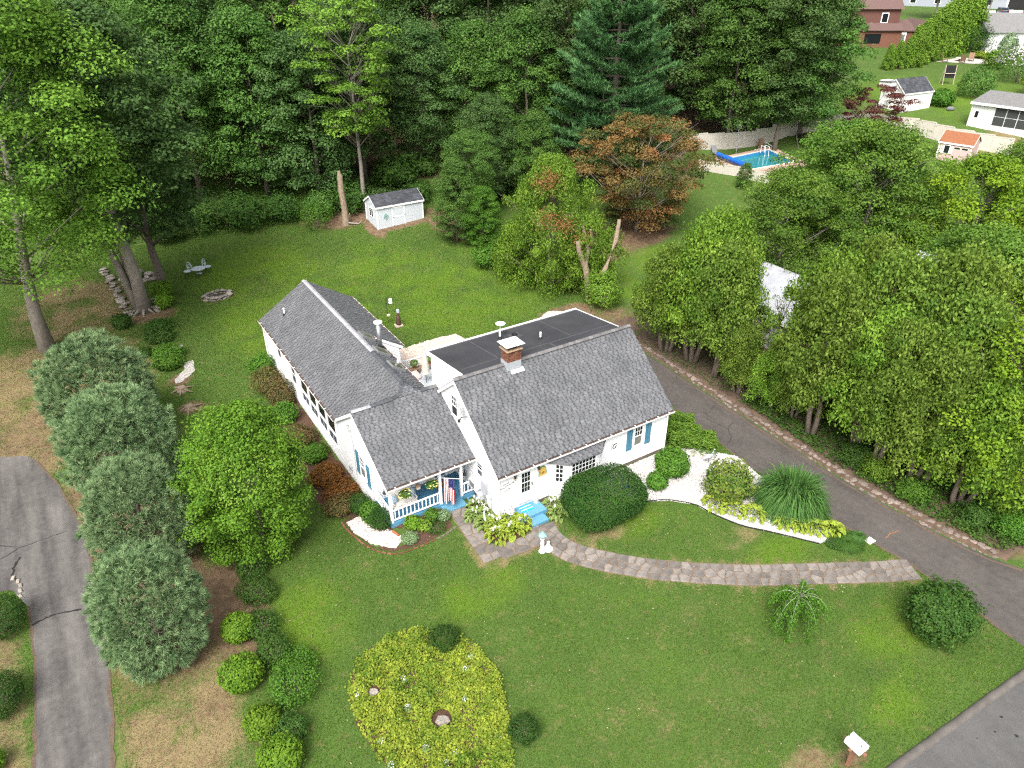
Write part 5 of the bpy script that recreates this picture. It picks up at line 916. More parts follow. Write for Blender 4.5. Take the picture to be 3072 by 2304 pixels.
# retaining wall of pinkish stones along the driveway, stone by stone
wl = thing('stone_wall', 'low pinkish stone retaining wall along the right edge of the driveway', 'wall', (17.6, -3, 0)); wpts = []; k = 0
for y in np.arange(-14.5, 12, .30):
    xc = np.interp(y, [-14.5, -12.4, -9.4, -6.4, -1.4, 2.5, 7, 12], [18.35, 17.85, 17.55, 17.45, 17.55, 17.65, 17.8, 18.05])
    for lv in (0, 1): k += 1; wpts.append((xc - 17.6 + R(k).uniform(-.07, .07) + lv * .18, y + 3 + R(k + 99).uniform(-.1, .1) + lv * .15, -.06 + lv * .10))
part('footing', MB().add([(np.interp(y, [-14.5, -12.4, -9.4, -6.4, -1.4, 2.5, 7, 12], [18.35, 17.85, 17.55, 17.45, 17.55, 17.65, 17.8, 18.05]) - 17.6 + d, y + 3, z) for y in np.arange(-14.5, 12, .5) for d, z in ((-.14, .0), (-.10, .07), (.12, .10), (.3, .12))], [(i * 4 + q, i * 4 + q + 1, i * 4 + q + 5, i * 4 + q + 4) for i in range(52) for q in range(3)]), M['soil'], wl); stones(wl, wpts, 5, M['rockp'], .14, .24, .62)
tag(part('bank', MB().add([(x, y, z) for y in np.arange(-15, 14.5, 1.) for x, z in ((17.75 + max(0, -9 - y) * .12, .0), (18.1 + max(0, -9 - y) * .12, .14), (20.5, .16), (25, .02), (30, -.05))], [(i * 5 + q, i * 5 + q + 1, i * 5 + q + 6, i * 5 + q + 5) for i in range(29) for q in range(4)]), M['soil'], None), kind='structure')
# ================================================================== shrubs and beds
def env_noise(d, seed, amp=.2, k=2.2):
    r = R(seed); out = np.zeros(len(d))
    for i in range(7): v = r.normal(0, 1, 3); out += np.sin(d @ v * k + r.uniform(0, 6.28)) / 7 * 1.6
    return 1 + amp * out
def shrub_mesh(rx, ry, rz, n, ls, seed, amp=.12, pw=2., zc=.5, up=.4, depth=.35, zmin=-.85, aspect=.55, flat_bottom=True, clump=0):
    """a closed shrub body: leaves in a shell through the outer part of a squarish ellipsoid standing on z=0"""
    r = R(seed); d = sph(r, n, zmin); q = (np.abs(d) ** pw).sum(1) ** (-1 / pw); rad = q * env_noise(d, seed, amp) * env_noise(d, seed + 9, amp * .5 + .02, 7) * (1 - depth * r.uniform(0, 1, n) ** 1.7) * np.where(r.uniform(0, 1, n) < .08, 1 + (.14 + amp) * r.uniform(0, 1, n), 1)
    if clump: rad *= 1 + clump * (np.sin(d[:, 0] * 9 + seed) * np.sin(d[:, 1] * 9 + 2) * np.sin(d[:, 2] * 8 + 1))
    P = d * rad[:, None] * np.array([rx, ry, rz]) + np.array([0, 0, rz * zc * 2]); 
    N = d / np.array([rx, ry, rz]) * min(rx, rz) + np.array([0, 0, up]) + r.normal(0, .45, (n, 3))
    P[:, 2] = np.maximum(P[:, 2], .03); tone = np.clip(.42 + .18 * (env_noise(d, seed + 5, 1., 5) - 1) + r.normal(0, .17, n), 0, 1)
    return leaf_cloud(P, N, ls * r.uniform(.7, 1.3, n), tone, seed, aspect)
def stems(h, n, seed, spread=.3, r0=.03):
    b = MB(); r = random.Random(seed)
    for i in range(n):
        a = i * 2.4; b.tube([(0.05 * math.cos(a), .05 * math.sin(a), -.05), (spread * .5 * math.cos(a), spread * .5 * math.sin(a), h * .5), (spread * math.cos(a), spread * math.sin(a), h)], [r0, r0 * .7, r0 * .3], 5)
    return b
def shrub(name, label, x, y, rx, rz, lm, n, ls, seed, cat='shrub', ry=None, group=None, me=None, **k):
    o = thing(name, label, cat, (x, y, gz(x, y)), group=group); link('foliage', me or shrub_mesh(rx, ry or rx, rz, n, ls, seed, **k), LM[lm], o); part('stem', stems(rz * 1.2, 5, seed, rx * .5, .025 + .01 * rx), M['bark'], o); return o
shrub('clipped_yew', 'huge clipped dark green yew mound in front of the bay window', 4.75, -2.3, 2.08, 1.02, 'box', 30000, .085, 1, ry=1.6, pw=3.2, amp=.04, depth=.16, up=.5)
shrub('round_shrub', 'larger bright green round shrub in the white shells by the house corner', 9.85, -1.75, .93, .72, 'shrub', 3600, .14, 2, amp=.06)
shrub('round_shrub', 'smaller bright green round shrub in the white shells by the house corner', 8.35, -2.3, .56, .46, 'shrub', 1600, .12, 3, amp=.06)
shrub('rhododendron', 'loose green and bronze shrub among the white shells and hostas', 10.95, -4.75, 1.22, 1.0, 'bronze', 3800, .15, 4, amp=.2, clump=.2)
shrub('corner_shrub', 'dense glossy green shrub where the lawn meets driveway and street', 11.75, -15.6, 1.35, 1.25, 'ivy', 11000, .12, 5, amp=.12, clump=.22)
# arching ornamental grass
def fountain(R_, H, n, seed, w=.018, sp=.1, bs=.06):
    r = R(seed); a = r.uniform(0, 6.28, n); out = R_ * r.uniform(.0, 1, n) ** .6; hh = H * r.uniform(1 - 1.8 * sp, 1 + sp, n); droop = r.uniform(1 - sp, 1 + 1.5 * sp, n); V = []; ca, sa = np.cos(a), np.sin(a); ks = 6; pts = []
    for i in range(ks):
        t = i / (ks - 1); rad = out * (bs + (1 - bs) * (.35 * t + .65 * t ** 1.7)) + .02; z = hh * (1.9 * t - (.85 + 1.0 * out / R_) * droop * t ** 2.4); z = np.maximum(z, .02); ww = w * (1 - .85 * t); pts.append((np.c_[rad * ca - sa * ww, rad * sa + ca * ww, z], np.c_[rad * ca + sa * ww, rad * sa - ca * ww, z]))
    V = np.stack([p for pr in pts for p in pr], 1); b = np.arange(n)[:, None] * (2 * ks); F = np.concatenate([b + np.array([[2 * i, 2 * i + 1, 2 * i + 3, 2 * i + 2]]) for i in range(ks - 1)]); t = np.clip(r.normal(.45, .32, n), 0, 1)
    return fast_mesh('blades', V.reshape(-1, 3), F, np.tile(t, ks - 1))
og = thing('ornamental_grass', 'big fountain of arching green ornamental grass beside the driveway', 'ornamental grass', (13.1, -7.0, 0)); link('blades', fountain(2.1, 1.65, 3400, 3, .040, .34, .42), LM['miscan'], og)
# juniper spilling by the house corner
def spray_mesh(boxes, n, ls, seed, updir=.5):
    r = R(seed); P = []; T = []; N = []; tn = []
    for (x0, y0, x1, y1, h0, h1, w_) in boxes:
        m = int(n / len(boxes)); t = r.uniform(0, 1, m); off = r.normal(0, .42, m) * w_; d = np.array([x1 - x0, y1 - y0]); l = np.linalg.norm(d); d = d / l; nn = np.array([-d[1], d[0]]); x = x0 + (x1 - x0) * t + nn[0] * off; y = y0 + (y1 - y0) * t + nn[1] * off; z = (h0 + (h1 - h0) * t) * np.exp(-(off / w_) ** 2) * r.uniform(.25, 1.05, m)
        P.append(np.c_[x, y, z + .05]); T.append(np.tile([d[0] * .8, d[1] * .8, updir], (m, 1)) + r.normal(0, .5, (m, 3))); N.append(r.normal(0, .6, (m, 3)) + [0, 0, 1]); tn.append(np.clip(r.normal(.45, .2, m) + .2 * np.sin(x * 5) * np.sin(y * 4), 0, 1))
    P, T, N = map(np.concatenate, (P, T, N)); return leaf_cloud(P, N, ls * r.uniform(.6, 1.3, len(P)), np.concatenate(tn), seed, .22, .05, tang=T)
jn = thing('spreading_juniper', 'spreading feathery green juniper between the house corner and driveway', 'juniper', (12.2, .6, 0)); link('foliage', spray_mesh([(-1.0, 2.4, .6, .6, .9, .9, 1.1), (-.8, 1.0, 1.2, -.9, .9, .75, 1.0), (0, 1.8, 1.9, .3, .8, .6, .9), (-.6, -.3, 1.3, -2.2, .8, .45, .85), (.2, -.4, 1.9, -1.4, .7, .4, .7), (-.9, 3.6, .9, 2.4, .8, .7, 1.0)], 9000, .30, 6), LM['juniper'], jn); part('stem', stems(.5, 6, 4, .9, .04), M['bark'], jn)
# hostas, leaf by leaf
def hosta_leaf(seed, L_=.25, W_=.16):
    V = []; F = []; T = []; ks = 5; cols = (-1, -.82, 0, .82, 1); r = random.Random(seed); b = MB()
    for i in range(ks + 1):
        t = i / ks; wv = W_ / 2 * math.sin(math.pi * min(.97, .06 + .94 * t) ** .8) ** .75; x = .02 + L_ * t; z = .10 * math.sin(t * 2.2) - .12 * t * t
        for c in cols: V.append((x, wv * c, z + .028 * c * c + r.uniform(-.004, .004)))
    k = len(cols)
    for i in range(ks):
        for q in range(k - 1): b.t.append(.75 if (q in (0, k - 2)) else r.uniform(.05, .3)); F.append((i * k + q, i * k + q + 1, (i + 1) * k + q + 1, (i + 1) * k + q))
    b.v = V; b.f = F; return b.mesh('leaf', True)
HL = [hosta_leaf(i) for i in range(3)]; HLg = HL
def hosta(x, y, rad, n, lm, label, seed, flowers=0, h=.32, ls=1.):
    o = thing('hosta', label, 'hosta', (x, y, .01), group='hostas'); r = random.Random(seed)
    n = int(n * 1.5)
    for i in range(n):
        t = (i + .5) / n; a = i * 2.39996 + r.uniform(-.3, .3); rr = rad * math.sqrt(t) * .78; tilt = -.75 + 1.25 * t + r.uniform(-.25, .25); s = (.75 + .45 * t) * r.uniform(.85, 1.15) * ls
        link('leaf', HL[i % 3], LM[lm], o, loc=(rr * math.cos(a), rr * math.sin(a), h * (1.05 - .75 * t * t) + r.uniform(-.03, .03)), rot=(r.uniform(-.25, .25), tilt, a), scale=s)
    b = MB(); 
    for i in range(10): a = i * .628; b.tube([(0, 0, 0), (rad * .35 * math.cos(a), rad * .35 * math.sin(a), h * .8)], [.012, .006], 4)
    part('stalk', b, LM['shrub'], o)
    for i in range(flowers):
        a = r.uniform(0, 6.28); q = rad * r.uniform(.1, .7); z = h + r.uniform(.2, .42); fx, fy = q * math.cos(a), q * math.sin(a); fo = part('flower_stalk', MB().tube([(fx * .4, fy * .4, .1), (fx, fy, z)], .006, 4), LM['shrub'], o); rr = R(seed * 7 + i); d = sph(rr, 22); link('blossom', leaf_cloud(d * [.05, .05, .11] + [fx, fy, z], d, .06, rr.uniform(0, 1, 22), i, .6), LM['flower'], fo)
HP = [(-.62, -1.05, .62, 44, 'hosta', 4), (.15, -1.15, .62, 46, 'hosta', 3), (.72, -.95, .55, 40, 'hosta', 2), (-.35, -.45, .6, 44, 'hosta', 4), (.45, -.45, .5, 36, 'hosta', 3), (-.72, -.05, .5, 36, 'hostag', 5), (-.55, .55, .52, 38, 'hostag', 6), (-.45, 1.2, .5, 36, 'hostag', 6), (-.9, .75, .45, 32, 'hostag', 3)]
for i, (x, y, rd, n, lm, fl_) in enumerate(HP): hosta(x, y, rd, n, lm, 'yellow-green hosta with cream leaf edges in the big bed at the house corner' if lm == 'hosta' else 'green hosta with white flowers in the strip between porch step and house', 40 + i, fl_)
for i, (x, y, rd) in enumerate(((2.85, -.75, .52), (2.75, -1.35, .5))): hosta(x, y, rd, 36, 'hostag', ('white flowering hosta between the stoop and the clipped yew', 'leafy hosta below the blue stoop step beside the clipped yew')[i], 60 + i, 6 - 5 * i)
HR = [((9.95, -4.95, .62), 'golden hosta at the left end of the row under the bronze shrub'), ((10.45, -5.75, .6), 'golden hosta second along the row under the bronze shrub'), ((11.0, -6.55, .62), 'big golden hosta third along the row before the shell gap'), ((11.75, -7.75, .45), 'small hosta at the foot of the ornamental grass'), ((12.2, -8.3, .42), 'compact hosta standing alone in the shells below the ornamental grass'), ((12.75, -8.85, .52), 'bushy hosta where the shell bed narrows'), ((13.35, -9.4, .50), 'pale edged hosta at the driveway end of the row')]
for i, ((x, y, rd), lab) in enumerate(HR): hosta(x, y, rd, 42, 'hosta', lab, 70 + i, 0, .3)
def tuft(name, label, x, y, rad, hh, n, lm, seed, w=.012, cat='plant'): o = thing(name, label, cat, (x, y, gz(x, y))); link('blades', fountain(rad, hh, n, seed, w), LM[lm], o); return o
tuft('grass_clump', 'low dark green moss-like clump at the driveway end of the shell bed', 13.25, -10.3, .85, .22, 1500, 'ivy', 11, .03); tuft('grass_clump', 'fine spiky green clump beside the cream stone at the driveway', 14.0, -10.35, .5, .38, 700, 'miscan', 12)
shrub('ground_moss', 'low mound of dark moss phlox at the tip of the shell bed', 12.75, -10.05, .6, .12, 'ivy', 1400, .06, 13, ry=.45)
# weeping sapling on the front lawn
def bez(p, q, k, n=6): return [tuple(Vector(p) * (1 - t) ** 2 + Vector(k) * 2 * t * (1 - t) + Vector(q) * t * t) for t in np.linspace(0, 1, n)]
def weeping(seed):
    r = random.Random(seed); b = MB(); b.tube([(0, 0, -.1), (.05, .02, .8), (.1, 0, 1.45)], [.05, .04, .03], 6); P = []; T = []
    for i in range(26):
        a = r.uniform(0, 6.28); q = r.uniform(.5, 1.25); e = (q * math.cos(a) + .15, q * math.sin(a) * .9, r.uniform(.1, 1.5)); pts = bez((.1, 0, 1.4), e, (e[0] * .55, e[1] * .55, 1.6 + r.uniform(0, .7)), 9); b.tube(pts, [.011 - .0011 * j for j in range(9)], 4)
        for j in range(2, 9):
            for _ in range(48): P.append(np.array(pts[j]) + np.array([r.gauss(0, .07), r.gauss(0, .07), -r.uniform(0, .30)])); T.append((r.gauss(0, .4), r.gauss(0, .4), -1))
    P = np.array(P); rr = R(seed); return b, leaf_cloud(P, rr.normal(0, 1, (len(P), 3)) + [0, 0, .6], .085 * rr.uniform(.7, 1.3, len(P)), np.clip(rr.normal(.5, .2, len(P)), 0, 1), seed, .4, tang=np.array(T, float))
wb, wf = weeping(3); wt = thing('weeping_sapling', 'sparse weeping sapling with bare arching twigs on the front lawn', 'tree', (6.9, -12.2, 0), scale=1.2); part('trunk', wb, M['twig'], wt); link('crown', wf, LM['shrub'], wt)
# plants in the porch bed
for lab, x, y, rx, rz, lm, n, ls, nm in (('dark green rounded yew at the porch corner post', -5.05, 2.75, .62, .52, 'box', 4200, .06, 'small_yew'), ('glossy green shrub in the middle of the porch side bed', -5.15, 3.75, .55, .58, 'shrub', 2200, .10, 'small_shrub'), ('dark conical shrub at the rear of the porch side bed', -5.3, 4.75, .58, .66, 'box', 3600, .06, 'small_shrub'),
    ('bright leafy hydrangea before the porch railing', -3.75, 1.75, .42, .32, 'lime', 700, .14, 'flower_plant'), ('yellow flowering plant under the porch railing', -3.35, 1.35, .36, .24, 'tip', 600, .09, 'flower_plant'), ('green rose bush with small white blooms below the porch', -2.75, 1.75, .40, .32, 'shrub', 800, .10, 'flower_plant'), ('grey green lavender mound inside the brick border', -4.35, .95, .42, .22, 'pine', 1500, .06, 'flower_plant'),
    ('silvery green clump beside the porch step', -2.25, 1.45, .34, .28, 'pine', 900, .07, 'flower_plant'), ('low green herb patch near the porch step', -2.9, 1.0, .5, .16, 'ivy', 1100, .06, 'flower_plant')):
    shrub(nm, lab, x, y, rx, rz, lm, n, ls, int(abs(x * 100)), amp=.14)
# shrubs along the left wall
for i, (x, y, rx, rz, lm, lab) in enumerate(((-5.75, 6.6, .95, .55, 'barberry', 'orange barberry mound below the shuttered side window'), (-5.9, 8.3, .9, .5, 'barberry', 'orange barberry behind the shuttered side window'), (-6.2, 5.6, .7, .45, 'mixed', 'russet low shrub at the rear end of the porch bed'), (-5.75, 10.6, .75, .5, 'shrub', 'green shrub against the concrete below the sunroom windows'), (-5.9, 12.6, .8, .55, 'mixed', 'brownish shrub below the middle of the sunroom windows'), (-5.6, 17.2, .9, .9, 'mixed', 'tall brown and green weedy shrub by the tall wing window'), (-5.8, 19.2, .95, .95, 'mixed', 'tangled brown tipped shrub under the small wing window'), (-5.6, 21.3, .9, .8, 'shrub', 'green weedy shrub at the far corner of the wing'), (-6.0, 15.2, .8, .7, 'shrub', 'green bush between the sunroom and the tall wing window'))):
    shrub('wall_shrub', lab, x, y, rx, rz, lm, 2600, .11, 100 + i, amp=.22, clump=.15)
# lime shrubs in a row near the pines, dark plants beside them
for i, (x, y, rx, rz, lm, lab) in enumerate(((-12.75, -.4, .66, .55, 'lime', 'round lime green shrub nearest the leafy young tree'), (-13.2, -2.8, .82, .68, 'lime', 'largest round lime green shrub of the row below the pines'), (-13.1, -5.2, .64, .55, 'lime', 'third round lime shrub of the row, half merged with a darker one'), (-12.95, -6.9, .78, .6, 'lime', 'last lime shrub of the row toward the street'))):
    shrub('lime_shrub', lab, x, y, rx, rz, lm, 3000, .12, 120 + i, amp=.08)
for i, (x, y, rx, rz, lm, n, lab) in enumerate(((-11.7, -4.2, .95, .62, 'shrub', 2600, 'loose dark green shrub right of the largest lime shrub'), (-11.8, -2.2, .75, .5, 'ivy', 2000, 'low dark green ground shrub between lawn and lime shrubs'), (-11.5, 1.4, .8, .42, 'ivy', 2400, 'flat dark green mound under the leafy young tree'), (-11.9, -.6, .8, .40, 'ivy', 2200, 'dark groundcover mound beside the first lime shrub'), (-11.2, -3.2, .8, .4, 'shrub', 1800, 'leafy patch spilling onto the lawn by the lime shrubs'), (-12.3, -5.9, .6, .45, 'ivy', 1500, 'dark shrub between the third and last lime shrubs'), (-11.3, 3.0, .7, .4, 'ivy', 1600, 'dark ivy mound at the trunk of the leafy young tree'))):
    shrub('dark_shrub', lab, x, y, rx, rz, lm, n, .09, 130 + i, amp=.2)
shrub('clipped_ball', 'dark clipped round bush beyond the neighbouring driveway beside the pale kerb stones', -20.95, 5.1, 1.0, .85, 'box', 6000, .07, 141, amp=.05); shrub('clipped_ball', 'dark clipped round bush beyond the neighbouring driveway further down', -21.15, .9, .95, .8, 'box', 6000, .07, 142, amp=.05); shrub('clipped_ball', 'bright little bush beyond the neighbouring driveway near the street', -21.5, -1.6, .5, .4, 'lime', 1200, .09, 143)
ks_ = thing('kerb_stones', 'short row of pale kerb stones at the bend of the neighbouring driveway', 'kerb stones', (-20.5, 7.6, 0))
for i in range(5): part('kerb_stone', MB().bbox(-.13, .13, -.07, .07, 0, .07, .015), M['rock'], ks_, loc=(.1 - .10 * abs(i - 1.5) + .08 * i, .7 - .35 * i, .0), rz=1.3 + .15 * i)
# yellow groundcover island on the front lawn
def ground_cover(poly, n, ls, hh, seed, lm, name, label, cat='ground cover', dz=0.):
    r = R(seed); P = np.array(poly); a, b = P.min(0), P.max(0); x = r.uniform(a[0], b[0], n); y = r.uniform(a[1], b[1], n); k = inpoly(x + r.normal(0, .07, n), y + r.normal(0, .07, n), poly)
    k &= ~(((x + 7.45) ** 2 + (y + 8.3) ** 2 < .16) | ((x + 9.1) ** 2 + (y + 5.9) ** 2 < .06)); x, y = x[k], y[k]; n = len(x); cl = vnoise(x, y, .42, seed); k = r.uniform(0, 1, n) < .25 + 1.3 * cl; x, y, cl = x[k], y[k], cl[k]; n = len(x); z = hh * (.25 + .75 * r.uniform(0, 1, n)) * (.15 + 2.6 * cl * (.5 + vnoise(x, y, 1.3, seed + 3))); tone = np.clip(.02 + .5 * vnoise(x, y, .8, seed + 1) + .45 * vnoise(x, y, .2, seed + 2) + r.normal(0, .2, n), 0, 1)
    return tag(link(name, leaf_cloud(np.c_[x, y, hgt(x, y) + z + dz], r.normal(0, .5, (n, 3)) + [0, 0, 1], ls * r.uniform(.6, 1.3, n), tone, seed, .7), LM[lm]), label, cat, kind='stuff')
sheet('island_bed', jag(ISLAND, .06, .4, 31), .012, M['mulch'])
ground_cover(ISLAND, 62000, .10, .20, 33, 'gold', 'yellow_ground_cover', 'yellow green leafy ground cover filling the oval island in the front lawn')
r = R(77); k = 0
while k < 15:
    x, y = r.uniform(-10, -4.8), r.uniform(-11, -4)
    if not inpoly(np.array([x]), np.array([y]), ISLAND)[0]: continue
    k += 1; o = thing('white_tipped_plant', 'small blue green plant with white tips set in the yellow island bed', 'plant', (x, y, .08), group='white tipped plants in the yellow island'); link('blades', fountain(.17, .16, 60, k, .012), LM['pine'], o); rr = R(k); d = sph(rr, 16, .2); link('flowers', leaf_cloud(d * [.13, .13, .16] + [0, 0, .08], d, .045, rr.uniform(0, 1, 16), k, .6), LM['flower'], o)
for x, y, s, lab in ((-7.42, -8.35, .30, 'pale grey boulder in the middle of the yellow island'), (-9.1, -5.85, .22, 'grey stone at the left rim of the yellow island')):
    o = thing('boulder', lab, 'boulder', (x, y, 0)); link('rock', RK[1], M['rock'], o, scale=(s, s * .8, s * .8))
shrub('island_shrub', 'dark green rounded shrub at the top edge of the yellow island', -5.75, -5.3, .65, .45, 'box', 2600, .07, 151, amp=.15); shrub('island_shrub', 'dark green shrub at the lower right rim of the yellow island', -5.2, -10.4, .6, .45, 'box', 2200, .07, 152, amp=.15)
# long border on the left of the back lawn
for i, (x, y, rx, rz, lm, lab) in enumerate(((-10.4, 31.0, .95, .35, 'ivy', 'dark perennials at the far end of the long border'), (-10.6, 29.2, 1.0, .4, 'ivy', 'leafy perennials in the middle of the long border'), (-10.6, 26.2, 1.0, .42, 'shrub', 'green perennials between the two white stone patches of the long border'), (-10.9, 24.8, .95, .4, 'shrub', 'green perennials at the near end of the long border'), (-9.1, 36.5, .8, .7, 'lime', 'bright leafy shrub behind the stone pile'), (-9.3, 34.4, .7, .6, 'lime', 'bright tall weeds at the trunk by the stone pile'), (-12.6, 32.7, .65, .5, 'ivy', 'small dark bush standing free on the left lawn'), (-11.9, 27.5, .5, .25, 'ivy', 'little plant left of the long border'), (6.1, 43.0, 1.5, 1.25, 'shrub', 'rounded green bush at the wood edge left of the dead stump'))):
    shrub('border_plant', lab, x, y, rx, rz, lm, 2200, .13, 160 + i, amp=.2, clump=.12)
for x, y, lab in ((-10.7, 21.9, 'grey weathered stump with spreading roots beside the white gravel'), (-10.7, 19.8, 'dark rotten stump on the left lawn')):
    o = thing('tree_stump', lab, 'stump', (x, y, gz(x, y))); b = MB().lathe([(.42, -.05), (.28, .1), (.24, .22), (.0, .2)], 9)
    for a in np.linspace(0, 6.28, 7)[:-1]: b.tube([(.2 * math.cos(a), .2 * math.sin(a), .12), (.8 * math.cos(a + .2), .8 * math.sin(a + .2), .0)], [.09, .03], 5)
    part('stump', b, M['snag'], o)
# ================================================================== trees
ORD = 'first second third fourth fifth sixth seventh eighth ninth tenth eleventh'.split()
def tree_mesh(seed, H, Rd, zb, ncl, rc, nleaf, ls, prof='egg', tr=.25, flat=.55, limbs=26, lean=(0, 0), off=(0, 0), amp=.3, shell=.55, fork=False, twigs=0, up=.75, sxy=(1, 1), fan=False, stems_=1, lr=.22, ctv=.11):
    r = R(seed); t = r.uniform(0, 1, ncl); t = (np.arange(ncl) + t) / ncl; a = np.arange(ncl) * 2.39996 + r.uniform(-.5, .5, ncl)
    if prof == 'egg': pf_ = np.sin(np.pi * np.clip(.12 + .86 * t, 0, 1) ** .85) ** .6
    elif prof == 'cone': pf_ = (1 - t) ** .8 * .95 + .07
    elif prof == 'col': pf_ = np.sin(np.pi * np.clip(.16 + .82 * t, 0, 1) ** .75) ** .5
    elif prof == 'round': pf_ = np.sqrt(np.clip(1 - (2 * t - 1) ** 2, .05, 1))
    else: pf_ = np.clip(.45 + .8 * t, 0, 1) * np.sqrt(np.clip(1 - np.maximum(0, t - .6) ** 2 * 5.5, .05, 1))
    nz = 1 + amp * np.sin(a * 1 + seed) * .5 + amp * np.sin(a * 2.3 + 5 * t + seed * 2) * .6
    rad = Rd * pf_ * nz * (1 - shell * r.uniform(0, 1, ncl) ** 1.6); z = zb + (H - zb) * t
    cx_ = lean[0] * z / H + off[0] * sst(zb * .5, zb + (H - zb) * .4, z); cy_ = lean[1] * z / H + off[1] * sst(zb * .5, zb + (H - zb) * .4, z)
    cc = np.c_[cx_ + rad * np.cos(a) * sxy[0], cy_ + rad * np.sin(a) * sxy[1], z]
    n = int(nleaf / ncl); P = []; N = []; T = []
    cs = rc * r.uniform(.65, 1.35, ncl); ct = r.normal(0, ctv, ncl)
    for i in range(ncl):
        d = sph(r, n, -.5); P.append(cc[i] + d * cs[i] * np.array([1, 1, flat]) * (1 - .55 * r.uniform(0, 1, (n, 1)) ** 1.6) * np.where(r.uniform(0, 1, (n, 1)) < .07, 1.28, 1) * (1 + .25 * np.sin(d[:, :1] * 6 + i) * np.cos(d[:, 1:2] * 5))); N.append((d * [1, 1, .2] + r.normal(0, .5, (n, 3))) if fan else (d * .6 + np.array([0, 0, up]) + r.normal(0, .42, (n, 3)))); T.append(np.clip(.42 + ct[i] + r.normal(0, .15, n), 0, 1))
    P, N, T = np.concatenate(P), np.concatenate(N), np.concatenate(T); P[:, 2] = np.maximum(P[:, 2], .15)
    crown = leaf_cloud(P, N, ls * r.uniform(.5, 1.5, len(P)), T, seed, .5 if fan else .62, .14, 'crown', tang=(np.tile([0, 0, 1.], (len(P), 1)) + r.normal(0, .45, (len(P), 3))) if fan else None)
    b = MB(); th = zb + (H - zb) * .62; pts = []
    for k in range(7): q = k / 6; zz = -.3 + (th + .3) * q; pts.append((lean[0] * zz / H + off[0] * float(sst(zb * .5, zb + (H - zb) * .4, zz)) + .12 * math.sin(k * 1.7 + seed) * (k > 0), lean[1] * zz / H + off[1] * float(sst(zb * .5, zb + (H - zb) * .4, zz)) + .12 * math.cos(k * 1.3 + seed) * (k > 0), zz))
    b.tube(pts, [tr * (1.25 if k == 0 else 1 - .8 * k / 6) for k in range(7)], 9)
    for k in range(1, stems_): q = k * 2.4 + seed; b.tube([(.25 * math.cos(q), .25 * math.sin(q), -.2), (.5 * math.cos(q), .5 * math.sin(q), zb * .5), (.75 * math.cos(q + .3), .75 * math.sin(q + .3), zb * 1.5), (.5 * math.cos(q), .5 * math.sin(q), zb * 2.4)], [tr * 1.1, tr * .85, tr * .7, tr * .4], 7)
    sel = r.permutation(ncl)[:limbs]
    for i in sel:
        c = cc[i]; h0 = np.clip(c[2] - np.hypot(c[0] - cx_[i], c[1] - cy_[i]) * .75, min(zb * .8, th * .5), th); q = h0 / th * 6; k = int(min(5, q)); f = min(1, max(0, q - k)); p0 = Vector(pts[k]) * (1 - f) + Vector(pts[k + 1]) * f
        m = p0 * .45 + Vector(c) * .55 + Vector((0, 0, (c[2] - h0) * -.12 + .2)); b.tube([p0, m, c], [tr * lr, tr * lr * .6, tr * lr * .2], 5)
        for _ in range(twigs):
            e = Vector(c) + Vector(r.normal(0, 1, 3)) * rc * .9; e.z = max(e.z, c[2] - .2); b.tube([m, (m + e) / 2 + Vector((0, 0, .15)), e], [tr * .10, tr * .06, tr * .02], 4)
    return b.mesh('trunk', True), crown
def tree(name, label, x, y, ms, lm, bark='bark', s=1., rz=0., group=None, cat='tree', z=None):
    o = thing(name, label, cat, (x, y, gz(x, y) if z is None else z), rz, group, s); link('trunk', ms[0], M[bark], o); link('crown', ms[1], LM[lm], o); return o
def treevu(name, label, v, u, *a, **k): x, y = vu(v, u); return tree(name, label, x, y, *a, **k)
# leafy young tree near the house
ty = tree_mesh(5, 7.7, 2.75, .7, 150, .62, 48000, .115, 'egg', .13, .8, 20, amp=.16, shell=.35, up=.55)
rb = R(8); dd = sph(rb, 2600, .0); tipm = leaf_cloud(dd * [2.55, 2.55, 3.4] * env_noise(dd, 5, .14)[:, None] * rb.uniform(.88, 1.04, (2600, 1)) + [0, 0, 4.1], dd + [0, 0, .5], .12, rb.uniform(0, 1, 2600), 8, .5)
yt = tree('leafy_young_tree', 'leafy bright green young tree standing on the lawn left of the porch', -10.2, 5.4, ty, 'bright', 'bark'); link('young_leaves', tipm, LM['tip'], yt)
# four round white pines
def pine_globe(seed, rx, rz, n=3600):
    r = R(seed); n = int(n * .46); d = sph(r, n, -.86); rad = env_noise(d, seed, .05, 3) * env_noise(d, seed + 3, .10, 10) * np.where(r.uniform(0, 1, n) < .52, r.uniform(.95, 1.06, n), r.uniform(.68, .92, n)); P = d * rad[:, None] * np.array([rx, rx, rz]) * ((np.abs(d) ** 2.3).sum(1) ** (-1 / 2.3))[:, None] + np.array([0, 0, rz * .93]); ax = d + np.array([0, 0, .45]) + r.normal(0, .22, (n, 3)); ax /= np.linalg.norm(ax, axis=1, keepdims=True)
    kn = 40; A = np.repeat(ax, kn, 0); Q = np.repeat(P, kn, 0); dirs = A * .9 + r.normal(0, .42, (n * kn, 3)); dirs /= np.linalg.norm(dirs, axis=1, keepdims=True); L_ = .29 * r.uniform(.75, 1.2, (n * kn, 1)); sd = np.cross(dirs, r.normal(0, 1, (n * kn, 3))); sd /= np.linalg.norm(sd, axis=1, keepdims=True)
    V = np.stack([Q - sd * .016, Q + sd * .016, Q + dirs * L_], 1); V[..., 2] = np.maximum(V[..., 2], .05); tn = np.clip(np.repeat(r.normal(.46, .2, n), kn) + r.normal(0, .12, n * kn), 0, 1)
    return fast_mesh('crown', V.reshape(-1, 3), np.arange(3 * n * kn).reshape(-1, 3), tn)
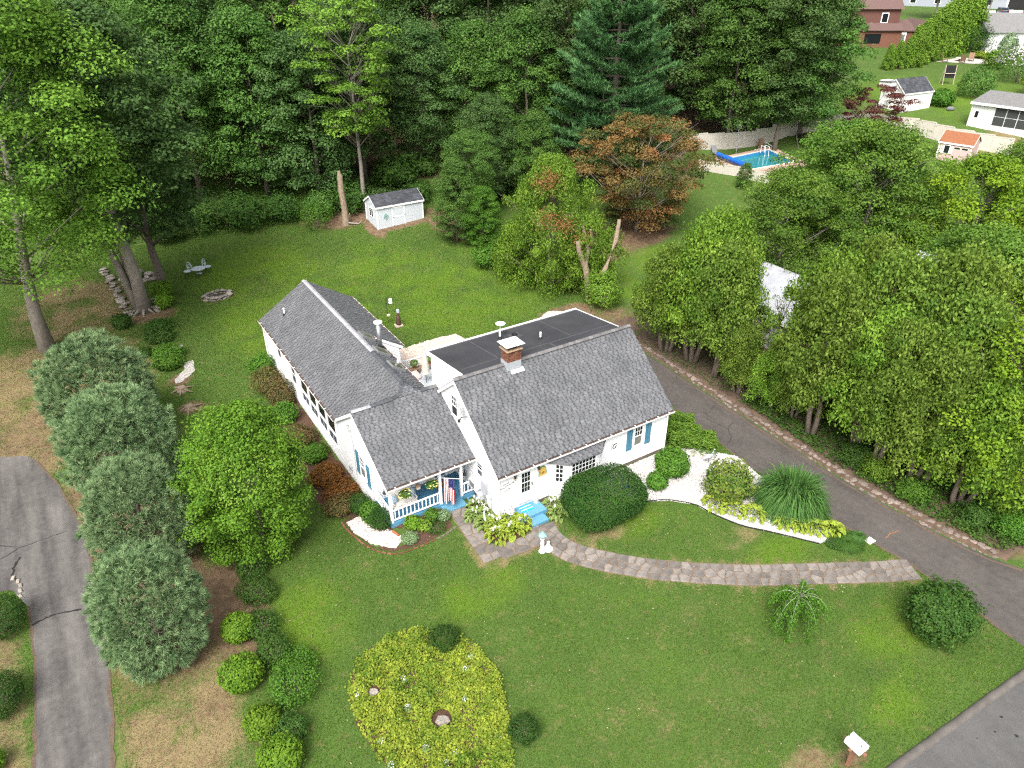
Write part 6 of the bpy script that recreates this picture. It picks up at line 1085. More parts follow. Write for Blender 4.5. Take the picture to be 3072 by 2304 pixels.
PG = [pine_globe(1, 1.9, 2.75, 3800), pine_globe(2, 2.1, 2.6, 4200), pine_globe(6, 2.15, 2.5, 4200), pine_globe(9, 2.1, 2.6, 4200)]; pst = stems(2.6, 6, 8, .8, .06).tube([(0, 0, -.3), (0, 0, 3.0)], [.2, .06], 8).mesh('trunk')
for i, (x, y, s, k, lab) in enumerate(((-15.5, .4, .95, 0, 'round blue green pine at the street end of the row of four'), (-14.9, 6.7, .99, 1, 'second round blue green pine from the street in the row of four'), (-14.9, 12.7, 1.13, 2, 'third round blue green pine from the street, tall in the row of four'), (-15.2, 18.2, 1.2, 3, 'round blue green pine at the wood end of the row of four'))):
    o = thing('round_pine', lab, 'pine tree', (x, y, gz(x, y)), i * 1.7, 'row of round pines', s); link('crown', PG[k], LM['pine'], o); link('trunk', pst, M['bark'], o)
# the big oak at the left
to = tree_mesh(11, 24, 7.4, 6.5, 120, 1.75, 90000, .20, 'egg', .48, .62, 30, off=(1.6, -1.2), amp=.4, shell=.35, lr=.16)
tree('big_oak', 'tall pale trunked tree with light green crown at the left edge of the lawn', -17.6, 31.8, to, 'oak', 'barkp')
# three stemmed tree
b3 = MB(); b3.tube([(0, 0, -.3), (.05, .1, 3), (-.25, .3, 7), (-.5, .6, 11)], [.55, .42, .34, .22], 9).tube([(-.3, .25, -.2), (-.9, .9, 4), (-1.9, 1.8, 8), (-2.6, 2.4, 12)], [.34, .27, .22, .14], 8).tube([(-.15, .5, -.2), (-.3, 1.0, 4), (-.9, 1.5, 9), (-1.2, 1.7, 12)], [.32, .26, .2, .12], 8).tube([(.0, .2, 5.5), (.35, .2, 6.5), (.55, .3, 8.8)], [.1, .07, .03], 6)
for a in np.linspace(0, 6.28, 8)[:-1]: b3.tube([(.3 * math.cos(a), .3 * math.sin(a), .35), (1.0 * math.cos(a), 1.0 * math.sin(a), -.05)], [.16, .05], 5)
t3 = tree_mesh(12, 21, 6.2, 9.5, 130, 1.35, 42000, .24, 'egg', .3, .5, 26, amp=.35, shell=.5)
tt = tree('three_stemmed_tree', 'tree with three bare trunks rising from one root at the wood edge', -10.8, 34.6, (b3.mesh('trunk', True), t3[1]), 'forest2', 'barkp')
tree('wood_edge_tree', 'brown trunked tree just behind the three-stemmed one', -8.9, 37.3, tree_mesh(13, 15, 3.6, 5.0, 70, 1.2, 18000, .26, 'egg', .38, .5, 16), 'forest2', 'bark')
# prototypes for the wood
FW = [tree_mesh(20 + i, (19, 17.5, 20, 16)[i], (5.0, 4.6, 5.2, 4.4)[i], (3.0, 2.2, 5.0, 1.6)[i], (95, 90, 100, 85)[i], 1.5, 46000, .225, ('egg', 'egg', 'vase', 'egg')[i], .3, .55, 20, amp=.34, shell=.36) for i in range(4)]
UB = [shrub_mesh(2.2, 2.0, 1.6, 4200, .24, 200 + i, amp=.3, clump=.3, depth=.5) for i in range(3)]
r = random.Random(4)
front = [(72.5, -45, 3, .95), (71, -38.5, 1, .95), (73.5, -31.5, 0, 1.0), (74.5, -25, 1, .95), (74, -19.5, 3, .95), (78, -15.5, 0, .95)]
for i, (v, u, k, s) in enumerate(front): treevu('broadleaf_tree', ORD[5 - i] + ' front tree of the wood counting from the grey shed toward the big oak', v, u, FW[k], 'forest' if i in (2, 3) else 'forest2', 'bark', s, r.uniform(0, 6), 'front trees of the wood, left')
mid = [(81, -9.5, 1, .8), (84, -4, 3, .85), (82, 1.5, 1, .85), (83, 6.5, 2, .9), (86, 11, 0, .9), (82, -24, 2, 1.05), (82, -33, 0, 1.1), (84, -42, 2, 1.1), (83, -52, 0, 1.1)]
for i, (v, u, k, s) in enumerate(mid): treevu('broadleaf_tree', ORD[sorted(q[1] for q in mid).index(u)] + ' deep green tree in the second line of the wood counting from the big oak', v, u, FW[k], 'forest' if i % 3 else 'forest2', 'bark', s, r.uniform(0, 6), 'second line of trees in the wood')
rgt = [(88, 25, 0, .95), (87, 30.5, 2, .95), (89.5, 34.0, 1, 1.0), (94, 32, 0, 1.05), (95, 27, 2, 1.1), (98, 36, 0, 1.0)]
for i, (v, u, k, s) in enumerate(rgt): treevu('broadleaf_tree', ORD[i] + ' leafy tree behind the long pool fence counting from the tall pine', v, u, FW[k], 'forest2' if i % 2 else 'forest', 'bark', s, r.uniform(0, 6), 'trees behind the pool fence')
back = [(94, u, i % 4, 1.1) for i, u in enumerate(np.arange(-62, 24, 7.5))] + [(106, u, (i + 2) % 4, 1.15) for i, u in enumerate(np.arange(-70, 38, 8.5))] + [(120, u, (i + 1) % 4, 1.2) for i, u in enumerate(np.arange(-76, 44, 10))]
for i, (v, u, k, s) in enumerate(back): treevu('broadleaf_tree', 'tree deep in the wood behind the front rows', v + r.uniform(-2, 2), u + r.uniform(-2, 2), FW[k], 'forest' if r.random() < .5 else 'forest2', 'bark', s * r.uniform(.9, 1.1), r.uniform(0, 6), 'trees deep in the wood')
for i, (v, u) in enumerate([(66.5, -44), (66, -39), (66.5, -34), (67, -29), (67.5, -25.5), (69, -22), (70, -18.5), (71, -15.5), (76, -12), (79, -9.5), (78.5, -6), (77.5, -2.5), (77, 1), (78, 5), (79, 9), (78, 14)]):
    x, y = vu(v, u); o = thing('understory_bush', 'dark green bush in the undergrowth at the foot of the wood', 'bush', (x, y, gz(x, y)), i * 1.3, 'undergrowth bushes', r.uniform(.7, 1.1)); link('foliage', UB[i % 3], LM['ivy' if i % 3 else 'forest'], o)
# the sparse tall tree behind the shed
ts = tree_mesh(31, 19, 4.6, 7.5, 84, 1.0, 20000, .21, 'vase', .24, .4, 40, amp=.3, shell=.45, twigs=3)
tree('slender_tree', 'slender light green tree with bare pale limbs behind the grey shed', 11.2, 43.6, ts, 'oak', 'barkp', 1.0, .5)
# tall white pine
def big_pine(seed, H, Rd, zb):
    r = R(seed); b = MB(); b.tube([(0, 0, -.3), (0, 0, H * .5), (0, 0, H)], [.45, .28, .04], 9); P = []; N = []; T = []; tn = []
    z = zb
    while z < H - .3:
        f = (z - zb) / (H - zb); rad = Rd * (1 - f) ** .75 * (.75 + .25 * min(1, f * 6)); nb = 6
        for k in range(nb):
            a = r.uniform(0, 6.28); L_ = rad * r.uniform(.7, 1.12) + .4; e = np.array([math.cos(a) * L_, math.sin(a) * L_, z + L_ * (.10 + .25 * f)]); m = np.array([math.cos(a) * L_ * .5, math.sin(a) * L_ * .5, z - L_ * .03]); b.tube([(0, 0, z), m, e], [.07, .045, .012], 4)
            nn = int(36 + 26 * L_)
            t = r.uniform(.22, 1.03, nn) ** .8; base = np.where(t[:, None] < .5, m * (t[:, None] * 2) + np.array([0, 0, z]) * (1 - t[:, None] * 2), e * (t[:, None] * 2 - 1) + m * (2 - 2 * t[:, None])); sp = .34 * L_ * (1.1 - t) + .25; side = np.array([-math.sin(a), math.cos(a), 0]); q = base + side * (r.uniform(-1, 1, nn) * sp)[:, None] + np.c_[np.zeros(nn), np.zeros(nn), r.uniform(-.05, .28, nn)]
            P.append(q); T.append(np.tile([math.cos(a), math.sin(a), .55], (nn, 1)) + side * r.normal(0, .5, (nn, 1))); c_ = r.normal(0, .12); tn.append(np.clip(r.normal(.45 + c_, .16, nn), 0, 1))
        z += .62 * (1 - .35 * f)
    P, T, tn = np.concatenate(P), np.concatenate(T), np.concatenate(tn); n = len(P); kn = 6; A = np.repeat(T / np.linalg.norm(T, axis=1, keepdims=True), kn, 0); Q = np.repeat(P, kn, 0); dirs = A + r.normal(0, .5, (n * kn, 3)) + [0, 0, .15]; dirs /= np.linalg.norm(dirs, axis=1, keepdims=True); L_ = .46 * r.uniform(.6, 1.2, (n * kn, 1)); sd = np.cross(dirs, r.normal(0, .4, (n * kn, 3)) + [0, 0, 1]); sd /= np.linalg.norm(sd, axis=1, keepdims=True)
    V = np.stack([Q - sd * .045, Q + sd * .045, Q + dirs * L_], 1); return b.mesh('trunk'), fast_mesh('crown', V.reshape(-1, 3), np.arange(3 * n * kn).reshape(-1, 3), np.repeat(tn, kn))
bp = big_pine(3, 21, 7.4, 3.2); tree('tall_pine', 'tall broad pine with layered dark green boughs behind the rusty tree', 35.2, 35.6, bp, 'bigpine', 'bark'); 
# rusty dogwood
rt = tree_mesh(41, 9.2, 5.2, 1.0, 130, .9, 40000, .165, 'vase', .22, .5, 50, amp=.3, shell=.45, twigs=2, ctv=.3)
ro = tree('rusty_tree', 'rust orange and olive leaved tree in front of the tall pine', 31.3, 26.4, rt, 'rust', 'barkp', 1.08)
# middle group beside the back lawn
for i, (x, y, s, lm, lab) in enumerate(((15.8, 33.2, .42, 'forest', 'dark shiny small tree right of the grey shed'), (18.0, 34.6, .44, 'forest', 'dark small tree behind the compound leaved one'), (17.2, 31.0, .34, 'shrub', 'low bushy tree at the soil patch right of the shed'), (22, 38, .55, 'forest2', 'dark tree between the shed and the tall pine'), (26, 36, .5, 'forest', 'dark tree at the left foot of the tall pine'))):
    tree('small_tree', lab, x, y, FW[(i + 1) % 4], lm, 'bark', s, i * 1.1)
def arbor_mesh(seed, H, Rd, zb, n, prof='col', ls=.17): return tree_mesh(seed, H, Rd, zb, 92, .66, n, ls, prof, .17, 1.1, 26, amp=.42, shell=.32, twigs=1, fan=True, stems_=3, ctv=.17)
cd = tree_mesh(51, 10.2, 3.7, .3, 170, .68, 42000, .15, 'egg', .2, 1.0, 30, amp=.35, shell=.42, up=.4, twigs=1, fan=True)
ce = tree('old_cedar', 'ragged yellow green cedar with browned patches beside the back lawn', 18.0, 21.6, cd, 'arborb', 'barkc'); 
rb = R(9); bc = np.concatenate([rb.normal(0, .45, (420, 3)) * [1, 1, .8] + c for c in ((-.9, -1.2, 9.3), (-1.7, -1.9, 6.6), (-.6, -2.6, 6.2), (.8, -2.9, 4.9), (-1.4, -.9, 8.9))]); link('brown_sprays', leaf_cloud(bc, rb.normal(0, 1, bc.shape) + [0, 0, .4], .17, rb.uniform(0, 1, len(bc)), 3, .4), LM['brownleaf'], ce)
tree('old_cedar', 'lower green cedar leaning against the browned one', 20.2, 19.8, tree_mesh(52, 5.8, 2.6, .3, 100, .6, 22000, .15, 'egg', .16, 1, 18, amp=.3, fan=True), 'arborb', 'barkc'); tree('old_cedar', 'squat cedar at the lawn side of the browned one', 17.0, 24.6, tree_mesh(53, 4.6, 2.2, .2, 80, .6, 16000, .15, 'egg', .16, 1, 14, amp=.3, fan=True), 'arborb', 'barkc')
shrub('low_bush', 'loose green bush in front of the cedar group', 15.8, 27.6, 1.4, .9, 'shrub', 2600, .18, 171, amp=.3, clump=.2); shrub('ivy_bush', 'ivy covered bush around the foot of the dead four-pronged trunk', 19.6, 16.6, 1.5, 1.35, 'arborb', 4200, .15, 172, amp=.25, clump=.2)
# dead trunks
sn = thing('dead_trunk', 'broken bare trunk standing beside the grey shed', 'dead tree', (8.6, 42.2, gz(8.6, 42.2))); part('trunk', MB().tube([(0, 0, -.2), (.05, 0, 1.5), (-.05, 0, 3.2), (.0, .05, 4.6), (-.08, .0, 5.1)], [.38, .28, .27, .25, .12], 9).tube([(.1, 0, .4), (.5, -.1, 1.1)], [.12, .03], 5), M['snag'], sn); part('root', MB().tube([(.2, -.2, .2), (1.0, -.7, .1), (1.4, -.6, .3)], [.1, .06, .02], 5), M['twig'], sn)
sn = thing('dead_trunk', 'dead trunk with four cut prongs above the flat dark roof', 'dead tree', (19.3, 17.9, gz(19.3, 17.9))); part('trunk', MB().tube([(0, 0, -.2), (-.2, .1, 1.8), (-.5, .2, 3.2)], [.30, .26, .24], 8).tube([(-.5, .2, 3.0), (-1.0, .3, 4.2), (-1.15, .3, 5.0)], [.24, .2, .19], 8), M['snag'], sn)
for pts, rd in (([(-.45, .2, 3.1), (-.1, .4, 4.0), (-.2, .7, 5.2), (-.35, .9, 5.9)], [.2, .16, .14, .12]), ([(-.1, .4, 3.9), (.35, .5, 4.6), (.3, .7, 5.6)], [.14, .12, .1]), ([(.1, -.1, .6), (1.2, -.3, 2.6), (2.1, -.2, 4.6), (2.4, -.1, 6.2)], [.2, .18, .19, .14])): part('prong', MB().tube(pts, rd, 8), M['snag'], sn)
# the row of old arborvitae along the driveway wall
AR = [arbor_mesh(61, 8.6, 2.1, 2.7, 30000), arbor_mesh(62, 9.4, 2.3, 3.1, 32000), arbor_mesh(63, 7.6, 2.0, 2.0, 26000)]
ROW = [(18.9, 8.6, 2, .95), (19.4, 6.6, 0, 1.08), (19.2, 4.4, 0, 1.0), (18.9, 2.0, 2, .6), (19.1, -.4, 2, .55), (19.6, -1.7, 2, .66), (19.2, -3.5, 1, 1.0), (19.9, -5.9, 0, .98), (19.2, -7.4, 1, .9), (19.5, -9.6, 0, .9), (20.2, -11.6, 2, .92), (21.8, -4.6, 1, 1.1), (21.9, -8.6, 0, 1.12), (21.4, -1.9, 1, 1.02), (23.2, -2.6, 1, 1.1), (23.6, -6.8, 0, 1.25), (21.9, 7.2, 1, 1.0)]
for i, (x, y, k, s) in enumerate(ROW): tree('arborvitae', (ORD[i] + ' arborvitae along the driveway wall counting from the back of the house') if i < 11 else ORD[sorted((-q[1] for q in ROW[11:])).index(-y)] + ' tall arborvitae behind the driveway row counting from the back of the house', x, y, AR[k], 'arborb' if i % 3 == 1 else 'arbor', 'barkc', s, i * 1.9, 'row of arborvitae beside the driveway')
for i, (x, y) in enumerate(((19.0, -6.6), (18.8, -8.0), (18.7, -10.0), (19.5, -12.8), (21.2, -13.0), (20.3, -14.2), (22.4, -14.8))):
    o = thing('bank_bush', ORD[i] + ' low leafy bush on the bank above the driveway wall counting toward the street', 'bush', (x, y, .05), i * 1.1, 'bushes on the bank', (.40, .40, .42)); link('foliage', UB[i % 3], LM[('ivy', 'arborb', 'shrub')[i % 3]], o)
# maples behind the row
MP = [tree_mesh(71, 13.5, 5.4, 2.6, 100, 1.35, 52000, .185, 'egg', .26, .5, 40, amp=.38, shell=.34, twigs=1, ctv=.16), tree_mesh(72, 12.0, 5.0, 2.2, 92, 1.3, 48000, .185, 'egg', .25, .5, 40, amp=.4, shell=.34, twigs=1, ctv=.16)]
for i, (x, y, k, s, lm, lab) in enumerate(((31.4, 10.2, 0, .74, 'maple', 'broad green maple between the rusty tree and the arborvitae row'), (41.5, 13.2, 1, .95, 'maple', 'green maple crown just below the swimming pool'), (39.2, 8.8, 0, .92, 'maple', 'tall green maple in front of the pink shed'), (43.2, 2.6, 1, .92, 'yellowm', 'light yellow green maple over the neighbouring white roof'), (54.5, 5.0, 0, .72, 'maple', 'yellow green maple below the pink shed'), (46.5, -4.0, 1, .95, 'yellowm', 'dense green maple at the right edge beside the neighbouring house'), (29.3, -5.4, 0, .80, 'maple', 'green maple behind the middle of the arborvitae row'), (26.0, -1.8, 1, .74, 'maple', 'leafy maple over the lower end of the driveway wall'))):
    tree('maple', lab, x, y, MP[k], lm, 'barkp', s, i * 1.37)
sp = tree_mesh(75, 10.5, 4.0, 2.0, 100, .8, 24000, .155, 'egg', .2, .6, 46, amp=.3, shell=.5, twigs=4)
tree('thinning_tree', 'thinly leaved tree with many bare grey twigs over the lower driveway', 22.2, -11.8, sp, 'yellowm', 'barkp', .92, .4); tree('thinning_tree', 'sparse twiggy tree at the right edge above the driveway mouth', 27.6, -9.4, sp, 'yellowm', 'barkp', 1.0, 2.4)

bt_ = tree_mesh(77, 7.0, 1.5, 2.5, 24, .5, 700, .12, 'egg', .13, .7, 24, twigs=4); tree('bare_tree', 'nearly leafless slim tree before the pale neighbouring roof', 20.2, .9, bt_, 'arbor', 'bark')
for i, (v, u) in enumerate([(63.5, -47), (64, -42), (64, -36.5), (64.5, -31.5), (72, -13), (73.5, -9.5), (74.5, -6), (75, -2), (75, 2), (75.5, 6.5), (76, 11)]):
    x, y = vu(v, u); o = thing('understory_bush', 'dark green bush in the undergrowth at the foot of the wood', 'bush', (x, y, gz(x, y)), i * 1.9 + 1, 'undergrowth bushes', (.75, .75, .55)); link('foliage', UB[(i + 1) % 3], LM['ivy' if i % 2 else 'forest2'], o)

ground_cover([(18.3, 1.5), (17.85, -6), (18.0, -10), (18.6, -14.5), (25, -17), (25, 1)], 34000, .14, .16, 41, 'ivy', 'bank_ivy', 'dark green ivy and weeds covering the bank under the arborvitae row', 'ivy', .14); ground_cover([(18.2, 12), (18.1, 2), (22, 2), (23, 12)], 2600, .11, .10, 42, 'ivy', 'bank_ivy', 'thin scattered weeds on the brown soil at the back of the driveway bank', 'weeds', .14)
ground_cover([tuple(vu(v, u)) for v, u in ((61.5, -47), (63.5, -36), (65.5, -27), (68, -21), (70.5, -14), (74, -11), (82, -12), (82, -50))], 26000, .22, .3, 43, 'ivy', 'woodland_cover', 'dark leafy weeds covering the floor along the left edge of the wood', 'undergrowth'); ground_cover([tuple(vu(v, u)) for v, u in ((72.5, -8), (72, 2), (74, 9), (76, 20), (90, 22), (90, -8))], 16000, .24, .3, 44, 'ivy', 'woodland_cover', 'dark leafy weeds covering the wood floor behind the grey shed', 'undergrowth')
# ================================================================== grey shed at the wood edge
def gable_building(name, label, cat, x, y, z, rz, W, Dp, h, rise, wallm, roofm, trim='trim', ov=.12, board=0., courses=0, group=None):
    """W along local x (ridge direction), Dp along local y; front face is -y"""
    o = thing(name, label, cat, (x, y, z), rz, group)
    b = MB(); b.prism([(0, 0, -.6), (0, Dp, -.6), (0, Dp, h), (0, Dp / 2, h + rise), (0, 0, h)], (W, 0, 0)); part('wall', b, wallm, o)
    if board:
        for k in range(int(W / board)): part('siding_board', MB().box(k * board + .01, (k + 1) * board - .008, -.015, -.001, 0, h), wallm, o)
    for s, y0, y1 in ((1, -ov, Dp / 2), (-1, Dp + ov, Dp / 2)):
        z0 = h - ov * rise / (Dp / 2); rf = part('roof', MB().prism([(-ov, y0, z0), (W + ov, y0, z0), (W + ov, y1, h + rise), (-ov, y1, h + rise)], (0, 0, .07)), roofm, o)
        if courses:
            rr = random.Random(courses + s)
            for k in range(courses):
                t0, t1 = k / courses, (k + 1.08) / courses; u = -ov
                while u < W + ov - .05:
                    wd = min(rr.choice([.3, .45, .6]), W + ov - u); P = [Vector((u + .006, y0 + (y1 - y0) * t0, z0 + (h + rise - z0) * t0 + .088)), Vector((u + wd - .006, y0 + (y1 - y0) * t0, z0 + (h + rise - z0) * t0 + .088)), Vector((u + wd - .006, y0 + (y1 - y0) * t1, z0 + (h + rise - z0) * t1 + .074)), Vector((u + .006, y0 + (y1 - y0) * t1, z0 + (h + rise - z0) * t1 + .074))]
                    part('shingle', MB().prism(P, (0, 0, -.012), rr.uniform(.2, .9)), roofm, rf); u += wd
    for xx in (-ov - .02, W + ov): part('rake_board', MB().prism([(xx, -ov, h - ov * rise / (Dp / 2) + .075), (xx, Dp / 2, h + rise + .075), (xx, Dp / 2, h + rise - .07), (xx, -ov, h - ov * rise / (Dp / 2) - .07)], (.02, 0, 0)).prism([(xx, Dp + ov, h - ov * rise / (Dp / 2) + .075), (xx, Dp / 2, h + rise + .075), (xx, Dp / 2, h + rise - .07), (xx, Dp + ov, h - ov * rise / (Dp / 2) - .07)], (.02, 0, 0)), M[trim], o)
    part('fascia', MB().box(-ov, W + ov, -ov - .025, -ov - .001, h - .12, h + .04), M[trim], o)
    for xx in (0, W):
        for yy in (0, Dp): part('corner_board', MB().box(xx - .03 if xx == 0 else xx - .08, xx + .08 if xx == 0 else xx + .03, yy - .03 if yy == 0 else yy - .08, yy + .08 if yy == 0 else yy + .03, -.0, h - .12), M[trim], o)
    return o
zsh = gz(13, 40.5); sh = gable_building('garden_shed', 'pale grey garden shed with charcoal shingle roof at the wood edge', 'shed', 10.75, 39.5, 1.05, -.01, 4.75, 2.75, 2.25, .75, M['shedw'], M['dkroof'], board=.2, courses=7)
part('skid', MB().box(-.02, 4.77, -.02, 2.77, -.25, .0), mat('grey_skid', (.40, .43, .45), rough=.8), sh)
d_ = part('door', MB().box(1.55, 1.63, -.055, -.016, .12, 2.05).box(2.75, 2.83, -.055, -.016, .12, 2.05).box(1.631, 2.749, -.055, -.016, 1.93, 2.05).box(1.631, 2.749, -.055, -.016, .12, .22).box(1.631, 2.749, -.055, -.016, 1.06, 1.15), M['trim'], sh)
part('door_panel', MB().box(1.632, 2.748, -.04, -.016, .221, 1.059), M['shedw'], d_); part('door_panel', MB().box(1.632, 2.748, -.04, -.016, 1.151, 1.929), M['shedw'], d_)
for z in (.25, 1.1, 1.9): part('hinge', MB().box(1.56, 1.70, -.066, -.056, z - .025, z + .025), M['dark'], d_)
part('handle', MB().box(2.77, 2.80, -.08, -.056, 1.08, 1.2), M['dark'], d_)
w_ = part('window', MB().box(-.06, -.016, .75, .82, 1.05, 1.95).box(-.06, -.016, 1.68, 1.75, 1.05, 1.95).box(-.06, -.016, .821, 1.679, 1.88, 1.95).box(-.06, -.016, .821, 1.679, 1.05, 1.12).box(-.06, -.016, 1.22, 1.28, 1.121, 1.879), M['trim'], sh)
for y0, y1 in ((.822, 1.218), (1.282, 1.678)): part('pane', MB().box(-.035, -.018, y0, y1, 1.122, 1.878), M['glass'], w_)
wr = thing('shed_wreath', 'green metal leaf ornament on the front of the grey shed', 'ornament', (11.6, 39.42, 2.35)); part('leaf', MB().prism([(.0, 0, .32), (.12, 0, .2), (.1, 0, .05), (.0, 0, .0), (-.12, 0, .06), (-.14, 0, .2)], (0, -.02, 0)), M['verdi'], wr); part('leaf', MB().prism([(-.25, 0, -.05), (-.1, 0, .08), (-.05, 0, -.02), (-.18, 0, -.14)], (0, -.02, 0)), M['verdi'], wr); part('ring', MB().tube([(.12 + .12 * math.cos(a), -.02, -.02 + .12 * math.sin(a)) for a in np.linspace(0, 6.28, 13)], .02, 5), M['verdi'], wr); part('tail', MB().prism([(-.05, 0, -.1), (.07, 0, -.1), (.03, 0, -.42)], (0, -.02, 0)), M['verdi'], wr)
rmp = thing('shed_ramp', 'pale plank ramp in front of the shed door', 'ramp', (12.95, 38.9, .95))
for k in range(5): part('plank', MB().prism([(-.62, .52 - .21 * k, .16 - .065 * k), (.62, .52 - .21 * k, .16 - .065 * k), (.62, .33 - .21 * k, .10 - .065 * k), (-.62, .33 - .21 * k, .10 - .065 * k)], (0, 0, .04)), M['woodl'], rmp)
# ================================================================== the pool garden behind
def fence(label, pts, hgt_=1.85, seg=2.35, dz=0.):
    o = thing('vinyl_fence', label, 'fence', (pts[0][0], pts[0][1], 0)); x0, y0 = pts[0]
    for (ax, ay), (bx, by) in zip(pts, pts[1:]):
        d = Vector((bx - ax, by - ay, 0)); n = max(1, round(d.length / seg)); u = d.normalized()
        for k in range(n):
            p = Vector((ax, ay, 0)) + d * (k / n); q = Vector((ax, ay, 0)) + d * ((k + 1) / n); zp, zq = gz(p.x, p.y), gz(q.x, q.y); pl = (q - p).length; m = basis((p.x - x0, p.y - y0, min(zp, zq) * .5 + max(zp, zq) * .5 + dz), u, Vector((-u.y, u.x, 0)), (0, 0, 1)); pn = part('panel', MB().box(.06, pl - .06, -.02, .02, -.25, hgt_ - .12, .5, m), M['ftan'], o); part('rail', MB().box(.061, pl - .061, -.035, .035, hgt_ - .12, hgt_, .5, m).box(.061, pl - .061, -.034, .034, .0, .14, .5, m), M['ftan'], pn)
            part('post', MB().box(-.06, .06, -.06, .06, -.3, hgt_ + .08, .5, m).lathe([(.09, 0), (.02, .07)], 4, m @ Vector((0, 0, hgt_ + .08))), M['ftan'], o)
fence('long pale vinyl fence behind the pool lawn below the wood', [(48.6, 38.0), (61.7, 35.2), (67.8, 33.3), (72.0, 31.5)]); fence('pale vinyl fence on the near side of the pool', [(45.6, 33.2), (48.2, 28.4), (50.5, 26.0)], dz=-.75); fence('pale vinyl fence between the red maple and the pink shed', [(72.0, 31.5), (74.8, 27.2), (75.6, 23.2), (78.2, 17.5)])
PZ = 3.72; POOLC = [(50.3, 33.7), (57.4, 34.0), (55.6, 28.9), (49.0, 29.3)]; pool = thing('swimming_pool', 'rectangular turquoise swimming pool with a pink paver surround', 'swimming pool', (50, 30, 0))
A_, B_, C_, D_ = POOLC
def loc(p, z): return (p[0] - 50, p[1] - 30, z)
def grow(k): c = np.mean([A_, B_, C_, D_], 0); return [tuple(c + (np.array(p) - c) * k) for p in (A_, B_, C_, D_)]
def ringp(name, k0, k1, z0, z1, mt): 
    P0, P1 = grow(k0), grow(k1); b = MB()
    for i in range(4): j = (i + 1) % 4; b.prism([loc(P0[i], z0), loc(P0[j], z0), loc(P1[j], z0), loc(P1[i], z0)], (0, 0, z1 - z0))
    return part(name, b, mt, pool)
ringp('paver_deck', 1.08, 1.38, PZ - 1.2, PZ, M['paver']); ringp('coping', 1.0, 1.08, PZ - .5, PZ + .03, M['cream']); ringp('liner', .985, 1.0, PZ - 1.5, PZ - .02, M['poolw'])
part('water', MB().prism([loc(p, PZ - .5) for p in grow(.985)], (0, 0, .22)), M['pool'], pool); part('ladder', MB().tube([loc((55.6, 33.6), PZ), loc((55.6, 33.6), PZ + .8), loc((55.6, 33.0), PZ + .75), loc((55.6, 32.9), PZ - .4)], .04, 6).tube([loc((56.1, 33.5), PZ), loc((56.1, 33.5), PZ + .8), loc((56.1, 32.9), PZ + .75), loc((56.1, 32.8), PZ - .4)], .04, 6), M['white'], pool)
rl = thing('solar_cover_reel', 'long blue pool cover rolled on its reel', 'cover reel', (48.9, 32.2, PZ)); part('roll', MB().tube([(.6, 2.2, .45), (-.2, -2.4, .45)], .26, 10), M['reel'], rl); part('stand', MB().box(.5, .75, 2.2, 2.3, 0, .6).box(-.35, -.1, -2.5, -2.42, 0, .6), M['white'], rl)
lgr = thing('pool_lounger', 'grey sun lounger on the grass by the far pool fence', 'lounger', (51.2, 36.2, gz(51.2, 36.2)), -.4); part('seat', MB().bbox(-.3, .3, -1.3, .4, .28, .34, .01), M['greyd'], lgr); part('backrest', MB().prism([(-.3, .4, .3), (.3, .4, .3), (.3, .95, .95), (-.3, .95, .95)], (0, -.03, .05)), M['greyd'], lgr)
for x in (-.26, .22):
    for y in (-1.2, .3): part('leg', MB().box(x, x + .05, y, y + .05, 0, .28), M['greyd'], lgr)
lp = thing('flood_lamp', 'thin grey lamp pole leaning by the pool fence', 'lamp', (54.2, 35.9, gz(54.2, 35.9))); part('pole', MB().tube([(0, 0, 0), (.15, .3, 2.9)], .035, 6), M['grey'], lp); part('head', MB().box(-.05, .45, .15, .5, 2.85, 3.05), M['grey'], lp)
ps = thing('pool_pump', 'brown pool filter tank with white pipes near the fence', 'pool filter', (57.6, 35.4, gz(57.6, 35.4))); part('tank', MB().lathe([(.25, 0), (.3, .1), (.3, 1.0), (.2, 1.15), (.1, 1.25)], 10), M['wood'], ps); part('pipe', MB().tube([(.5, -.2, 0), (.5, -.2, .8), (1.4, -1.0, .15)], .05, 6).tube([(-1.2, -.2, .1), (.5, -.2, .1)], .05, 6), M['white'], ps)
bx = thing('raised_bed', 'black sided raised garden boxes with timber rims near the pool fence', 'raised bed', (63.6, 31.5, gz(63.6, 31.5)), -.35)
for k in range(2): o = part('box', MB().box(-2.4, 2.4, -1.6 + 1.7 * k, -.1 + 1.7 * k, -.3, .75), M['black'], bx); part('rim', MB().box(-2.5, 2.5, -1.7 + 1.7 * k, -1.58 + 1.7 * k, .751, .82).box(-2.5, 2.5, -.12 + 1.7 * k, .0 + 1.7 * k, .751, .82), M['wood'], o)
tree('red_maple', 'dark red leaved tree by the fence corner', 68.0, 28.6, tree_mesh(81, 6.0, 4.4, 1.5, 60, .7, 9000, .2, 'vase', .14, .4, 30, amp=.35, twigs=2), 'redm', 'barkp'); tree('pool_side_tree', 'small green tree growing at the near pool fence', 46.6, 27.6, FW[3], 'forest', 'bark', .16)
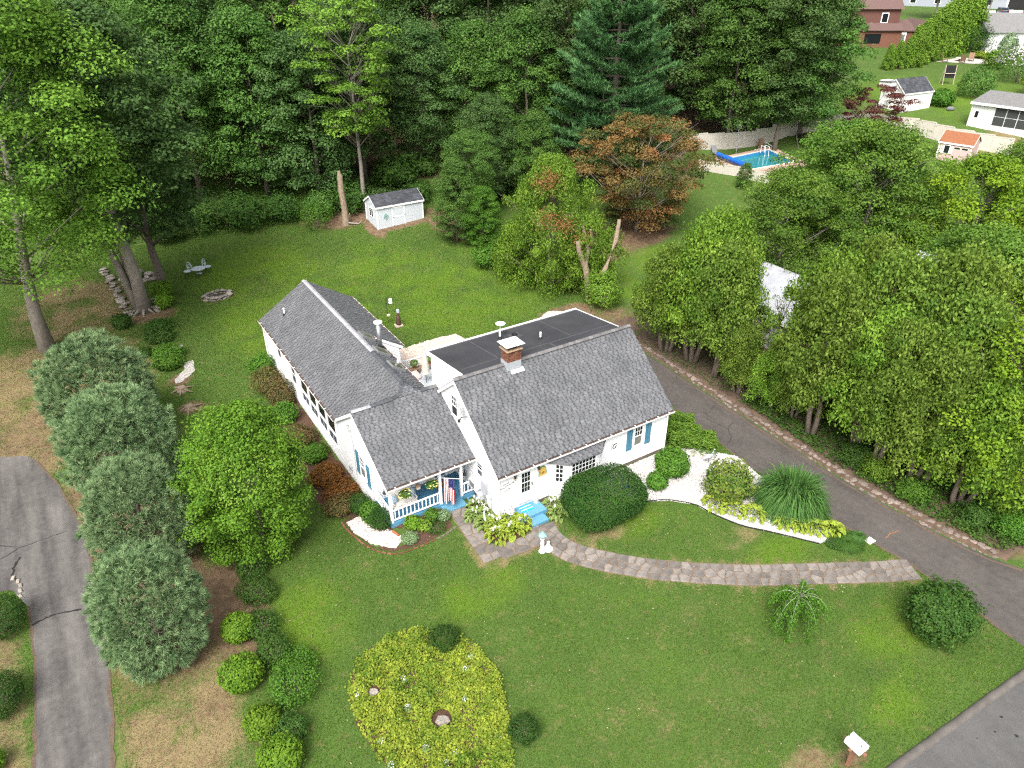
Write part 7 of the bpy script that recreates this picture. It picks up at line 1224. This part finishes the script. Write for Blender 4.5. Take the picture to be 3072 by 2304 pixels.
# white shed with dormer, pink shed, screen house
ws = gable_building('white_shed', 'white garden shed with a charcoal roof on the far lawn', 'shed', 82.0, 34.0, gz(83.5, 34.5) - .1, -.10, 5.3, 3.6, 2.3, 1.5, M['white'], M['dkroof'], courses=8); part('door', MB().box(-.05, -.002, .9, 2.4, .1, 1.9), M['trim'], ws); part('gable_window', MB().box(-.05, -.002, 1.5, 2.0, 2.5, 3.0), M['greyd'], ws); part('cupola', MB().box(-.5, 1.2, 2.0, 3.9, 2.9, 3.5), M['white'], ws); part('cupola_roof', MB().prism([(-.6, 1.9, 3.5), (1.3, 1.9, 3.5), (1.3, 4.0, 3.35), (-.6, 4.0, 3.35)], (0, 0, .08)), M['greyr'], ws)
pk = gable_building('pink_shed', 'pink garden shed with an orange shingle roof and cream shutters', 'shed', 70.4, 21.6, gz(72, 20) - .15, -1.30, 3.3, 3.2, 2.1, .9, M['pink'], M['orange'], 'white')
part('door', MB().box(1.5, 3.05, -.04, -.002, .05, 1.9), mat('pink_door', (.52, .37, .36), rough=.7), pk)
for x in (1.55, 2.32): w_ = part('transom', MB().box(x, x + .68, -.05, -.041, 1.5, 1.78), M['cream'], pk); part('pane', MB().box(x + .05, x + .63, -.056, -.051, 1.55, 1.73), M['glass'], w_)
w_ = part('window', MB().box(.55, 1.2, -.05, -.002, .95, 1.85), M['trim'], pk); part('pane', MB().box(.62, 1.13, -.056, -.051, 1.0, 1.8), M['glass'], w_)
for x in (.25, 1.23): part('shutter', MB().box(x, x + .27, -.04, -.002, .95, 1.85), M['cream'], pk)
sh2 = thing('screen_house', 'white screened garden house with a grey shed roof', 'screen house', (83.8, 26.0, gz(85, 24) - .2), -1.40); part('wall', MB().box(0, 9.5, 0, 5, -.8, 3.0), M['white'], sh2); part('roof', MB().prism([(-.3, -.4, 3.0), (9.8, -.4, 3.0), (9.8, 5.3, 3.7), (-.3, 5.3, 3.7)], (0, 0, .12)), M['greyr'], sh2); part('fascia', MB().box(-.3, 9.8, -.45, -.401, 2.86, 3.12), M['trim'], sh2); part('door', MB().box(1.3, 2.25, -.04, -.002, .0, 2.1), M['trim'], sh2); w_ = part('window', MB().box(.35, .85, -.05, -.002, 1.3, 2.15), M['trim'], sh2); part('pane', MB().box(.41, .79, -.056, -.051, 1.36, 2.09), M['glass'], w_)
for k in range(5):
    for j in range(2): part('screen', MB().box(2.55 + k * 1.3, 3.77 + k * 1.3, -.04, -.002, .75 + j * 1.05, 1.72 + j * 1.05), mat('screen_mesh_%d%d' % (k, j), (.045, .05, .05), rough=.6), sh2)
part('downspout', MB().tube([(-.15, -.4, 2.9), (-.08, -.1, 2.6), (-.08, -.1, .1), (-.4, -.5, 0)], .06, 6), M['trim'], sh2)
es = thing('chalkboard_easel', 'black chalkboard easel standing on the far lawn', 'easel', (102, 40, gz(102, 40)), -.6); part('board', MB().prism([(-.75, 0, .9), (.75, 0, .9), (.75, .25, 2.6), (-.75, .25, 2.6)], (0, .05, 0)), M['black'], es); part('shelf', MB().box(-.8, .8, -.15, .02, 1.5, 1.58), M['woodl'], es)
for x in (-.8, .74): part('leg', MB().prism([(x, -.1, 0), (x + .08, -.1, 0), (x + .08, .26, 2.65), (x, .26, 2.65)], (0, -.06, 0)), M['woodl'], es); part('leg', MB().prism([(x, .9, 0), (x + .08, .9, 0), (x + .08, .3, 2.5), (x, .3, 2.5)], (0, .06, 0)), M['woodl'], es)
bl = thing('grey_boulder', 'grey boulder on the lawn before the screen house', 'boulder', (88.5, 31.2, gz(88.5, 31.2))); link('rock', RK[2], M['greyd'], bl, scale=(.6, .5, .5))
# far houses
bh = thing('brick_house', 'brick and red shingle house with brown roofs beyond the wood', 'house', (122, 66.5, gz(125, 65) - .3), -.56); part('wall', MB().box(-7, 4.5, 0, 8, -1, 3.2), M['brickh'], bh); part('upper_wall', MB().box(-7, 4.0, 1.2, 8, 3.2, 6.6), M['redsh'], bh); part('roof', MB().prism([(4.4, .7, 6.6), (4.4, 8.4, 6.6), (4.4, 4.5, 9.4)], (-12, 0, 0)), M['brownr'], bh); part('skirt_roof', MB().prism([(-7, -.4, 3.1), (4.6, -.4, 3.1), (4.6, 1.3, 4.2), (-7, 1.3, 4.2)], (0, 0, .15)), M['brownr'], bh)
part('porch_wing', MB().box(5.0, 10.5, 1.2, 7.5, -1, 2.9), M['brickh'], bh); part('wing_roof', MB().prism([(7.0, .7, 2.9), (11.0, .7, 2.9), (9.0, .7, 4.7)], (0, 7, 0)), M['brownr'], bh); part('wing_gable', MB().prism([(7.2, .68, 2.9), (10.8, .68, 2.9), (9.0, .68, 4.5)], (0, -.05, 0)), M['redsh'], bh); part('link_roof', MB().prism([(4.5, .9, 2.9), (7.5, .9, 2.9), (7.5, 5, 4.4), (4.5, 5, 4.4)], (0, 0, .15)), M['brownr'], bh)
w_ = part('window', MB().box(.6, 1.9, 1.1, 1.19, 4.3, 6.0), M['trim'], bh); part('pane', MB().box(.75, 1.75, 1.05, 1.09, 4.45, 5.85), M['glass'], w_); part('pane', MB().box(-2.2, .8, -.06, -.01, 1.0, 2.6), M['glass'], bh); d_ = part('door', MB().box(4.55, 5.9, 1.0, 1.15, -.1, 2.7), M['trim'], bh); part('pane', MB().box(4.8, 5.65, .95, .99, .3, 2.4), M['screen2'], d_); w_ = part('window', MB().box(7.6, 9.6, 1.08, 1.19, .4, 2.1), M['dark'], bh); part('pane', MB().box(7.75, 9.45, 1.02, 1.07, .55, 1.95), M['aqua'], w_)
HT = tree_mesh(85, 9.5, 2.3, .1, 60, .95, 9000, .34, 'cone', .2, 1.2, 4, amp=.15, shell=.3, up=.4); 
for i in range(9): t = i / 8; x, y = 110.5 + 24 * t, 51.5 + 5.5 * t; s = .55 + .45 * t + (.15 if i == 8 else 0); tree('hedge_arborvitae', ORD[i] + ' tall arborvitae of the solid hedge counting from the young arborvitae', x, y, HT, 'arborb', 'barkc', (s * 1.0, s * 1.0, s * 1.05), i * .9, 'tall arborvitae hedge')
for i in range(4): tree('young_arborvitae', ORD[i] + ' young arborvitae of the short row counting toward the tall hedge', 104.5 + i * 2.0, 51.8 - .3 * i, HT, 'arborb', 'barkc', .36 + .04 * i, i, 'row of young arborvitae')
wh = thing('white_bungalow', 'white bungalow with weathered grey roof at the upper right', 'house', (134.0, 52.6, gz(136, 50) - .2), -.56); part('wall', MB().box(0, 22, 0, 10, -1, 3.4), M['white'], wh); part('roof', MB().prism([(-.5, -.5, 3.4), (-.5, 10.5, 3.4), (-.5, 5, 6.2)], (23, 0, 0)), M['greyr'], wh); part('wing', MB().prism([(8, -5, -1), (22, -5, -1), (22, -5, 3.3), (15, -5, 5.6), (8, -5, 3.3)], (0, 6, 0)), M['white'], wh); part('wing_roof', MB().prism([(7.5, -5.4, 3.15), (15, -5.4, 5.7), (22.5, -5.4, 3.15), (15, -5.4, 6.0)], (0, 9, 0)), M['greyr'], wh)
w_ = part('window', MB().box(4.2, 5.6, -.1, -.01, 1.0, 2.6), M['trim'], wh); part('pane', MB().box(4.35, 5.45, -.15, -.11, 1.15, 2.45), M['screen'], w_); d_ = part('patio_door', MB().box(9.6, 12.4, -5.12, -5.01, -.2, 2.3), M['dark'], wh); part('pane', MB().box(9.7, 10.9, -5.18, -5.13, -.1, 2.2), M['screen'], d_); part('vent_pipe', MB().tube([(15, 2.5, 4.6), (15, 2.5, 5.9)], .12, 6), M['white'], wh)
pt = sheet('patio', [(117.5, 51.5), (121, 47.0), (126.5, 44.3), (129.5, 47.5), (124, 51.5)], .05, M['patio'])
def achair(x, y, rz, lab, mt):
    o = thing('patio_chair', lab, 'chair', (x, y, gz(x, y) + .05), rz); part('seat', MB().box(-.4, .4, -.4, .4, .4, .48), mt, o); part('backrest', MB().prism([(-.4, .35, .45), (.4, .35, .45), (.4, .65, 1.25), (-.4, .65, 1.25)], (0, .06, 0)), mt, o)
    for sx in (-.4, .32):
        for sy in (-.4, .3): part('leg', MB().box(sx, sx + .08, sy, sy + .08, 0, .4), mt, o)
achair(118.6, 50.6, .6, 'brown wooden chair at the hedge corner of the far patio', M['wood']); achair(120.2, 48.6, 2.2, 'brown wooden chair on the lawn edge of the far patio', M['wood']); achair(122.8, 48.6, -1.0, 'brown wooden chair in the middle of the far patio', M['wood']); achair(124.2, 46.2, -2.0, 'white plastic chair on the far patio', M['white']); achair(126.5, 47.8, -.5, 'pale cushioned chair by the white bungalow', M['fabric'])
tb = thing('patio_table', 'low pale table in the middle of the far patio', 'table', (121.4, 49.6, gz(121.4, 49.6) + .05)); part('tabletop', MB().lathe([(.8, .45), (.8, .52)], 14), M['fabric'], tb); part('base', MB().lathe([(.4, 0), (.2, .45)], 10), M['wood'], tb)
for lab, x, y, rx, rz, lm, nm in (('rounded green shrub beside the white garden shed', 89.5, 33.0, 1.5, 1.0, 'shrub', 'lawn_shrub'), ('conical green shrub on the far lawn', 97.5, 33.4, 2.3, 1.9, 'forest', 'lawn_shrub'), ('round grassy clump at the patio corner', 119.8, 43.0, 1.7, 1.4, 'lime', 'lawn_shrub'), ('big lilac flowering bush below the white bungalow', 112.5, 35.5, 3.8, 2.6, 'forest', 'lilac_bush'), ('cream variegated bush at the right edge of the far lawn', 106, 29.0, 2.6, 2.2, 'gold', 'lawn_shrub'), ('dark spiky evergreen against the white bungalow', 129.0, 46.5, 1.4, 2.0, 'pine', 'lawn_shrub'), ('yellow flowering shrub by the patio of the white bungalow', 126.8, 49.2, 1.4, .6, 'gold', 'lawn_shrub'), ('dark hedge bush between the tall hedge and white bungalow', 132, 54, 3.0, 2.2, 'box', 'lawn_shrub')):
    o = shrub(nm, lab, x, y, rx, rz, lm, 2600, .26, int(x), amp=.25)
    if nm == 'lilac_bush': rr = R(3); d = sph(rr, 500, .0); link('flowers', leaf_cloud(d * [3.7, 3.7, 2.7] * rr.uniform(.9, 1.05, (500, 1)) + [0, 0, 2.6], d, .26, rr.uniform(0, 1, 500), 3, .6), LM['lilac'], o)
gh = thing('grey_house', 'long grey house with white trim at the top right', 'house', (198, 113, gz(200, 108) - .2), -1.026); part('wall', MB().box(0, 34, 0, 10, -1, 3.2), M['greyw'], gh); part('roof', MB().prism([(-.5, -.6, 3.2), (-.5, 10.6, 3.2), (-.5, 5, 6)], (35, 0, 0)), M['greyr'], gh); part('border', MB().box(-1, 28, -2.0, -.02, -.9, .12), M['white'], gh); part('garage_opening', MB().box(26.5, 31.5, -.06, -.01, -.2, 2.6), M['black'], gh); part('garage_trim', MB().box(26.1, 26.49, -.1, -.01, -.2, 2.9).box(31.51, 31.9, -.1, -.01, -.2, 2.9).box(26.1, 31.9, -.1, -.01, 2.61, 2.9), M['trim'], gh)
for x in (3, 9, 15, 21): w_ = part('window', MB().box(x, x + 1.6, -.08, -.01, .9, 2.4), M['trim'], gh); part('pane', MB().box(x + .15, x + 1.45, -.12, -.09, 1.05, 2.25), M['glass'], w_)
dw = sheet('far_driveway', [(201, 92), (212, 87), (204, 70), (184, 62), (186, 78)], .03, mat('pale_concrete', (.50, .49, .47), rough=.9))
def car(label, x, y, rz, paint, wagon=False):
    o = thing('parked_car', label, 'car', (x, y, gz(x, y) + .05), rz, 'parked cars'); P = [(-2.3, .35), (-2.3, .8), (-2.2, .95), (-1.7, 1.0), (-1.2, 1.42), (-.6, 1.5), (.7, 1.48), (1.3, 1.05), (2.1, .9), (2.3, .7), (2.3, .35)]
    if wagon: P = [(-2.25, .4), (-2.3, .9), (-2.2, 1.1), (-2.0, 1.6), (-1.5, 1.72), (.5, 1.7), (1.1, 1.15), (2.1, 1.0), (2.3, .8), (2.3, .4)]
    part('body', MB().prism([(a, -.9, b_) for a, b_ in P], (0, 1.8, 0)), paint, o)
    rw_ = [(-2.12, 1.08), (-1.93, 1.5)] if wagon else [(-1.66, 1.04), (-1.25, 1.38)]; ww = [(.62, 1.55), (1.02, 1.16)] if wagon else [(.78, 1.42), (1.25, 1.07)]
    for (a, b_), sgn in ((rw_, -1), (ww, 1)): part('windscreen', MB().add([(a[0] + sgn * .03, -.75, a[1] + .02), (a[0] + sgn * .03, .75, a[1] + .02), (b_[0] + sgn * .03, .7, b_[1] + .02), (b_[0] + sgn * .03, -.7, b_[1] + .02)], [(0, 1, 2, 3)]), M['glass'], o)
    for s in (-1, 1):
        part('side_window', MB().box(-1.2 - .5 * wagon, .7, s * .905 - .004, s * .905 + .004, 1.06, 1.38), M['glass'], o); part('tail_light', MB().box(-2.33, -2.301, s * .7 - .15, s * .7 + .15, .75, .92), M['light_r'], o)
        for xx in (-1.4, 1.45): w_ = part('wheel', MB().tube([(xx, s * .75, .33), (xx, s * .93, .33)], .33, 14), M['tyre'], o); part('rim', MB().tube([(xx, s * .931, .33), (xx, s * .945, .33)], .19, 10), M['galv'], w_)
car('dark blue sedan parked before the open garage', 197.5, 84.0, .75, M['carblue']); car('black estate car parked at the far right of the top driveway', 191.5, 75.0, .75, M['carblack'], True)
bn_ = thing('wheeled_bin', 'dark wheeled bin beside the open garage', 'bin', (204.5, 92.5, gz(204.5, 92.5))); part('body', MB().prism([(-.5, -.5, 0), (.5, -.5, 0), (.62, -.62, 1.7), (-.62, -.62, 1.7)], (0, 1.1, 0)), M['dark'], bn_); part('lid', MB().bbox(-.68, .68, -.68, .66, 1.7, 1.85, .05), M['dark'], bn_)
tree('roadside_tree', 'bare trunked tree before the grey house at the top right', 172, 86, FW[2], 'forest', 'barkp', .9, 1); tree('roadside_tree', 'slim leaning tree by the far driveway', 176, 76, ts, 'maple', 'barkp', .8, 2)
rwl = thing('far_stone_wall', 'long low fieldstone wall on the slope beyond the brick house', 'stone wall', (146, 80, 0)); stones(rwl, [(k * .9 - 10, -.55 * k + 5 + R(k).uniform(-.3, .3), gz(146 + k * .9 - 10, 80 - .55 * k + 5)) for k in range(26)], 9, M['rock'], .45, .8)
# neighbouring house behind the arborvitae row
nh = thing('neighbour_house', 'pale house with a whitish roof half hidden behind the arborvitae', 'house', (25.2, 9.2, 0), -1.55); part('wall', MB().box(0, 7.5, 0, 7.0, -.3, 2.6), M['paleg'], nh); part('roof', MB().prism([(-.4, -.4, 2.5), (-.4, 7.4, 2.5), (-.4, 3.5, 4.4)], (8.3, 0, 0)), M['whiter'], nh); part('fascia', MB().box(-.4, 7.9, -.46, -.401, 2.36, 2.56), M['trim'], nh)
nh = thing('neighbour_house', 'larger white roofed house showing through the maples at the right', 'house', (33.5, 3.0, 0), -1.55); part('wall', MB().box(0, 15, 0, 9.0, -.3, 3.0), M['white'], nh); part('roof', MB().prism([(-.4, -.4, 2.9), (-.4, 9.4, 2.9), (-.4, 4.5, 5.3)], (15.8, 0, 0)), M['whiter'], nh); w_ = part('window', MB().box(4, 5.2, -.06, -.002, 1, 2.3), M['trim'], nh); part('pane', MB().box(4.1, 5.1, -.1, -.061, 1.1, 2.2), M['glass'], w_)
